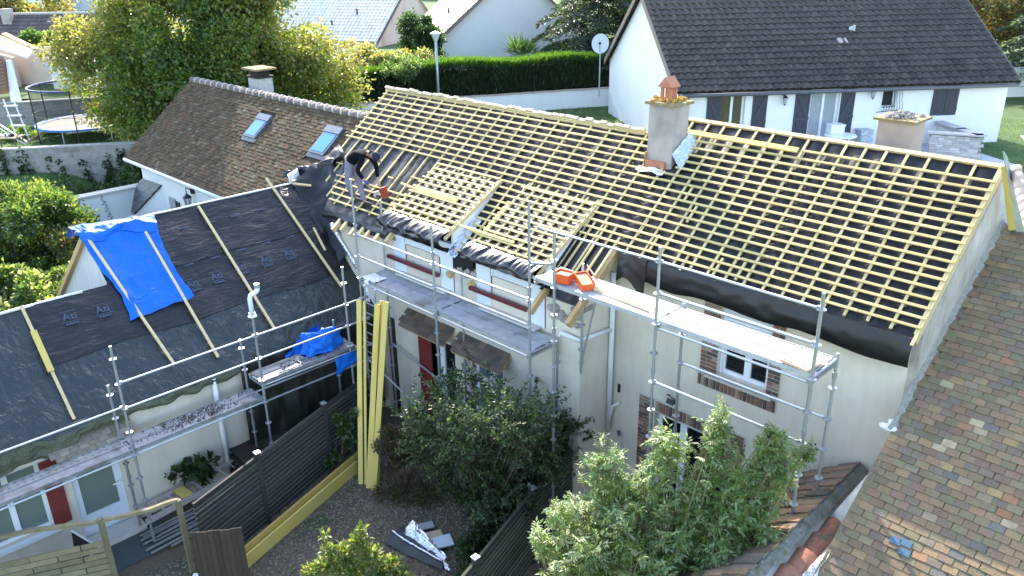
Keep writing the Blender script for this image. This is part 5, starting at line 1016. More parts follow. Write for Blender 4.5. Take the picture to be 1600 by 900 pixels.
# terrace: stone planter wall, tables, plant boxes
sw = thing('stacked_stone_wall', 'low angled wall of pale stacked stone with a slab coping on the terrace', 'wall', tuple(hp(11, -3, Bz)))
mst = [mat('pale_stone_%s' % n, c, tuple(min(1, x * 1.2) for x in c), rough=.95, scale=12, bump=.5, var=.1) for n, c in (('a', (.46, .42, .39)), ('b', (.54, .50, .47)), ('c', (.40, .37, .35)))]
sme = [mesh_of(MB().box((0, 0, 0), (w_, .24, .085)), 'stacked_stone', m) for w_ in (.26, .34, .20) for m in mst]
S0, S1, S2 = Vector((-10.915,33.654,2.800)), Vector((-9.324,34.509,2.800)), Vector((-11.335,35.920,3.657)); S2.z = 2.8
S1b = Vector((-9.293,34.263,2.800))
path_ = [S0, S1b, S1b.lerp(S2, .45), S2]
for p, q in zip(path_, path_[1:]):
    d_ = (q - p); L_ = d_.length; d_.normalize(); s_ = d_.cross(UP)
    c_ = MB(); c_.box((p + q) / 2 + UP * .45, (L_, .2, .9), (d_, s_, UP)); c_.build('core', m_stone, sw)
    for j in range(10):
        x = random.uniform(0, .1)
        while x < L_: k = random.randrange(9); w_ = (.26, .34, .20)[k // 3]; inst('stone', sme[k], frame(p + d_ * (x + w_ / 2) + UP * (.05 + .093 * j) + s_ * random.uniform(-.015, .015), d_, s_, UP), sw); x += w_ + .012
    c_ = MB(); c_.box((p + q) / 2 + UP * 1.0, (L_ + .2, .42, .06), (d_, s_, UP)); c_.build('coping_slab', m_stone if False else mat('slab_grey', (.44, .41, .39), (.52, .49, .47), rough=.9, scale=4) if 'slab_grey' not in MATS else MATS['slab_grey'], sw)
mb = MB(); mb.box(hp(6.9, -2.0, Bz + .03), (9.6, 4.4, .06), (HA, HB, UP)); mb.build('terrace', mat('terrace_paving', (.42, .42, .44), (.52, .52, .54), rough=.9, scale=3), kind='structure')
tt = thing('garden_table', 'round white garden table on the terrace in front of the glazed door', 'table', tuple(hp(6.3, -1.1, Bz))); mb = MB(); mb.lathe(hp(6.3, -1.1, Bz + .06), [(0, .70), (.60, .70), (.62, .73), (.60, .75), (0, .75)], 28); mb.build('tabletop', m_pvc, tt, smooth=False)
for k in range(4): mb = MB(); a_ = k * math.pi / 2 + .4; mb.tube(hp(6.3, -1.1, Bz + .06) + Vector((math.cos(a_), math.sin(a_), 0)) * .4, hp(6.3, -1.1, Bz + .76) + Vector((math.cos(a_), math.sin(a_), 0)) * .3, .025, 6); mb.build('leg', m_pvc, tt)
tc = thing('white_planter', 'white ribbed box standing on the garden table', 'box', tuple(hp(6.25, -.8, Bz + .8))); mb = MB(); mb.box(hp(6.25, -.75, Bz + .98), (.55, .4, .32), (HA, HB, UP)); mb.build('body', m_pvc, tc); mb = MB(); mb.box(hp(6.25, -.75, Bz + 1.15), (.6, .45, .05), (HA, HB, UP)); mb.build('lid', m_pvc, tc)
gb_ = thing('grey_planter', 'grey speckled block planter against the white house wall', 'planter', tuple(hp(7.75, -.4, Bz))); mb = MB(); mb.box(hp(7.75, -.35, Bz + .40), (.52, .45, .75), (HA, HB, UP)); mb.build('block', mat('speckled', (.25, .28, .31), (.62, .64, .66), rough=.9, scale=16, contrast=.2), gb_)
mb = MB(); mb.box(hp(7.75, -.35, Bz + .80), (.56, .49, .05), (HA, HB, UP)); mb.build('rim', MATS['speckled'], gb_)
# satellite dish
sdh = thing('satellite_dish', 'pale satellite dish on a pole beside the conifer', 'satellite dish', (-26.4, 32.4, 3.66)); c = Vector((-26.393,32.379,6.235)); dn = Vector((.55, -.75, .36)).normalized(); a1, a2 = perp(dn)
mb = MB(); vs = [c - dn * .08]; n_ = 22
for r_, z_ in ((.18, -.06), (.34, 0)):
    vs += [c + (a1 * math.cos(2 * math.pi * k / n_) + a2 * math.sin(2 * math.pi * k / n_) * 1.15) * r_ * 1.25 + dn * z_ for k in range(n_)]
mb.add(vs, [(0, 1 + k, 1 + (k + 1) % n_) for k in range(n_)] + [(1 + k, 1 + (k + 1) % n_, 1 + n_ + (k + 1) % n_, 1 + n_ + k) for k in range(n_)]); mb.build('reflector', mat('dish_grey', (.60, .62, .63), rough=.5), sdh, smooth=True)
mb = MB(); mb.tube((c.x, c.y, 3.66), c - dn * .1, .035, 8); mb.build('pole', m_zinc, sdh); mb = MB(); mb.tube(c - a2 * .4, c + dn * .42 - a2 * .12, .014, 6); mb.box(c + dn * .42 - a2 * .10, (.09, .09, .12)); mb.build('feed_arm', m_iron, sdh)
# street lamp
lp = thing('street_lamp', 'grey street lamp post with a flared white head in front of the hedge', 'street lamp', (-31.513,26.189,4.027)); b0 = Vector((-31.513,26.189,4.027)); t0 = Vector((-31.548,26.123,6.905)); t0.x, t0.y = b0.x, b0.y
mb = MB(); mb.path([b0 - UP * 1.0, b0 + UP * 1.0, t0 - UP * .35], [.075, .065, .055], 12); mb.build('post', m_zinc, lp, smooth=True); mb = MB(); mb.lathe(t0 - UP * .40, [(.05, 0), (.09, .05), (.22, .36), (.24, .38), (.0, .42)], 18); mb.build('lamp_head', mat('lamp_head_glass', (.62, .66, .70), rough=.2), lp, smooth=True); mb = MB(); mb.lathe(t0 - UP * .02, [(.26, 0), (.25, .03), (.1, .1), (0, .12)], 18); mb.build('cap', m_pvc, lp, smooth=True)

# ---- house with pale gable behind the hedge
def g3(s, t, z): return a + gd * s + gn * t + UP * z
h3 = thing('pale_gable_house', 'cream house showing its wide blank gable above the hedge', 'house', tuple(g3(1, 9, 3.66)))
x0, x1, y0, y1, ez, az = -3.25, 5.6, 9.0, 17.0, 5.95, 9.55; xm = (x0 + x1) / 2
mb = MB(); mb.prism([g3(x0, y0, 3.4), g3(x1, y0, 3.4), g3(x1, y0, ez), g3(xm, y0, az), g3(x0, y0, ez)], gn * (y1 - y0)); mb.build('wall', mat('cream_render', (.66, .62, .58), (.71, .67, .63), rough=.95, scale=2, bump=.3), h3)
v3 = (g3(xm, y0, az) - g3(x0, y0, ez)); l3 = v3.length; v3.normalize(); n3 = Vector(v3.cross(gn)).normalized(); n3 = n3 if n3.z > 0 else -n3
mpt = [mat('pale_tile_%s' % n, c, tuple(x * 1.15 for x in c), rough=.6, scale=6, var=.12, bump=.3) for n, c in (('a', (.34, .28, .23)), ('b', (.40, .33, .27)), ('c', (.30, .25, .21)))]
pme = [tile_me(.42, .44, .02, 1, m, 'flat_pan_tile') for m in mpt]
tile_roof(h3, g3(x0, y0 - .25, ez) - v3 * .45 + n3 * .06, gn, v3, n3, y1 - y0 + .5, l3 + .45, .42, .40, pme, 90)
mb = MB(); mb.prism([g3(x0, y0 - .25, ez) - v3 * .45, g3(xm, y0 - .25, az), g3(xm, y1 + .2, az), g3(x0, y1 + .2, ez) - v3 * .45], n3 * .05); w3 = (g3(xm, y0, az) - g3(x1, y0, ez)).normalized(); mb.prism([g3(x1, y0 - .25, ez) - w3 * .4, g3(xm, y0 - .25, az), g3(xm, y1 + .2, az), g3(x1, y1 + .2, ez) - w3 * .4], UP * .06); mb.build('roof', m_beam, h3)
mb = MB(); mb.prism([g3(x0, y0 - .27, ez - .15) - v3 * .45, g3(xm, y0 - .27, az - .1), g3(xm, y0 - .27, az + .07), g3(x0, y0 - .27, ez + .05) - v3 * .45], gn * .03); mb.prism([g3(x1, y0 - .27, ez - .15) - w3 * .4, g3(xm, y0 - .27, az - .1), g3(xm, y0 - .27, az + .07), g3(x1, y0 - .27, ez + .05) - w3 * .4], gn * .03); mb.build('verge_board', mat('verge_brown', (.20, .15, .12), rough=.8), h3)
mb = MB(); mb.path([g3(x0 - .3, y0 + .0, ez - .35), g3(x0 + .02, y0 - .1, ez - .6), g3(x0 + .05, y0 - .08, 3.7)], .05, 8); mb.build('downpipe', m_zinc, h3, smooth=True)
for t_, w_, z0_, z1_, m_ in ((10.4, .5, 4.0, 5.4, m_shut), (12.2, 1.0, 4.1, 5.3, m_curtain), (11.4, .35, 4.1, 5.3, m_redshut), (13.6, .8, 4.1, 5.3, m_curtain)):
    mb = MB(); mb.box(g3(x0 - .02, t_, (z0_ + z1_) / 2), (w_, .06, z1_ - z0_), (gn, gd, UP)); f = mb.build('window', m_pvc if m_ is m_curtain else m_, h3)
    if m_ is m_curtain: mb = MB(); mb.box(g3(x0 - .06, t_, (z0_ + z1_) / 2), (w_ - .14, .02, z1_ - z0_ - .14), (gn, gd, UP)); mb.build('pane', m_curtain, f)
mb = MB(); mb.tube(g3(x0 + .9, y0 + 2.2, ez + 1.0), g3(x0 + .9, y0 + 2.2, ez + 1.35), .06, 8); mb.build('roof_vent', m_iron, h3)

# ---- house with the shining roof
b2 = Vector((-.397, .918, 0)).normalized(); a2_ = Vector((.918, .397, 0)).normalized(); R2 = Vector((-53.93, 38.99, 0))
def g2(x, y, z): return R2 + a2_ * x + b2 * y + UP * z
h2 = thing('shiny_roof_house', 'house behind the garden with a pale shining tiled roof and stained pink gable', 'house', tuple(g2(-5, 4, 3)))
L2, D2_, e2, r2 = 12.5, 10.5, 4.33, 8.1
mb = MB(); mb.prism([g2(0, 0, 2), g2(0, D2_, 2), g2(0, D2_, e2), g2(0, D2_ / 2, r2), g2(0, 0, e2)], -a2_ * .2); mb.build('gable_wall', mat('stained_gable', (.50, .36, .30), (.60, .50, .44), rough=.95, scale=1.3, stretch=(1, 1, .35), c3=(.40, .24, .20), s3=.5), h2)
mb = MB(); mb.prism([g2(-.2, .02, 2), g2(-.2, D2_, 2), g2(-.2, D2_, e2), g2(-.2, D2_ / 2, r2), g2(-.2, .02, e2)], -a2_ * L2); mb.build('wall', m_render_house, h2)
v2 = (g2(0, D2_ / 2, r2) - g2(0, 0, e2)); l2 = v2.length; v2.normalize(); n2 = a2_.cross(v2).normalized()
ms2 = [mat('shiny_tile_%s' % n, c, tuple(x * 1.2 for x in c), rough=.5, scale=6, var=.1, spec=1.) for n, c in (('a', (.46, .42, .38)), ('b', (.52, .48, .44)))]
tile_roof(h2, g2(-L2, 0, e2) - v2 * .5 + n2 * .08, a2_, v2, n2, L2 + .2, l2 + .5, .34, .36, [tile_me(.34, .42, .05, 1, m, 'roman_tile') for m in ms2], 60)
mb = MB(); mb.prism([g2(-L2, 0, e2) - v2 * .5, g2(.2, 0, e2) - v2 * .5, g2(.2, D2_ / 2, r2), g2(-L2, D2_ / 2, r2)], n2 * .05); u2 = (g2(0, D2_ / 2, r2) - g2(0, D2_, e2)).normalized(); mb.prism([g2(-L2, D2_, e2) - u2 * .4, g2(.2, D2_, e2) - u2 * .4, g2(.2, D2_ / 2, r2), g2(-L2, D2_ / 2, r2)], UP * .06); mb.build('roof', ms2[0], h2)
mb = MB(); mb.prism([g2(.22, 0, e2 - .15) - v2 * .5, g2(.22, D2_ / 2, r2 - .12), g2(.22, D2_ / 2, r2 + .12), g2(.22, 0, e2 + .12) - v2 * .5], -a2_ * .04); mb.build('verge', m_shut, h2)
mb = MB(); mb.bb((-.45, -.35, 0), (.45, .35, 2.8)); mb.v = [tuple(g2(-8.9 + x, D2_ / 2 + .3 + y, r2 - 1.2 + z)) for x, y, z in mb.v]; mb.build('chimney', m_chim2, h2)
for x_, z_ in ((-4.6, 1.1), (-2.9, 2.5)): mb = MB(); q = g2(x_, 0, e2) + v2 * z_ + n2 * .05; mb.tube(q, q + UP * .55, .07, 8); mb.build('roof_pipe', m_iron, h2)
for x_, w_, zt in ((-4.9, 1.5, 4.05), (-2.75, .8, 4.05), (-.95, 1.1, 3.85), (-7.2, 1.4, 4.0)):
    mb = MB(); mb.box(g2(x_, -.02, zt - .55), (w_, .08, 1.1), (a2_, b2, UP)); f = mb.build('window', m_pvc, h2)
    for k in (-1, 1): mb = MB(); mb.box(g2(x_ + k * w_ / 4, -.07, zt - .55), (w_ / 2 - .12, .03, .95), (a2_, b2, UP)); mb.build('pane', m_glass, f)
pg = thing('pergola', 'small garden shelter with a striped slatted roof beyond the hedge', 'shelter', (-48.022,31.936,3.579))
p0 = Vector((-48.869,31.077,3.597)); p1 = Vector((-47.336,32.632,3.898)); pd = (p1 - p0); pd.z = 0; pd.normalize(); pb = Vector((-pd.y, pd.x, 0))
for i in range(8): mb = MB(); mb.box(p0.lerp(p1, .5) + pb * (i * .32) + UP * (.0 + .10 * i), (2.3, .24, .03), (pd, pb, UP)); mb.build('slat', mat('pergola_slat', (.30, .24, .20), (.38, .31, .26), rough=.8, scale=5) if i == 0 else MATS['pergola_slat'], pg)
for sx in (-1, 1):
    for k in (0, 2.2): mb = MB(); q = p0.lerp(p1, .5) + pd * sx * 1.0 + pb * k; mb.tube(q + UP * (.3 * k), (q.x, q.y, 2.5), .05, 6); mb.build('post', m_beam, pg)

# ---- brown tiled house behind the wing
bh = thing('brown_tiled_house', 'white house with a weathered brown tiled roof, two skylights and a mortared ridge', 'house', (-23.5, 12, 0))
bx0, bx1, by, bz, ry, rz = -28.5, -18.0, 9.85, 4.25, 12.6, 6.50
mb = MB(); t = MB(); walls_y(t, by + .25, bx0 + .35, bx1, 0, 4.3, [(-25.9, -25.2, 2.2, 3.3)], rev=.15); mb.add(t.v, t.f); mb.prism([(bx0 + .35, by + .25, 0), (bx0 + .35, 15.1, 0), (bx0 + .35, 15.1, 4.3), (bx0 + .35, ry, 6.38), (bx0 + .35, by + .25, 4.4)], (.2, 0, 0)); mb.build('wall', m_render_house, bh)
bv = Vector((0, ry - by, rz - bz)); bl = bv.length; bv.normalize(); bn = Vector((0, -bv.z, bv.y))
mbt = [mat('brown_tile_%s' % n, c, tuple(x * 1.35 for x in c), rough=.95, spec=.12, scale=12, bump=.4, c3=(.105, .088, .055), s3=3) for n, c in (('a', (.070, .046, .027)), ('b', (.086, .058, .033)), ('c', (.056, .043, .026)), ('d', (.10, .072, .040)), ('e', (.095, .052, .031)), ('f', (.12, .10, .07)))]
bt_ = MB(); bt_.box((0, .02, 0), (.165, .17, .016))
q5 = Matrix.Rotation(rad(-6), 3, 'X')
bme = []
for m in mbt:
    x_ = MB(); x_.box((0, .02, .004), (.165, .17, .016), (Vector((1, 0, 0)), q5 @ Vector((0, 1, 0)), q5 @ Vector((0, 0, 1)))); bme.append(mesh_of(x_, 'flat_tile', m))
sky_l = [(-24.05, .98, 1.75), (-21.62, .80, 1.62)]
tile_roof(bh, Vector((bx0, by, bz)) + bn * .01, Vector((1, 0, 0)), bv, bn, bx1 - bx0 + .2, bl, .172, .102, bme, 160, wts=[8, 7, 8, 4, 3, 1.2], stagger=True, jit=.03, clip=lambda x, y: not any(c_ - .42 - bx0 < x < c_ + .42 - bx0 and 1.80 < y < 3.0 for c_ in (-22.48, -18.95)))
mb = MB(); mb.prism([(bx0, by, bz), (bx1 + .3, by, bz), (bx1 + .3, ry, rz), (bx0, ry, rz)], -bn * .06); mb.prism([(bx0, ry, rz), (bx1 + .3, ry, rz), (bx1 + .3, 15.4, 4.2), (bx0, 15.4, 4.2)], (0, 0, -.05)); mb.build('roof', MATS['brown_tile_c'], bh)
m_rt = mat('ridge_brown', (.12, .085, .07), (.2, .15, .12), rough=.9, scale=8, bump=.4, var=.2); m_rm = mat('ridge_mortar_grey', (.34, .32, .31), (.5, .48, .46), rough=.95, scale=9)
nrt = 26
for i in range(nrt):
    xa = bx0 + (bx1 - bx0) * i / nrt; xb = bx0 + (bx1 - bx0) * (i + 1) / nrt; mb = MB(); mb.path([(xa, ry, rz + .02 + .01 * noise(i * .9)), (xb + .03, ry, rz + .0)], [.125, .105], 12); o_ = mb.build('ridge_tile', m_rt, bh, smooth=True)
    mb = MB(); mb.path([(xb - .05, ry, rz + .03), (xb + .04, ry, rz + .03)], .128, 12); mb.build('mortar_band', m_rm, o_, smooth=True)
mb = MB(); mb.path([(bx0 + .02, by - .04, bz - .03), (bx1 + .3, by - .04, bz - .05)], .065, 10); mb.build('gutter', mat('white_gutter', (.55, .58, .62), rough=.4), bh, smooth=True)
mb = MB(); mb.prism([(bx0 - .03, by - .02, bz + .0), (bx0 - .03, ry, rz + .05), (bx0 - .03, ry, rz - .12), (bx0 - .03, by - .02, bz - .16)], (.04, 0, 0)); mb.build('verge', m_rm, bh)
for pts in (((-25.396,13.337,5.620), 0), ((-21.818,13.770,5.620), 1)): pass
def skylight(xc, s0, s1, w):
    c_ = lambda x, s, h=0: Vector((xc + x, by, bz)) + bv * s + bn * h
    m0 = MB(); m0.prism([c_(-w / 2, s0, 0), c_(w / 2, s0, 0), c_(w / 2, s1, 0), c_(-w / 2, s1, 0)], bn * .11); f = m0.build('skylight', mat('skylight_frame', (.10, .12, .15), rough=.4) if 'skylight_frame' not in MATS else MATS['skylight_frame'], bh)
    m0 = MB(); m0.prism([c_(-w / 2 + .08, s0 + .07, .11), c_(w / 2 - .08, s0 + .07, .11), c_(w / 2 - .08, s1 - .22, .11), c_(-w / 2 + .08, s1 - .22, .11)], bn * .012); m0.build('pane', m_glass_sky, f)
    m0 = MB(); m0.prism([c_(-w / 2 - .02, s1 - .20, .11), c_(w / 2 + .02, s1 - .20, .11), c_(w / 2 + .02, s1 + .02, .11), c_(-w / 2 - .02, s1 + .02, .11)], bn * .03); m0.build('hood', MATS['skylight_frame'], f)
    m0 = MB(); m0.prism([c_(-w / 2 - .05, s0 - .12, .03), c_(w / 2 + .05, s0 - .12, .03), c_(w / 2 + .08, s0 + .0, .05), c_(-w / 2 - .08, s0, .05)], bn * .015); m0.build('apron_flashing', m_gutter, f)
skylight(-22.46, 2.0, 2.84, .68); skylight(-18.93, 2.07, 2.98, .72)
cb_ = MB(); cb_.bb((-25.42, 13.1, 5.6), (-24.75, 13.6, 6.85)); c_ = cb_.build('chimney', m_rm, bh); cb_ = MB(); cb_.bb((-25.47, 13.05, 6.85), (-24.7, 13.65, 6.91)); cb_.bb((-25.36, 13.16, 6.91), (-24.8, 13.54, 7.10)); cb_.build('blackened_top', m_dark, c_); cb_ = MB(); cb_.bb((-25.55, 12.98, 7.10), (-24.62, 13.72, 7.16)); cb_.build('cap_slab', m_moss, c_)
t = MB(); t.bb((-25.95, by + .20, 2.2), (-25.5, by + .24, 3.36)); t.build('shutter', m_zinc, bh); t = MB(); t.bb((-25.45, by + .2, 2.2), (-25.2, by + .24, 3.3)); t.build('window', m_glass, bh)
HBs = HB; HB = Vector((0, 1, 0)); lantern(None, (-23.988,9.850,3.690), 'black lantern on the white wall behind the black roof ridge', 1.25); HB = HBs
lt = thing('slate_lean_to', 'small lean-to porch with a grey slate roof against the brown tiled house', 'porch', (-27.5, 9.6, 0))
l0, l1, l2_, l3_ = Vector((-27.85, 10.08, 3.66)), Vector((-26.30, 10.08, 3.66)), Vector((-26.95, 8.35, 2.30)), Vector((-28.5, 8.35, 2.30))
l0, l1, l2_, l3_ = [Vector(p) for p in ((-27.915,10.050,3.585), (-26.408,10.050,3.641), (-27.998,9.609,2.450), (-29.401,9.544,2.450))]
nn_ = (l1 - l0).cross(l3_ - l0).normalized(); nn_ = nn_ if nn_.z > 0 else -nn_
mb = MB(); mb.prism([l0, l1, l2_, l3_], -nn_ * .05); mb.build('roof', m_shut, lt)
sl_m = mat('slate', (.07, .078, .085), (.15, .16, .165), rough=.6, scale=9, var=.25); 
for j in range(9):
    for i in range(7):
        u0, u1 = i / 7 + (.07 if j % 2 else 0), min(1.02, (i + .97) / 7 + (.07 if j % 2 else 0)); v0, v1 = j / 9, (j + 1.35) / 9
        if v1 > 1.02: v1 = 1.02
        P = lambda u, v, h: (l3_.lerp(l2_, u)).lerp(l0.lerp(l1, u), v) + nn_ * h
        mb = MB(); mb.prism([P(u0, v0, .022), P(u1, v0, .022), P(u1, v1, .006), P(u0, v1, .006)], nn_ * .007); mb.build('slate', sl_m, lt)
mb = MB(); mb.prism([l1 - nn_ * .06, l2_ - nn_ * .06, (l2_.x, l2_.y, 0), (l1.x, l1.y, 0)], (-.12, 0, 0)); mb.build('wall', m_render_house, lt)
mb = MB(); mb.prism([l3_ + Vector((.1, .05, -.1)), l2_ + Vector((-.05, .05, -.1)), (l2_.x - .05, l2_.y + .05, 0), (l3_.x + .1, l3_.y + .05, 0)], (0, .1, 0)); mb.build('front_wall', m_plaster, lt)
gw_ = thing('white_garden_wall', 'white garden wall with a line of dark holes left of the slate porch', 'wall', (-28.3, 8.5, 0)); mb = MB(); mb.bb((-28.5, 4.5, 0), (-28.2, 10.1, 3.26)); mb.build('wall', m_render_house, gw_)
mb = MB(); mb.bb((-28.56, 4.5, 3.26), (-28.14, 10.1, 3.32)); mb.build('coping', m_mortar, gw_)
mb = MB()
for i in range(22):
    t_ = i / 21; p = Vector((-28.190,8.744,3.252)).lerp(Vector((-28.190,8.912,2.323)), t_); mb.box(p + Vector((0, random.uniform(-.06, .06), 0)), (.02, random.uniform(.02, .06), .025))
mb.build('hole', m_dark, gw_)

# ---- left gardens: block walls, trampoline, shed, peach house, long dark roof
m_block = mat('grey_block', (.22, .20, .185), (.33, .31, .29), rough=.95, scale=5, bump=.5, bscale=30, var=.12, c3=(.16, .15, .12), s3=1)
def blockwall(name, label, p, q, z0, z1, rows, th=.2, limit=True):
    o = thing(name, label, 'wall', (p[0], p[1], z0)); p = Vector((*p, 0)); q = Vector((*q, 0)); d_ = q - p; L_ = d_.length; d_.normalize(); s_ = d_.cross(UP); h_ = (z1 - z0 - .06) / rows
    c_ = MB(); c_.box((p + q) / 2 + UP * ((z0 + z1) / 2 - .04), (L_, th - .03, z1 - z0 - .08), (d_, s_, UP)); c_.build('core', m_mortar, o)
    me = [mesh_of(MB().box((0, 0, 0), (.49, th, h_ - .012)), 'block', m_block)]
    for j in range(rows):
        x = -.25 if j % 2 else 0
        while x < L_: inst('block', me[0], frame(p + d_ * min(max(x + .25, .25), L_ - .25) + UP * (z0 + h_ * (j + .5)), d_, s_, UP), o); x += .502
    c_ = MB(); c_.box((p + q) / 2 + UP * (z1 - .03), (L_ + .1, th + .06, .06), (d_, s_, UP)); c_.build('coping', mat('coping_grey', (.34, .33, .31), rough=.9) if 'coping_grey' not in MATS else MATS['coping_grey'], o); return o
blockwall('block_wall', 'grey block wall with creepers in front of the trampoline garden', (-36.8, 6.5), (-32.4, 12.9), .9, 3.8, 13)
blockwall('block_wall', 'lower grey block wall behind the trampoline', (-46.6, 9.2), (-43.3, 16.0), 2.8, 4.05, 6)
tp = thing('trampoline', 'round garden trampoline with a black safety net and blue pad', 'trampoline', (-39.4, 12.3, 2.8)); tcx = Vector((-40.856,12.686,3.300)); tcx.z = 2.8; R_ = 2.05
mb = MB(); mb.lathe(tcx, [(0, .66), (R_ - .25, .66)], 36); mb.build('jumping_mat', mat('tramp_mat', (.30, .24, .17), (.38, .31, .22), rough=.8, scale=3), tp)
mb = MB(); mb.lathe(tcx, [(R_ - .25, .68), (R_ + .05, .70), (R_ + .06, .60), (R_ - .2, .6)], 36); mb.build('blue_pad', mat('pad_blue', (.03, .12, .34), (.05, .17, .42), rough=.6, scale=4), tp)
def ring(z, r, t_, m, nm): mb = MB(); pts = [tcx + Vector((r * math.cos(2 * math.pi * k / 40), r * math.sin(2 * math.pi * k / 40), z)) for k in range(41)]; mb.path(pts, t_, 6, cap=False); mb.build(nm, m, tp)
ring(2.35, R_ + .02, .05, mat('ring_blue', (.04, .06, .16), rough=.6), 'top_ring'); ring(1.2, R_, .012, m_iron, 'net_seam')
for k in range(6): a_ = k * math.pi / 3 + .55; d_ = Vector((math.cos(a_), math.sin(a_), 0)); mb = MB(); mb.tube(tcx + d_ * (R_ + .04) + UP * .0, tcx + d_ * (R_ + .04) + UP * 2.4, .03, 8); mb.build('net_pole', m_iron, tp)
for k in range(6): a_ = k * math.pi / 3 + .2; d_ = Vector((math.cos(a_), math.sin(a_), 0)); mb = MB(); mb.tube(tcx + d_ * (R_ - .1), tcx + d_ * (R_ - .1) + UP * .66, .03, 8); mb.build('leg', m_zinc, tp)
mnet = bpy.data.materials.new('net'); mnet.use_nodes = True; nt = mnet.node_tree; bs = nt.nodes['Principled BSDF']; bs.inputs['Base Color'].default_value = (.02, .02, .02, 1); tr_ = nt.nodes.new('ShaderNodeBsdfTransparent'); mx_ = nt.nodes.new('ShaderNodeMixShader'); mx_.inputs[0].default_value = .30; nt.links.new(tr_.outputs[0], mx_.inputs[1]); nt.links.new(bs.outputs[0], mx_.inputs[2]); nt.links.new(mx_.outputs[0], nt.nodes['Material Output'].inputs[0])
mb = MB(); mb.lathe(tcx, [(R_, .68), (R_, 2.33)], 40); mb.build('net', mnet, tp)
gl_ = thing('swing_ladder', 'white metal climbing ladder in the trampoline garden', 'ladder', (-41.952,10.042,2.800)); q0 = Vector((-41.770,10.203,2.800))
for dx in (-.28, .28): mb = MB(); mb.tube(q0 + Vector((.7, .7, 0)) * dx, q0 + Vector((.7, .7, 0)) * dx * .8 + Vector((-.5, -.1, 1.9)), .03, 6); mb.build('stile', m_pvc, gl_)
for k in range(4): p = q0 + Vector((-.5, -.1, 1.9)) * ((k + .7) / 4.4); mb = MB(); mb.box(p, (.6, .14, .04), (Vector((.7, .7, 0)).normalized(), Vector((-.7, .7, 0)).normalized(), UP)); mb.build('step', m_pvc, gl_)
mb = MB(); mb.tube((-40.584,9.151,3.900), (-39.541,9.755,3.200), .035, 6); mb.tube((-39.635,8.901,3.900), (-39.545,9.684,3.100), .035, 6); mb.build('white_poles', m_pvc, label='two white poles leaning by the climbing ladder', cat='poles')
tl_ = thing('cluttered_table', 'garden table covered with odds and ends behind the grey block wall', 'table', (-41.415,9.396,2.900)); p = Vector((-39.756,9.086,3.500)); mb = MB(); mb.box(p, (1.3, .8, .05), (Vector((.7, .7, 0)).normalized(), Vector((-.7, .7, 0)).normalized(), UP)); mb.build('tabletop', m_trellis, tl_)
for sx, sy in ((-.5, -.3), (.5, -.3), (.5, .3), (-.5, .3)): mb = MB(); q = p + Vector((.7, .7, 0)) * sx + Vector((-.7, .7, 0)) * sy; mb.tube(q, q - UP * .7, .03, 6); mb.build('leg', m_trellis, tl_)
for i in range(8): mb = MB(); mb.rock(p + Vector((.7, .7, 0)) * random.uniform(-.5, .5) + UP * .08, .09); mb.build('pot', m_dark if i % 2 else m_pvc, tl_)
sh = thing('metal_shed', 'small white metal garden shed with a ridged gable roof', 'shed', (-50.900,15.116,3.203)); s0 = Vector((-51.330,14.679,3.212)); cr = Vector((CR.x, CR.y, 0)).normalized(); cb2 = Vector((-cr.y, cr.x, 0)); w_ = 1.9; h_ = 1.75
mb = MB(); mb.prism([s0, s0 + cr * w_, s0 + cr * w_ + UP * h_, s0 + cr * w_ / 2 + UP * (h_ + .32), s0 + UP * h_], cb2 * 1.6); mb.build('wall', mat('shed_white', (.62, .66, .70), (.68, .72, .75), rough=.5, scale=4), sh)
for k in range(6): mb = MB(); mb.box(s0 + cr * (.2 + .3 * k) - cb2 * .015 + UP * h_ / 2, (.16, .03, h_ - .1), (cr, cb2, UP)); mb.build('panel', MATS['shed_white'], sh)
for sgn in (0, 1):
    e_ = s0 + cr * (w_ + .12 if sgn else -.12) + UP * (h_ - .05); t_ = s0 + cr * w_ / 2 + UP * (h_ + .36); mb = MB(); mb.prism([e_ - cb2 * .2, t_ - cb2 * .2, t_ + cb2 * 1.8, e_ + cb2 * 1.8], UP * .05); mb.build('roof_panel', mat('shed_roof', (.45, .55, .66), rough=.4) if not sgn else MATS['shed_roof'], sh)
ph = thing('peach_house', 'peach rendered house end with a low sloping roof at the left edge', 'house', (-52.201,13.796,3.017))
pw = Vector((-54.650,14.341,2.674)); pz = 2.9
mb = MB(); c0, c1 = Vector((-57.560,11.390,3.038)), Vector((-52.589,16.431,2.928)); c0.z = c1.z = 2.8; mb.prism([c0, c1, c1 + UP * 2.95, c0 + UP * 2.95], cb2 * .3); mb.build('wall', mat('peach_render', (.60, .46, .36), (.66, .52, .43), rough=.95, scale=1.5, c3=(.52, .40, .32), s3=1), ph)
mb = MB(); e0 = Vector((-53.825,13.563,2.867)); e0.z = 2.8; mb.prism([e0, e0 + Vector((-2.4, -2.6, 0)), e0 + Vector((-2.4, -2.6, 3.6)), e0 + UP * 2.5], cb2 * .3); mb.build('side_wall', MATS['peach_render'], ph)
mb = MB(); r0, r1, r2v, r3v = [Vector(p) for p in ((-53.809,13.179,6.555), (-52.644,14.361,5.737), (-51.644,13.761,5.518), (-52.728,12.662,6.085))]; mb.prism([r0, r1, r2v, r3v], (0, 0, -.12)); mb.build('roof', m_pvc, ph)
mb = MB(); mb.prism([(-54.011,13.378,6.632), (-52.895,14.509,5.776), (-52.963,14.440,5.673), (-54.035,13.353,6.494)], cb2 * .5); mb.build('fascia', m_verge if False else m_beam, ph)
rdh = thing('reddish_roof', 'reddish tiled roof corner at the far left edge above the block wall', 'roof', (-45.228,10.783,4.727))
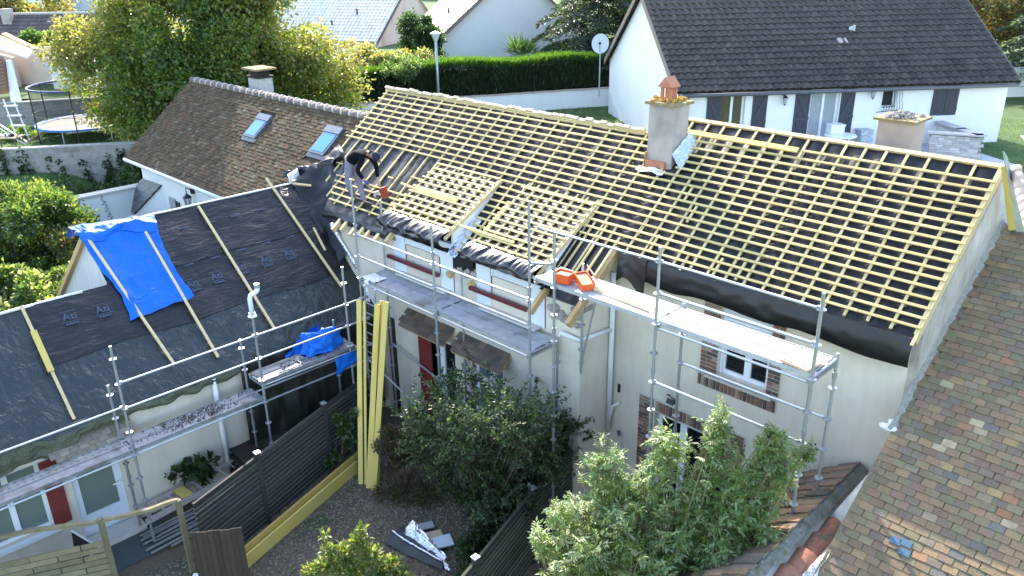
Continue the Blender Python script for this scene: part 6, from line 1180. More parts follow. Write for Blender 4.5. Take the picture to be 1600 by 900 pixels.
for j in range(9):
    mb = MB(); p = Vector((-46.552,10.854,5.925)).lerp(Vector((-46.741,10.663,4.404)), j / 9); q = Vector((-46.114,11.299,5.945)).lerp(Vector((-46.225,11.186,4.454)), j / 9); mb.beam(p, q, .5, .17, (CF.x, CF.y, .9)); mb.build('tile_course', m_terra if False else mat('rose_tile', (.22, .12, .09), (.30, .18, .13), rough=.9, scale=8) if j == 0 else MATS['rose_tile'], rdh)
mb = MB(); mb.prism([(-46.092,11.321,5.945), (-45.984,11.430,5.943), (-45.959,11.456,3.951), (-46.268,11.142,3.958)], cb2 * .2); mb.build('white_verge', m_pvc, rdh)
dh = thing('long_dark_roof', 'long dark purplish roof of the building at the far left', 'house', (-63.332,17.649,4.633))
r0 = Vector((-66.536,14.400,7.015)); r1 = Vector((-59.032,22.009,7.018)); rr = (r1 - r0); rr.z = 0; rr.normalize(); rb = Vector((-rr.y, rr.x, 0))
dv = (rb * -4.2 + UP * -3.2)
mdk = [mat('purple_tile_%s' % n, c, tuple(x * 1.3 for x in c), rough=.85, scale=9, var=.1) for n, c in (('a', (.075, .055, .052)), ('b', (.095, .07, .065)))]
vv_ = (-dv).normalized(); nn2 = rr.cross(vv_).normalized()
tile_roof(dh, r0 + dv, rr, vv_, nn2, (r1 - r0).length, dv.length, .32, .34, [tile_me(.32, .40, .03, 1, m, 'dark_tile') for m in mdk], 0)
mb = MB(); mb.prism([r0 + dv, r1 + dv, r1, r0], nn2 * -.08); mb.prism([r0, r1, r1 + rb * 4 - UP * 3.2, r0 + rb * 4 - UP * 3.2], (0, 0, -.08)); mb.build('roof', mdk[0], dh)
mb = MB(); mb.prism([r0 + dv * .93, r1 + dv * .93, (*(r1 + dv * .93).xy, 2.5), (*(r0 + dv * .93).xy, 2.5)], rb * .2); mb.build('wall', m_render_house, dh)
mb = MB(); mb.beam(r0 + UP * .05, r1 + UP * .05, .22, .12); mb.build('ridge', m_rm, dh)
mb = MB(); q = Vector((-63.777,16.415,6.276)); mb.box(q + UP * -.3, (.55, .55, 2.9), (rr, rb, UP)); mb.build('chimney', m_chim, dh)
def farhouse(label, px_c, X0, Y0, W_, D_, wh, rh, mroof, mwall, ang, groof='roof'):
    o = thing('distant_house', label, 'house', px_c); c_ = Vector(px_c); u_ = Matrix.Rotation(ang, 3, 'Z') @ cr; w2 = Vector((-u_.y, u_.x, 0)); z0 = 2.0
    b_ = Vector((c_.x, c_.y, z0)); mb = MB(); mb.prism([b_ - u_ * W_ / 2, b_ + u_ * W_ / 2, b_ + u_ * W_ / 2 + UP * wh, b_ + UP * (wh + rh), b_ - u_ * W_ / 2 + UP * wh], w2 * D_); mb.build('wall', mwall, o)
    mb = MB()
    for sg in (-1, 1): mb.prism([b_ + u_ * sg * (W_ / 2 + .3) + UP * (wh - .25) - w2 * .3, b_ + UP * (wh + rh + .1) - w2 * .3, b_ + UP * (wh + rh + .1) + w2 * (D_ + .3), b_ + u_ * sg * (W_ / 2 + .3) + UP * (wh - .25) + w2 * (D_ + .3)], UP * .1)
    mb.build('roof', mroof, o); 
    for k in (-1, 1): mb = MB(); mb.box(b_ + u_ * k * W_ / 4 + UP * (wh * .55) - w2 * .03, (1.0, .06, 1.2), (u_, w2, UP)); mb.build('window', m_glass, o)
farhouse('distant pale gable house just left of the shining roof', (-84.072,49.842,3.057), 0, 0, 6.5, 9, 4.6, 3.0, m_shut, MATS['cream_render'], .1)
farhouse('distant house with brown roof behind the shining roof', (-102.915,86.974,1.484), 0, 0, 9, 9, 5.0, 4.0, MATS['brown_tile_b'], m_render_house, .7)
farhouse('distant white gable house at the top left corner', (-93.101,24.883,6.121), 0, 0, 8, 10, 4.4, 4.2, m_shut, m_render_house, .5)
farhouse('distant house with grey-brown roof behind the golden tree', (-94.439,31.499,5.843), 0, 0, 9, 10, 4.0, 4.2, mdk[1], m_render_house, -.5)
wl = thing('far_garden_wall', 'white garden wall with a tiled top beyond the right end of the white house', 'wall', tuple(hp(16, 6, Bz))); mb = MB(); mb.box(hp(20.5, 10, Bz + .7), (12, .25, 1.7), (HA, HB, UP)); mb.build('wall', m_render_house, wl)
for i in range(14): mb = MB(); mb.tube(hp(14.6 + .85 * i * .5, 9.7, Bz + 1.62), hp(14.6 + .85 * i * .5, 10.35, Bz + 1.7), .16, 8); mb.build('tile', m_terra, wl)

# ================================================================= vegetation
def leafmat(name, c, c2=None, tr=.5, rough=.5):
    m = mat(name, c, c2 or tuple(x * 1.35 for x in c), rough=.42, scale=.9, trans=tr, contrast=.3, spec=.6); N = m.node_tree.nodes; L = m.node_tree.links
    t = [n for n in N if n.type == 'BSDF_TRANSLUCENT'][0]; src = t.inputs[0].links[0].from_socket; g = N.new('ShaderNodeMixRGB'); g.blend_type = 'MULTIPLY'; g.inputs[0].default_value = 1; g.inputs[2].default_value = (2.0, 2.0, 1.15, 1); L.new(src, g.inputs[1]); L.new(g.outputs[0], t.inputs[0]); return m
L_dark = leafmat('leaf_dark', (.018, .038, .014)); L_mid = leafmat('leaf_mid', (.040, .075, .024)); L_green = leafmat('leaf_green', (.058, .112, .026)); L_light = leafmat('leaf_light', (.105, .165, .050)); L_lime = leafmat('leaf_lime', (.145, .185, .035))
L_yel = leafmat('leaf_yellow', (.175, .165, .055)); L_gold = leafmat('leaf_gold', (.30, .19, .035)); L_olive = leafmat('leaf_olive', (.075, .082, .022)); L_light2 = leafmat('leaf_fresh', (.21, .275, .13)); L_fresh = leafmat('leaf_shrub', (.18, .25, .09)); L_olive2 = leafmat('leaf_olive_green', (.085, .105, .025)); L_gold2 = leafmat('leaf_soft_gold', (.215, .175, .07)); L_pale = leafmat('leaf_pale', (.22, .24, .14)); L_silver = leafmat('leaf_silver', (.12, .155, .085)); L_brown = leafmat('leaf_brown', (.10, .062, .045)); L_pink = leafmat('leaf_pink', (.16, .085, .085)); L_needle = leafmat('needle_blue', (.040, .066, .055), tr=.15); L_hedge = leafmat('hedge_green', (.018, .042, .012), (.034, .066, .016), tr=.25); L_hedge_sun = leafmat('hedge_tip_sunlit', (.06, .125, .015), tr=.45)
m_bark = mat('bark', (.10, .075, .055), (.18, .14, .10), rough=1, scale=10, bump=.6); m_twig = mat('twig', (.16, .115, .06), (.24, .18, .10), rough=.9, scale=8)
def rnorm(n): v = RS.normal(size=(n, 3)); return v / np.linalg.norm(v, axis=1, keepdims=True)
def leaf_object(name, P, D, Nn, Ln, Wd, mi, mats, parent, kind=None):
    """every leaf a folded blade: base, left, tip, right"""
    n = len(P); off = np.array(WLOC[parent.name])
    D = D / np.linalg.norm(D, axis=1, keepdims=True); S = np.cross(D, Nn); S /= (np.linalg.norm(S, axis=1, keepdims=True) + 1e-9); U = np.cross(S, D)
    Ln = np.asarray(Ln).reshape(-1, 1) * np.ones((n, 1)); Wd = np.asarray(Wd).reshape(-1, 1) * np.ones((n, 1))
    V = np.empty((n, 4, 3)); V[:, 0] = P; V[:, 1] = P + D * Ln * .45 + S * Wd * .5 + U * Wd * .18; V[:, 2] = P + D * Ln - U * Ln * .12; V[:, 3] = P + D * Ln * .45 - S * Wd * .5 + U * Wd * .18
    V = (V - off).reshape(-1, 3); b = (np.arange(n) * 4)[:, None]; F = np.concatenate([b + [0, 1, 2], b + [0, 2, 3]], axis=1).reshape(-1, 3)
    me = bpy.data.meshes.new(name); me.vertices.add(len(V)); me.vertices.foreach_set('co', V.ravel().astype(np.float32))
    me.loops.add(F.size); me.loops.foreach_set('vertex_index', F.ravel().astype(np.int32)); me.polygons.add(len(F)); me.polygons.foreach_set('loop_start', (np.arange(len(F)) * 3).astype(np.int32)); me.polygons.foreach_set('loop_total', np.full(len(F), 3, np.int32))
    for m in mats: me.materials.append(m)
    me.polygons.foreach_set('material_index', np.repeat(mi, 2).astype(np.int32)); me.update(calc_edges=True)
    o = link(bpy.data.objects.new(name, me)); o.parent = parent; WLOC[o.name] = Vector(off); return props(o, kind=kind)
def cloud(clumps, per, shell=.55):
    """leaf positions in a set of clumps (centre, radius); returns points and outward directions"""
    C = np.array([c for c, r in clumps], float); R = np.array([r for c, r in clumps], float)
    w = R ** 2; idx = RS.choice(len(C), size=per, p=w / w.sum()); d = rnorm(per); rr = (shell + (1 - shell) * RS.rand(per)) * (1 + .18 * RS.normal(size=per)); rr *= np.where(RS.rand(per) < .3, RS.rand(per), 1)
    return C[idx] + d * (R[idx] * rr)[:, None] * np.array([1, 1, .85]), d, idx
def crown(name, parent, clumps, n, ln, wd, mats, pick, up=.35, droop=.0, jitter=.6, shell=.55):
    P, d, idx = cloud(clumps, n, shell); D = d + rnorm(n) * jitter + np.array([0, 0, up - droop]); N = rnorm(n) * .7 + np.array([0, 0, .8]) + d * .3
    s = RS.uniform(.7, 1.25, n); return leaf_object(name, P, D, N, ln * s, wd * s, pick(P, d, idx), mats, parent)
def wpick(w):
    w = np.array(w, float); w /= w.sum(); return lambda P, d, idx: RS.choice(len(w), size=len(P), p=w)
def limbs(parent, base, targets, r0, m, name='trunk', bend=.25, fork=None, n=7):
    mb = MB(); base = Vector(base); f = Vector(fork) if fork else None
    if f: mb.path([base, base.lerp(f, .5) + Vector((random.uniform(-.1, .1),) * 3) * bend, f], [r0, r0 * .85, r0 * .7], n)
    for t in targets:
        t = Vector(t); s = f if f else base; k = s.lerp(t, .5) + Vector((random.uniform(-1, 1), random.uniform(-1, 1), random.uniform(.0, .6))) * bend * (t - s).length * .4
        mb.path([s, s.lerp(k, .55), k, k.lerp(t, .6), t], [r0 * .5, r0 * .38, r0 * .28, r0 * .18, r0 * .07], 6)
    return mb.build(name, m, parent, smooth=True)
def plant(name, label, cat, base, clumps, n, ln, wd, mats, w, r0=.03, stems=14, group=None, up=.35, jitter=.6, shell=.55, stem_m=None, pick=None, fork=None, crown_name='foliage', trunk_name='stems', **kw):
    o = thing(name, label, cat, tuple(base), group); limbs(o, base, [c for c, r in (random.sample(clumps, min(stems, len(clumps))))], r0, stem_m or m_twig, trunk_name, fork=fork)
    crown(crown_name, o, clumps, n, ln, wd, mats, pick or wpick(w), up=up, jitter=jitter, shell=shell, **kw); return o
def ell(c, r, n, rc, fill=.5):
    """clumps spread through an ellipsoid, most of them near its skin"""
    out = []
    for i in range(n):
        d = rnorm(1)[0]; k = (fill + (1 - fill) * RS.rand()) ; out.append((tuple(np.array(c) + d * np.array(r) * k), rc * RS.uniform(.65, 1.3)))
    return out
def spray(name, parent, bases, targets, n_sub, sub_len, n_leaf, ln, wd, mats, w, r0=.012, arch=.3, twig=m_twig, lift=.25, comp=False, spread=.8):
    """arching shoots with side twigs; leaves sit along the side twigs"""
    mb = MB(); P, D, Nn, ci, LL = [], [], [], [], []; w = np.array(w, float) / sum(w)
    for (t, r) in targets:
        t = Vector(t); b = Vector(min(bases, key=lambda q: (Vector(q) - t).length + random.random() * .6)); L = (t - b).length
        side = Vector((random.uniform(-1, 1), random.uniform(-1, 1), 0)) * .12 * L; m = b.lerp(t, .55) + UP * arch * L * .35 + side
        pts = [b * (1 - k) ** 2 + m * (2 * k * (1 - k)) + t * k * k for k in (0, .2, .4, .55, .7, .85, 1)]
        mb.path(pts, [r0 * (1.1 - .95 * k) + .002 for k in (0, .2, .4, .55, .7, .85, 1)], 5)
        dirt = (pts[-1] - pts[-3]).normalized()
        for s in range(n_sub):
            k = 1 - .5 * random.random() ** 1.4; i = min(5, int(k * 6)); q = pts[i].lerp(pts[i + 1], k * 6 - i) if k < 1 else pts[-1]
            d = (dirt * .5 + Vector(rnorm(1)[0]) * spread + UP * lift).normalized(); l = sub_len * random.uniform(.5, 1.2) * (r / .3)
            e = q + d * l; mb.path([q, q.lerp(e, .5) + UP * .03 * l, e], [.0035, .003, .0015], 3)
            c0 = RS.choice(len(w), p=w)
            for j in range(n_leaf):
                u = (j + .6) / n_leaf; p = q.lerp(e, u) + Vector(rnorm(1)[0]) * .012; c = c0 if random.random() < .6 else RS.choice(len(w), p=w)
                ax = (d * .45 + Vector(rnorm(1)[0]) * .85 + UP * .1).normalized()
                if not comp:
                    P.append(p); D.append(ax); Nn.append(Vector(rnorm(1)[0]) * .6 + UP); ci.append(c); LL.append(1.)
                else:
                    sd = ax.cross(UP + Vector(rnorm(1)[0]) * .3).normalized(); la = ln * random.uniform(1.2, 1.9); nn = UP + Vector(rnorm(1)[0]) * .35
                    for z in range(7):
                        f = (z // 2 + 1) / 3.6; sg = 1 if z % 2 else -1
                        if z == 6: P.append(p + ax * la); D.append(ax - UP * .2); LL.append(1.15)
                        else: P.append(p + ax * la * f); D.append(ax * .6 + sd * sg - UP * .22); LL.append(.75 + .35 * math.sin(f * 3))
                        Nn.append(nn); ci.append(c)
    mb.build(name + '_stems', twig, parent); k = len(P); A = lambda q: np.array([list(x) for x in q])
    sc = RS.uniform(.75, 1.25, k) * np.array(LL); leaf_object('foliage', A(P), A(D), A(Nn), ln * sc, wd * sc, np.array(ci), mats, parent)
# golden-green tree behind the brown roof
base = (-34.5, 15.5, 2.8)
cl = ell((-34.0, 15.3, 6.9), (3.9, 3.9, 4.0), 130, 1.0, .62) + ell((-31.4, 18.6, 5.6), (2.3, 2.3, 2.3), 46, .8, .6) + ell((-36.4, 12.6, 6.2), (2.0, 2.0, 2.2), 40, .75, .6) + ell((-33.6, 14.6, 4.2), (2.7, 2.7, 1.6), 44, .75, .6) + ell((-33.2, 16.6, 9.8), (3.0, 3.0, 1.9), 40, .9, .6)
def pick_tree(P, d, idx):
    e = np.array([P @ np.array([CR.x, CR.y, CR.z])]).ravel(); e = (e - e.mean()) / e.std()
    cn = RS.rand(idx.max() + 1)[idx]; f = -.55 * e * (e < 0) + .5 * e * (e > .6) + .42 * (P[:, 2] - 6) / 3 + cn * .9 - .35 + .35 * RS.normal(size=len(P))  # autumn tones, with sunlight painted in as yellower sides and crest
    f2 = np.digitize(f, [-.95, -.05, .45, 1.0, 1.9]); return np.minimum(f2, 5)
t = thing('golden_tree', 'large broad tree turning yellow behind the brown tiled roof', 'tree', base); limbs(t, base, [c for c, r in random.sample(cl, 26)], .28, m_bark, 'trunk', fork=(-34.2, 15.5, 5.0))
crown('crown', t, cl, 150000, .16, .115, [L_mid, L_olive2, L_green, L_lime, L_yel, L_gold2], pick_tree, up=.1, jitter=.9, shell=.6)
# clipped hedge
hd = thing('clipped_hedge', 'long tall clipped dark green hedge standing on the low white wall', 'hedge', tuple(a + UP * 3.66))
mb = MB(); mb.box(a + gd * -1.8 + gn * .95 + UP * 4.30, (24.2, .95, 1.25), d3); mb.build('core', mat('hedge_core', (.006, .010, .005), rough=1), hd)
n = 90000; s = RS.uniform(-14.2, 10.2, n); fz = RS.rand(n); top = RS.rand(n) < .32
hh = 1.50 + .08 * np.sin(s * 1.1) + .12 * RS.rand(n) - .30 * np.clip((-6.5 - s) / 4, 0, 1)
z = np.where(top, hh - .12 * RS.rand(n), .05 + fz * hh); tt_ = np.where(top, RS.uniform(.35, 1.5, n), .36 + .10 * RS.normal(size=n))
P = np.array(a)[None] + s[:, None] * np.array(gd) + tt_[:, None] * np.array(gn) + np.stack([0 * z, 0 * z, 3.70 + z], 1)
D = rnorm(n) * .5 + np.array([0, 0, 1.0]) - np.array(gn) * .35 * (~top)[:, None]
tip = (z > hh - .16) & (RS.rand(n) < .8); mi = np.where(tip, 2, RS.choice(2, n)); leaf_object('foliage', P, D, rnorm(n) - np.array(gn) * .6, RS.uniform(.10, .24, n) * np.where(tip, 1.5, 1), .035, mi, [L_hedge, L_dark, L_hedge_sun], hd)  # topmost leaves get a brighter green: sun on the hedge top, put into colour
# growth behind the hedge
b_ = (-35.5, 25.9, 3.66)
plant('autumn_bush', 'yellow and orange garden bush rising behind the hedge', 'bush', b_, ell((-35.6, 25.6, 5.1), (1.4, 1.4, .9), 40, .45) + ell((-34.6, 27.4, 5.0), (1.2, 1.2, .7), 26, .4), 16000, .15, .09, [L_gold, L_pale, L_yel, L_green], [2.5, 3, 3, 2.5], r0=.05)
plant('flowering_shrub', 'pale green loose shrub spilling over the left end of the hedge', 'bush', (-33.404,24.771,5.093), ell((-33.254,25.263,5.269), (1.3, 1.3, .5), 30, .35), 9000, .12, .06, [L_light, L_pale, L_green, L_dark], [3, 2, 3, 2], r0=.04)
plant('ivy_bush', 'dark round ivy bush against the stained pink gable', 'bush', (-36.975,29.546,4.872), ell((-36.933,29.626,5.800), (1.1, 1.1, 1.5), 40, .45), 14000, .14, .11, [L_dark, L_mid, L_green], [5, 3, 1], r0=.05)
plant('tufted_plant', 'long leaved plant standing up against the blank gable', 'plant', (-32.711,33.285,4.802), [((-32.709,33.289,5.215), .35), ((-32.831,33.061,5.364), .25), ((-32.534,33.617,5.197), .3)], 160, .85, .05, [L_green, L_light], [2, 1], r0=.02, up=.9)
for i, (px, lab) in enumerate((((-57.138,15.860,5.750), 'small round green bush before the long dark roof'), ((-75.568,21.424,7.283), 'yellow autumn tree at the top left behind the dark roof'), ((-77.548,19.444,7.131), 'green tree at the top left corner beside the white gable'))):
    r_ = (1.3, 3.2, 2.6)[i]; c_ = np.array(px); plant('garden_tree' if i else 'garden_bush', lab, 'tree' if i else 'bush', (c_[0], c_[1], 2.8), ell(c_ - np.array([0, 0, .4 + .8 * (i > 0)]), (r_, r_, r_ * .8), 36, r_ * .32), 9000, .26, .18, [[L_mid, L_green, L_light], [L_gold, L_pale, L_yel, L_olive], [L_mid, L_green, L_light]][i], [[2, 3, 2], [2.5, 3, 2, 1.5], [3, 3, 1]][i], r0=.1, stem_m=m_bark, crown_name='crown', trunk_name='trunk')
# conifers: drooping whorls of needles
def conifer(label, base, h, r, n_br, mats, w, dens=420, nl=.13, group=None, z0=.12):
    o = thing('conifer', label, 'tree', base, group); b = Vector(base); mb = MB(); mb.path([b, b + UP * h * .5, b + UP * h], [.26, .16, .03], 8); mb.build('trunk', m_bark, o, smooth=True)
    mb = MB(); Ps, Ds = [], []
    for i in range(n_br):
        t = z0 + (1 - z0) * (i + .5) / n_br; a_ = i * 2.4 + random.uniform(-.3, .3); L_ = r * (1 - t) ** .75 * random.uniform(.75, 1.2) + .25; d_ = Vector((math.cos(a_), math.sin(a_), 0)); p0 = b + UP * h * t
        pts = [p0 + d_ * L_ * k / 6 + UP * (L_ * (.16 * math.sin(k / 6 * 2.2) - .28 * (k / 6) ** 2)) for k in range(7)]; mb.path(pts, [.045 * (1 - k / 7.5) for k in range(7)], 5)
        m_ = int(dens * L_ / r) + 30; u = RS.rand(m_) ** .8; ii = np.minimum((u * 6).astype(int), 5); fr = u * 6 - ii; A_ = np.array([list(p) for p in pts]); q = A_[ii] * (1 - fr)[:, None] + A_[ii + 1] * fr[:, None]
        side = np.array(d_.cross(UP)); wdt = (.12 + .34 * L_ * (1 - u * .75)) * RS.normal(size=m_) * .45; q = q + wdt[:, None] * side + np.stack([0 * u, 0 * u, -.35 * np.abs(wdt) - .16 * RS.rand(m_)], 1)
        Ps.append(q); Ds.append(np.array(d_)[None] * .6 + side * np.sign(wdt)[:, None] * .7 + rnorm(m_) * .45 + np.array([0, 0, -.15]))
    mb.build('branches', m_bark, o); P = np.concatenate(Ps); D = np.concatenate(Ds); k = len(P); w = np.array(w, float) / sum(w)
    leaf_object('crown', P, D, rnorm(k) + np.array([0, 0, 1.]), RS.uniform(.7, 1.4, k) * nl, nl * .42, RS.choice(len(w), k, p=w), mats, o); return o
conifer('blue-green conifer with drooping branches left of the white house', (-30.2, 37.0, 3.66), 8.2, 4.6, 56, [L_needle, L_mid, L_silver, L_olive], [5, 2, 1.5, 1], 900, .20)
plant('mixed_tree', 'dark autumn tree close behind the gable of the white house', 'tree', (-28.2, 40.5, 3.66), ell((-28.2, 40.3, 6.6), (2.6, 2.6, 2.3), 60, .8), 26000, .20, .13, [L_mid, L_olive, L_gold, L_dark], [3, 3, 1, 3], r0=.16, stem_m=m_bark, crown_name='crown', trunk_name='trunk')
conifer('blue-green conifer at the right edge beyond the dark roof', (-11.2, 51.5, 2.8), 9.5, 3.6, 54, [L_needle, L_silver, L_mid], [4, 2, 2], 700, .22)
plant('autumn_tree', 'yellow and brown autumn tree behind the right end of the dark roof', 'tree', (-17.5, 56, 2.8), ell((-17.0, 56, 7.2), (4.2, 4.2, 3.0), 70, .9), 22000, .26, .16, [L_olive, L_gold, L_brown, L_yel, L_silver], [3, 1.5, 3, 2, 2], r0=.2, stem_m=m_bark, crown_name='crown', trunk_name='trunk')
plant('conifer_shrub', 'low dark spruce shrub between hedge and conifer', 'bush', (-29.785,35.581,4.838), ell((-30.223,35.821,5.022), (1.6, 1.6, .8), 30, .45), 9000, .16, .05, [L_dark, L_mid, L_needle], [3, 2, 2], r0=.06)
# left garden
P_ = lambda *p: [(q, r) for q, r in p]
plant('leafy_tree', 'bushy green tree with sunlit yellow-green top at the left edge', 'tree', (-25.1, 5.6, .3), ell((-25.4, 5.7, 3.3), (1.55, 1.55, 1.5), 70, .42, .6) + ell((-25.8, 5.1, 2.2), (1.4, 1.4, 1.2), 30, .4), 34000, .12, .07, [L_mid, L_green, L_lime, L_light, L_olive], None, r0=.08, fork=(-25.2, 5.6, 1.3), stem_m=m_bark, crown_name='crown', trunk_name='trunk', pick=lambda P, d, i: np.clip(np.digitize((P[:, 2] - 3.2) * .5 + .7 * RS.normal(size=len(P)) - .35 * ((P @ np.array([CR.x, CR.y, 0])) > (np.array([-25.0, 5.9, 0]) @ np.array([CR.x, CR.y, 0]))), [-.55, .15, .75, 1.3]), 0, 4))  # sun painted into the leaf colours: lighter upward, darker on the right half
plant('pale_hydrangea', 'pale cream and lime bush below the bushy tree, beside the white plank gable', 'bush', (-22.2, 4.6, .2), ell((-22.3, 4.4, 2.4), (1.4, 1.4, .95), 60, .30, .6), 17000, .13, .10, [L_pale, L_lime, L_light, L_mid], [3, 3, 2.5, 2], r0=.05)
plant('yellowing_shrub', 'thin yellowing shrub right of the bushy tree before the white garden wall', 'bush', (-23.4, 6.6, .2), ell((-23.6, 6.5, 3.1), (.7, .7, .6), 22, .25), 5000, .09, .055, [L_olive, L_lime, L_yel, L_brown], [3, 2, 1.5, 1.5], r0=.04)
cw_ = thing('wall_creeper', 'dark creeper climbing in streaks up the grey block wall', 'creeper', (-35.5, 8.4, .9)); cl = []
for px in ((20, 245, 40), (40, 250, 55), (52, 243, 40), (75, 255, 30), (82, 262, 30), (110, 270, 20), (128, 262, 20)): pass
wp, wq = Vector((-36.8, 6.5, 0)), Vector((-32.4, 12.9, 0)); wn_ = Vector((wq - wp).normalized().cross(UP)); wn_ = wn_ if wn_.dot(-CF) > 0 else -wn_
for u_, zt, w_ in ((.16, 3.6, .16), (.235, 3.65, .2), (.30, 3.7, .16), (.33, 3.5, .14), (.43, 3.3, .12), (.48, 3.2, .12), (.60, 3.1, .16), (.70, 3.3, .2), (.78, 3.4, .3)):
    for k in range(9): q = wp.lerp(wq, u_) + wn_ * .16 + UP * (1.0 + (zt - 1.0) * k / 8); cl.append((tuple(q + Vector((random.uniform(-.1, .1), random.uniform(-.1, .1), 0))), w_ * (1.5 - k / 9)))
limbs(cw_, wp.lerp(wq, .4) + wn_ * .14 + UP * .9, [c for c, r in cl[8::9]], .03, m_twig, 'stems'); crown('foliage', cw_, cl, 9000, .11, .09, [L_dark, L_mid, L_green], wpick([5, 3, .6]), up=.1)
plant('shade_shrub', 'dark shaded shrubs under the golden tree at the foot of the block wall', 'bush', (-31.5, 9.6, .8), ell((-32.4, 8.8, 1.9), (1.9, 1.9, .9), 40, .4) + ell((-30.6, 10.9, 2.3), (1.3, 1.3, 1.2), 34, .4), 17000, .11, .08, [L_dark, L_mid, L_green], [5, 3, 1], r0=.05)
plant('garden_weeds', 'bright green weeds in the trampoline garden', 'plants', (-41.077,10.210,2.900), ell((-43.198,10.848,3.000), (1.2, 2.0, .25), 24, .25), 4500, .14, .08, [L_green, L_light, L_lime], [3, 2, 2], r0=.02)
# yard: dark bush against the middle part
cb_pts = [((-8.939,10.048,2.282), .3), ((-8.604,10.222,2.206), .24), ((-8.797,9.989,1.726), .28), ((-10.468,8.471,1.016), .24), ((-10.038,8.503,0.916), .24), ((-9.604,8.437,0.805), .22), ((-10.969,8.179,2.464), .34), ((-10.610,8.539,2.808), .34), ((-10.474,9.155,2.817), .34), ((-9.940,8.120,2.784), .36), ((-10.857,7.893,1.929), .26), ((-9.562,8.893,3.077), .34), ((-8.785,8.777,3.242), .36), ((-8.372,8.990,3.191), .36), ((-9.146,10.563,2.183), .28), ((-9.348,8.214,2.927), .36), ((-8.877,8.388,2.921), .36), ((-8.415,8.552,2.855), .38), ((-8.615,9.425,2.221), .36), ((-8.908,10.302,1.672), .30), ((-9.850,8.007,2.195), .34), ((-9.214,8.146,2.421), .38), ((-9.100,8.740,1.980), .38), ((-8.581,8.960,1.842), .38), ((-8.245,9.195,1.886), .30), ((-9.303,8.435,1.615), .34), ((-8.772,8.568,1.461), .34), ((-8.817,8.121,1.260), .32), ((-8.459,8.579,1.338), .30), ((-10.627,8.123,2.280), .28), ((-8.363,8.502,3.157), .3), ((-8.739,10.671,2.016), .22), ((-10.804,8.126,1.402), .24), ((-10.270,8.163,1.421), .24)]
cbush = thing('tangled_bush', 'big tangled dark-leaved bush below the shaded scaffold deck', 'bush', (-10.8, 8.9, 0))
sub = []
for c, r in cb_pts:
    for k in range(7): d = rnorm(1)[0]; sub.append((tuple(np.array(c) + d * r * 1.05), r * .42))
sub = [s for s in sub if s[0][1] < 10.05 or s[0][2] > 3.2]
tg = []
for c, r in cb_pts:
    for k in range(9): tg.append((tuple(np.array(c) + rnorm(1)[0] * r * RS.uniform(.1, 1.25)), r))
tg = [q for q in tg if q[0][1] < 10.2 and q[0][2] > .05]
spray('bush', cbush, [(-10.9, 9.5, 0), (-10.3, 9.4, 0), (-10.6, 9.8, 0), (-11.4, 9.6, 0), (-9.8, 9.6, 0), (-9.9, 8.9, 0)], tg, 8, .36, 13, .072, .040, [L_dark, L_mid, L_silver, L_green, L_light], [3.0, 4, 1.4, 2.0, 1.6], r0=.010, twig=m_bark)
crown('low_foliage', cbush, [(c_, .2) for c_ in ((-9.524,8.787,0.954), (-9.160,8.852,0.664), (-9.366,8.544,0.725), (-9.897,8.713,0.952), (-10.187,8.622,0.623), (-9.134,9.178,0.871), (-9.597,8.512,0.767), (-10.245,8.864,1.000), (-9.585,9.026,1.243), (-9.051,9.361,1.040), (-9.133,8.478,0.370), (-8.820,8.591,0.258))], 7500, .07, .04, [L_dark, L_mid, L_green, L_brown], wpick([4, 3, 1, .6]), up=.3, jitter=.8, shell=.3)
sp = []; Dp = []
mb = MB()
for (p0, p1) in (((-9.215,10.453,2.056), (-8.674,10.793,2.876)), ((-9.072,10.297,1.748), (-8.316,10.451,2.014)), ((-10.431,9.525,2.394), (-11.012,9.541,3.208)), ((-10.901,9.253,2.172), (-11.324,9.427,2.967)), ((-10.010,9.648,2.511), (-10.558,9.696,2.854)), ((-11.179,8.974,2.029), (-11.974,9.073,2.496)), ((-9.316,9.646,2.371), (-9.748,10.319,2.841)), ((-11.464,8.687,1.735), (-12.192,8.257,1.996)), ((-9.251,10.119,1.898), (-8.727,10.541,2.650)), ((-10.458,9.199,2.231), (-11.171,9.180,2.756)), ((-8.801,10.368,1.690), (-8.209,10.459,1.915)), ((-8.977,10.191,1.694), (-8.410,10.457,2.325)), ((-11.199,8.455,1.507), (-11.831,8.220,2.087))):
    p0, p1 = Vector(p0), Vector(p1); pts = [p0.lerp(p1, k / 6) + Vector((0, 0, .10 * math.sin(k / 6 * 3.1))) for k in range(7)]; mb.path(pts, [.012 * (1 - k / 8) for k in range(7)], 4)
    for k in range(46): t_ = random.random(); q = p0.lerp(p1, t_) + Vector((0, 0, .10 * math.sin(t_ * 3.1))); sp.append(q); Dp.append(Vector(rnorm(1)[0]) + (p1 - p0).normalized() * .6)
mb.build('twigs', m_twig, cbush); k = len(sp); leaf_object('spray_leaves', np.array([list(p) for p in sp]), np.array([list(p) for p in Dp]), rnorm(k) + np.array([0, 0, .8]), RS.uniform(.06, .095, k), .045, RS.choice(3, k), [L_mid, L_dark, L_silver], cbush)
plant('ground_shrub', 'low dark undergrowth at the foot of the mossy slat fence', 'bush', (-9.4, 8.0, 0), ell((-9.1, 8.5, .45), (.35, .9, .35), 24, .22) + ell((-8.65, 7.2, .25), (.2, .6, .2), 12, .16), 7000, .08, .045, [L_dark, L_mid, L_green, L_brown], [4, 3, 1, 1], r0=.02)
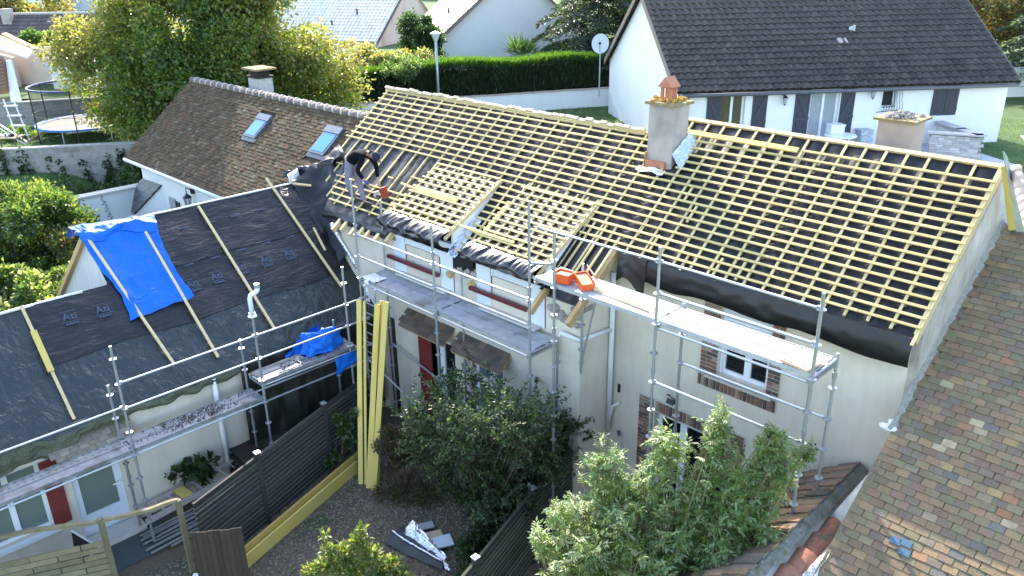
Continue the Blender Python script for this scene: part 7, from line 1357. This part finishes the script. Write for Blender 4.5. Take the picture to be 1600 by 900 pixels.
# the feathery shrub in the lower right
F_ = [((-4.863,8.737,4.763), .16), ((-4.859,8.642,4.605), .2), ((-4.744,8.658,4.343), .22), ((-5.406,8.295,4.214), .24), ((-5.522,8.179,3.951), .24), ((-5.189,8.314,3.990), .26), ((-4.895,8.508,3.928), .28), ((-4.607,8.697,3.920), .26), ((-4.248,9.054,4.532), .15), ((-4.287,9.016,4.227), .15), ((-4.336,8.868,4.122), .24), ((-3.971,9.132,4.216), .20), ((-3.839,9.265,4.305), .12), ((-6.123,7.779,3.972), .2), ((-6.074,7.729,3.749), .26), ((-5.808,7.696,3.572), .28), ((-5.575,7.828,3.621), .28), ((-5.282,8.021,3.668), .3), ((-4.956,8.247,3.607), .3), ((-4.636,8.469,3.601), .3), ((-4.367,8.738,3.755), .28), ((-4.026,8.979,3.801), .26), ((-5.875,7.430,3.408), .28), ((-6.063,7.241,3.247), .22), ((-6.335,7.071,3.251), .16), ((-5.428,7.578,3.403), .3), ((-5.072,7.833,3.345), .3), ((-4.722,8.083,3.341), .28), ((-4.386,8.420,3.388), .28), ((-4.085,8.721,3.489), .24), ((-5.738,7.067,3.144), .28), ((-6.033,6.872,3.036), .22), ((-6.302,6.704,2.981), .14), ((-5.339,7.266,3.147), .28), ((-4.988,7.518,3.092), .28), ((-4.649,7.858,3.031), .22), ((-4.321,8.186,3.186), .22), ((-5.490,6.916,2.891), .28), ((-5.067,7.139,2.901), .26), ((-5.704,6.703,2.785), .22), ((-4.693,7.414,2.903), .2), ((-4.115,8.193,3.034), .16), ((-3.906,8.601,3.338), .14), ((-4.083,9.120,4.424), .1), ((-5.904,7.798,3.904), .18)]
rs_ = thing('feathery_shrub', 'tall light green shrub with feathery leaves in front of the right scaffold', 'bush', (-5.3, 7.6, 0))
tg = []
for c, r in F_:
    for k in range(5): tg.append((tuple(np.array(c) + rnorm(1)[0] * r * RS.uniform(.1, 1.1)), r))
spray('shrub', rs_, [(-5.5, 7.3, 0), (-5.1, 7.5, 0), (-5.3, 7.0, 0), (-5.7, 7.0, 0), (-4.9, 7.9, 0), (-5.2, 7.9, 0)], tg, 6, .24, 4, .075, .027, [L_green, L_fresh, L_light2, L_lime, L_pale, L_mid], [.9, 4, 4.5, 2.2, 1.6, .3], r0=.02, comp=True, arch=.22)
# yellow bush at the bottom edge
yb = [((-9.606,5.796,1.553), .14), ((-9.747,5.553,1.351), .18), ((-9.390,5.813,1.338), .2), ((-9.078,6.026,1.194), .18), ((-9.825,5.276,1.211), .18), ((-10.020,5.080,1.108), .12), ((-9.472,5.531,1.133), .22), ((-9.121,5.784,1.055), .2), ((-8.823,6.082,1.050), .14), ((-9.481,5.422,0.657), .3), ((-9.015,5.791,0.578), .28), ((-9.361,5.442,-0.185), .35), ((-9.609,5.892,1.718), .07), ((-9.922,5.378,1.738), .07), ((-9.851,5.350,1.481), .1)]
plant('yellow_bush', 'yellow-green bush with whitish leaf tips at the bottom edge of the yard', 'bush', (-9.65, 5.35, 0), yb, 5200, .095, .05, [L_lime, L_yel, L_light, L_pale, L_green], [3, 2.2, 2, 1.8, 1.6], r0=.03, stems=15)
plant('fence_climber', 'round-leaved green climber on the dark fence left of the thin yellow post', 'plant', (-13.4, 7.75, 0), [((-13.377,7.924,1.334), .12), ((-13.291,8.011,1.172), .13), ((-13.268,8.033,0.767), .14), ((-13.321,7.980,1.012), .12), ((-13.362,7.738,0.505), .10), ((-13.440,7.610,0.367), .10), ((-13.185,8.167,1.467), .08)], 900, .085, .075, [L_mid, L_green, L_silver], [3, 3, 2], r0=.015, stems=7)
plant('faded_hydrangea', 'faded brown and pink hydrangea right of the yellow posts', 'bush', (-12.1, 8.6, 0), ell((-12.05, 8.55, .95), (.4, .5, .55), 34, .17, .6), 7500, .055, .05, [L_brown, L_pink, L_mid, L_olive], [4, 1.3, 2, 2], r0=.03)
plant('dry_grass_tuft', 'dry tangled stems on the gravel at the foot of the yellow posts', 'plant', (-12.0, 7.95, 0), [((-11.95, 8.0, .12), .22), ((-11.6, 8.25, .14), .26), ((-11.2, 8.5, .15), .26)], 900, .20, .012, [L_brown, L_olive, L_pale], [3, 3, 1], r0=.012)
plant('large_leaved_plant', 'plant with big dark leaves against the wing wall behind the ladder', 'plant', (-14.85, 5.3, 0), [((-14.798,5.002,0.767), .14), ((-14.819,5.281,0.741), .16), ((-14.762,5.538,0.766), .14), ((-14.762,5.288,0.526), .14)], 80, .22, .17, [L_dark, L_mid], [1, 1.4], r0=.02, stems=4)
plant('weed_sprig', 'two thin weed sprigs by the wing wall left of the big leaves', 'plant', (-14.8, 4.9, 0), [((-14.736,4.964,0.863), .05), ((-14.752,4.948,0.660), .05), ((-14.792,4.707,0.858), .04), ((-14.776,4.774,0.676), .05)], 60, .07, .045, [L_dark, L_mid], [1, 1], r0=.008, stems=4)
# grass tufts of the lawns
n = 14000; Q = []
for (x0_, x1_, y0_, y1_, k, z_) in ((-33, -24, 25, 33.5, 5000, 2.8), (-12, -4.5, 30, 44, 6000, 2.8), (-34, -28, 8.0, 13, 1000, .9), (-43, -37, 9, 16, 2000, 2.8)): Q.append(np.stack([RS.uniform(x0_, x1_, k), RS.uniform(y0_, y1_, k), np.full(k, z_)], 1))
P = np.concatenate(Q); n = len(P); go = thing('tmp', 'x', 'x', (0, 0, 0)); g_o = leaf_object('lawn_grass', P, rnorm(n) * .5 + np.array([0, 0, 1.]), rnorm(n), RS.uniform(.05, .11, n), .03, RS.choice(3, n), [L_mid, L_green, L_light], go, kind='stuff'); g_o.parent = None; bpy.data.objects.remove(go)

# ================================================================= the roofer
def skin_fig(name, chains, m, parent, sub=2, loc=(0, 0, 0)):
    """chains share joints by name: {joint: (pos, radius)} and a list of edges; the first joint is the root"""
    joints, edges = chains; names = list(joints); off = WLOC[parent.name] if parent else Vector(loc)
    me = bpy.data.meshes.new(name); me.from_pydata([tuple(Vector(joints[k][0]) - off) for k in names], [(names.index(a_), names.index(b_)) for a_, b_ in edges], []); o = bpy.data.objects.new(name, me); COL.objects.link(o)
    md = o.modifiers.new('skin', 'SKIN'); md.use_smooth_shade = True
    for i, k in enumerate(names): r = joints[k][1]; me.skin_vertices[0].data[i].radius = (r, r) if not hasattr(r, '__len__') else r; me.skin_vertices[0].data[i].use_root = (i == 0)
    o.modifiers.new('sub', 'SUBSURF').levels = sub; o.modifiers['sub'].render_levels = sub
    dg = bpy.context.evaluated_depsgraph_get(); m2 = bpy.data.meshes.new_from_object(o.evaluated_get(dg)); bpy.data.objects.remove(o)
    m2.materials.clear(); m2.materials.append(m); m2.polygons.foreach_set('use_smooth', [True] * len(m2.polygons)); q = link(bpy.data.objects.new(name, m2)); q.parent = parent; WLOC[q.name] = Vector(off); return q
m_skin = mat('skin', (.42, .24, .17), (.48, .29, .21), rough=.6, scale=5); m_jacket = mat('black_jacket', (.0045, .0045, .0055), (.008, .008, .010), spec=.15, rough=.9, scale=10, bump=.3); m_trous = mat('grey_trousers', (.17, .15, .19), (.23, .20, .25), rough=.9, scale=8, bump=.3); m_cap = mat('dark_cap', (.012, .014, .03), rough=.8); m_glove = mat('violet_glove', (.06, .06, .28), rough=.7); m_shoe = mat('work_shoe', (.02, .02, .024), rough=.7)
fL, fR = roof(-15.78, -.82, .07), roof(-15.40, -.84, .07)
cr_ = Vector((CR.x, CR.y, 0)).normalized(); fw_ = Vector((CF.x, CF.y, 0)).normalized()
per = thing('person', 'roofer in black jacket, cap and grey trousers bending over the battens', 'person', tuple((fL + fR) / 2))
O_ = (fL + fR) / 2; O_ = Vector((O_.x, O_.y, O_.z))
q_ = lambda r, f, z: O_ + cr_ * r + fw_ * f + UP * z
pel = q_(-.16, .06, .90); wst = q_(-.07, .05, 1.06); chest = q_(.13, .0, 1.18); neck = q_(.30, -.03, 1.21); headb = q_(.37, -.04, 1.19); headc = q_(.44, -.06, 1.14); headt = q_(.50, -.07, 1.10)
hipL, hipR = pel + fw_ * .0 + cr_ * -.02 - fw_ * .10, pel + fw_ * .10 + cr_ * .02
kL, kR = q_(-.20, -.12, .47), q_(.03, .06, .46); aL, aR = fL + UP * .09, fR + UP * .09
tL, tR = fL + cr_ * .16 - fw_ * .05 + UP * .03, fR + cr_ * .17 - fw_ * .05 + UP * .03
sL, sR = chest + cr_ * .08 - fw_ * .17 - UP * .02, chest + cr_ * .12 + fw_ * .17 - UP * .01
eL, eR = q_(.06, -.30, .86), q_(.42, .16, .90)
wL, wR = q_(.20, -.28, .64), q_(.46, .05, .56)
hL, hR = q_(.25, -.27, .57), q_(.48, .02, .47)
body = ({'pel': (pel, .085), 'wst': (wst, .08), 'chest': (chest, .095), 'neck': (neck, .055), 'headb': (headb, .075), 'headc': (headc, .095), 'headt': (headt, .075), 'hipL': (hipL, .085), 'hipR': (hipR, .085), 'kL': (kL, .055), 'kR': (kR, .055), 'aL': (aL, .04), 'aR': (aR, .04), 'tL': (tL, .035), 'tR': (tR, .035), 'sL': (sL, .06), 'sR': (sR, .06), 'eL': (eL, .042), 'eR': (eR, .042), 'wL': (wL, .028), 'wR': (wR, .028), 'hL': (hL, (.036, .018)), 'hR': (hR, (.036, .018))},
        [('pel', 'wst'), ('wst', 'chest'), ('chest', 'neck'), ('neck', 'headb'), ('headb', 'headc'), ('headc', 'headt'), ('pel', 'hipL'), ('pel', 'hipR'), ('hipL', 'kL'), ('hipR', 'kR'), ('kL', 'aL'), ('kR', 'aR'), ('aL', 'tL'), ('aR', 'tR'), ('chest', 'sL'), ('chest', 'sR'), ('sL', 'eL'), ('sR', 'eR'), ('eL', 'wL'), ('eR', 'wR'), ('wL', 'hL'), ('wR', 'hR')])
J, E_ = body
for sd_, h_, w_, e_ in (('L', hL, wL, eL), ('R', hR, wR, eR)):       # five fingers, bent round what they hold
    d = (h_ - w_).normalized(); s_, u_ = perp(d, fw_)
    for i, (off_, ln_) in enumerate(((-.030, .055), (-.010, .068), (.010, .064), (.028, .050))):
        p0 = h_ + d * .02 + s_ * off_; p1 = p0 + d * ln_ * .55; p2 = p1 + (d * .4 + u_ * .8).normalized() * ln_ * .6
        for n_, p, r in ((f'{sd_}f{i}a', p0, .0095), (f'{sd_}f{i}b', p1, .0085), (f'{sd_}f{i}c', p2, .007)): J[n_] = (p, r)
        E_ += [('h' + sd_, f'{sd_}f{i}a'), (f'{sd_}f{i}a', f'{sd_}f{i}b'), (f'{sd_}f{i}b', f'{sd_}f{i}c')]
    p0 = w_.lerp(h_, .6) + s_ * -.035; p1 = p0 + (d * .7 - s_ * .5 + u_ * .4).normalized() * .045; J[f'{sd_}ta'] = (p0, .011); J[f'{sd_}tb'] = (p1, .009); E_ += [('h' + sd_, f'{sd_}ta'), (f'{sd_}ta', f'{sd_}tb')]
bo = skin_fig('body', (J, E_), m_skin, per)
hd_ = (headt - headb).normalized(); fd_ = (hd_ * .25 - UP * .9 + cr_ * .3).normalized()
for nm_, off_, r_ in (('nose', fd_ * .10 + hd_ * -.01, .016),): mb = MB(); mb.path([headc + fd_ * .085 + hd_ * .02, headc + fd_ * .115], [.012, .017], 6); mb.build(nm_, m_skin, bo, smooth=True)
for s_ in (-1, 1):
    mb = MB(); mb.rock(headc + fw_ * .092 * s_ - hd_ * .01, .028, sq=(.5, .5, 1)); mb.build('ear', m_skin, bo, smooth=True); mb = MB(); mb.rock(headc + fd_ * .088 + fw_ * .034 * s_ + hd_ * .03, .011); mb.build('eye', m_dark, bo)
mb = MB(); mb.path([headc + fd_ * .09 - hd_ * .035 - fw_ * .025, headc + fd_ * .095 - hd_ * .035, headc + fd_ * .09 - hd_ * .035 + fw_ * .025], .007, 5); mb.build('mouth', mat('lips', (.30, .12, .10), rough=.6), bo)
mb = MB(); mb.rock(headb + UP * .02, .10, sq=(.8, 1, .8)); mb.build('hair', m_dark, per, smooth=True)
skin_fig('jacket', ({'hem': (pel.lerp(wst, .15) + UP * .02, .158), 'wst': (wst + UP * .01 - cr_ * .02, .150), 'mid': (wst.lerp(chest, .5) + UP * .02, .148), 'chest': (chest, .160), 'neck': (neck - cr_ * .06, .085), 'sL': (sL, .082), 'sR': (sR, .082), 'eL': (eL, .060), 'eR': (eR, .060), 'wL': (wL.lerp(eL, .12), .043), 'wR': (wR.lerp(eR, .12), .043)}, [('hem', 'wst'), ('wst', 'mid'), ('mid', 'chest'), ('chest', 'neck'), ('chest', 'sL'), ('chest', 'sR'), ('sL', 'eL'), ('sR', 'eR'), ('eL', 'wL'), ('eR', 'wR')]), m_jacket, per)
skin_fig('trousers', ({'pel': (pel, .135), 'top': (pel.lerp(wst, .75), .125), 'hipL': (hipL, .108), 'hipR': (hipR, .108), 'kL': (kL, .078), 'kR': (kR, .078), 'cL': (kL.lerp(aL, .6), .068), 'cR': (kR.lerp(aR, .6), .068), 'aL': (aL + UP * .03, .062), 'aR': (aR + UP * .03, .062)}, [('pel', 'top'), ('pel', 'hipL'), ('pel', 'hipR'), ('hipL', 'kL'), ('hipR', 'kR'), ('kL', 'cL'), ('kR', 'cR'), ('cL', 'aL'), ('cR', 'aR')]), m_trous, per)
for an, toe in ((aL, tL), (aR, tR)): skin_fig('shoe', ({'h': (an - UP * .03 - (toe - an).normalized() * .05, .052), 'a': (an + UP * .02, .052), 'm': (an.lerp(toe, .6), .05), 't': (toe + (toe - an).normalized() * .05, .042)}, [('h', 'a'), ('h', 'm'), ('m', 't')]), m_shoe, per)
skin_fig('glove', ({'w': (wL, .036), 'h': (hL, .046), 'f': (hL + (hL - wL).normalized() * .06, .036)}, [('w', 'h'), ('h', 'f')]), m_glove, per)
def capfn(u, v):
    a_ = u * 2 * math.pi; b2_ = v * math.pi * .54; s_, u_ = perp(hd_, fw_); top_ = (hd_ * .75 - fd_ * .55).normalized(); x_ = perp(top_, fw_)
    return headc + hd_ * .015 + (top_ * math.cos(b2_) + (x_[0] * math.cos(a_) + x_[1] * math.sin(a_)) * math.sin(b2_)) * .118
mb = MB(); mb.grid(capfn, 20, 8); mb.build('cap', m_cap, per, smooth=True)
mb = MB(); c_ = headc + hd_ * .09 + fd_ * .06; mb.prism([c_ - fw_ * .075, c_ + fw_ * .075, c_ + fw_ * .05 + (fd_ * .5 + hd_ * .6).normalized() * .09, c_ - fw_ * .05 + (fd_ * .5 + hd_ * .6).normalized() * .09], (0, 0, .012)); mb.build('cap_peak', m_cap, per)
ht = thing('hammer', 'small hammer held in the violet glove of the roofer', 'hammer', tuple(hL)); mb = MB(); mb.tube(hL - UP * .02 - cr_ * .03, hL + cr_ * .12 - UP * .16 - fw_ * .02, .013, 7); mb.build('handle', m_beam, ht); mb = MB(); e_ = hL + cr_ * .12 - UP * .16 - fw_ * .02; mb.box(e_, (.10, .03, .03), (fw_, cr_, UP)); mb.build('head', m_steel_dark, ht)
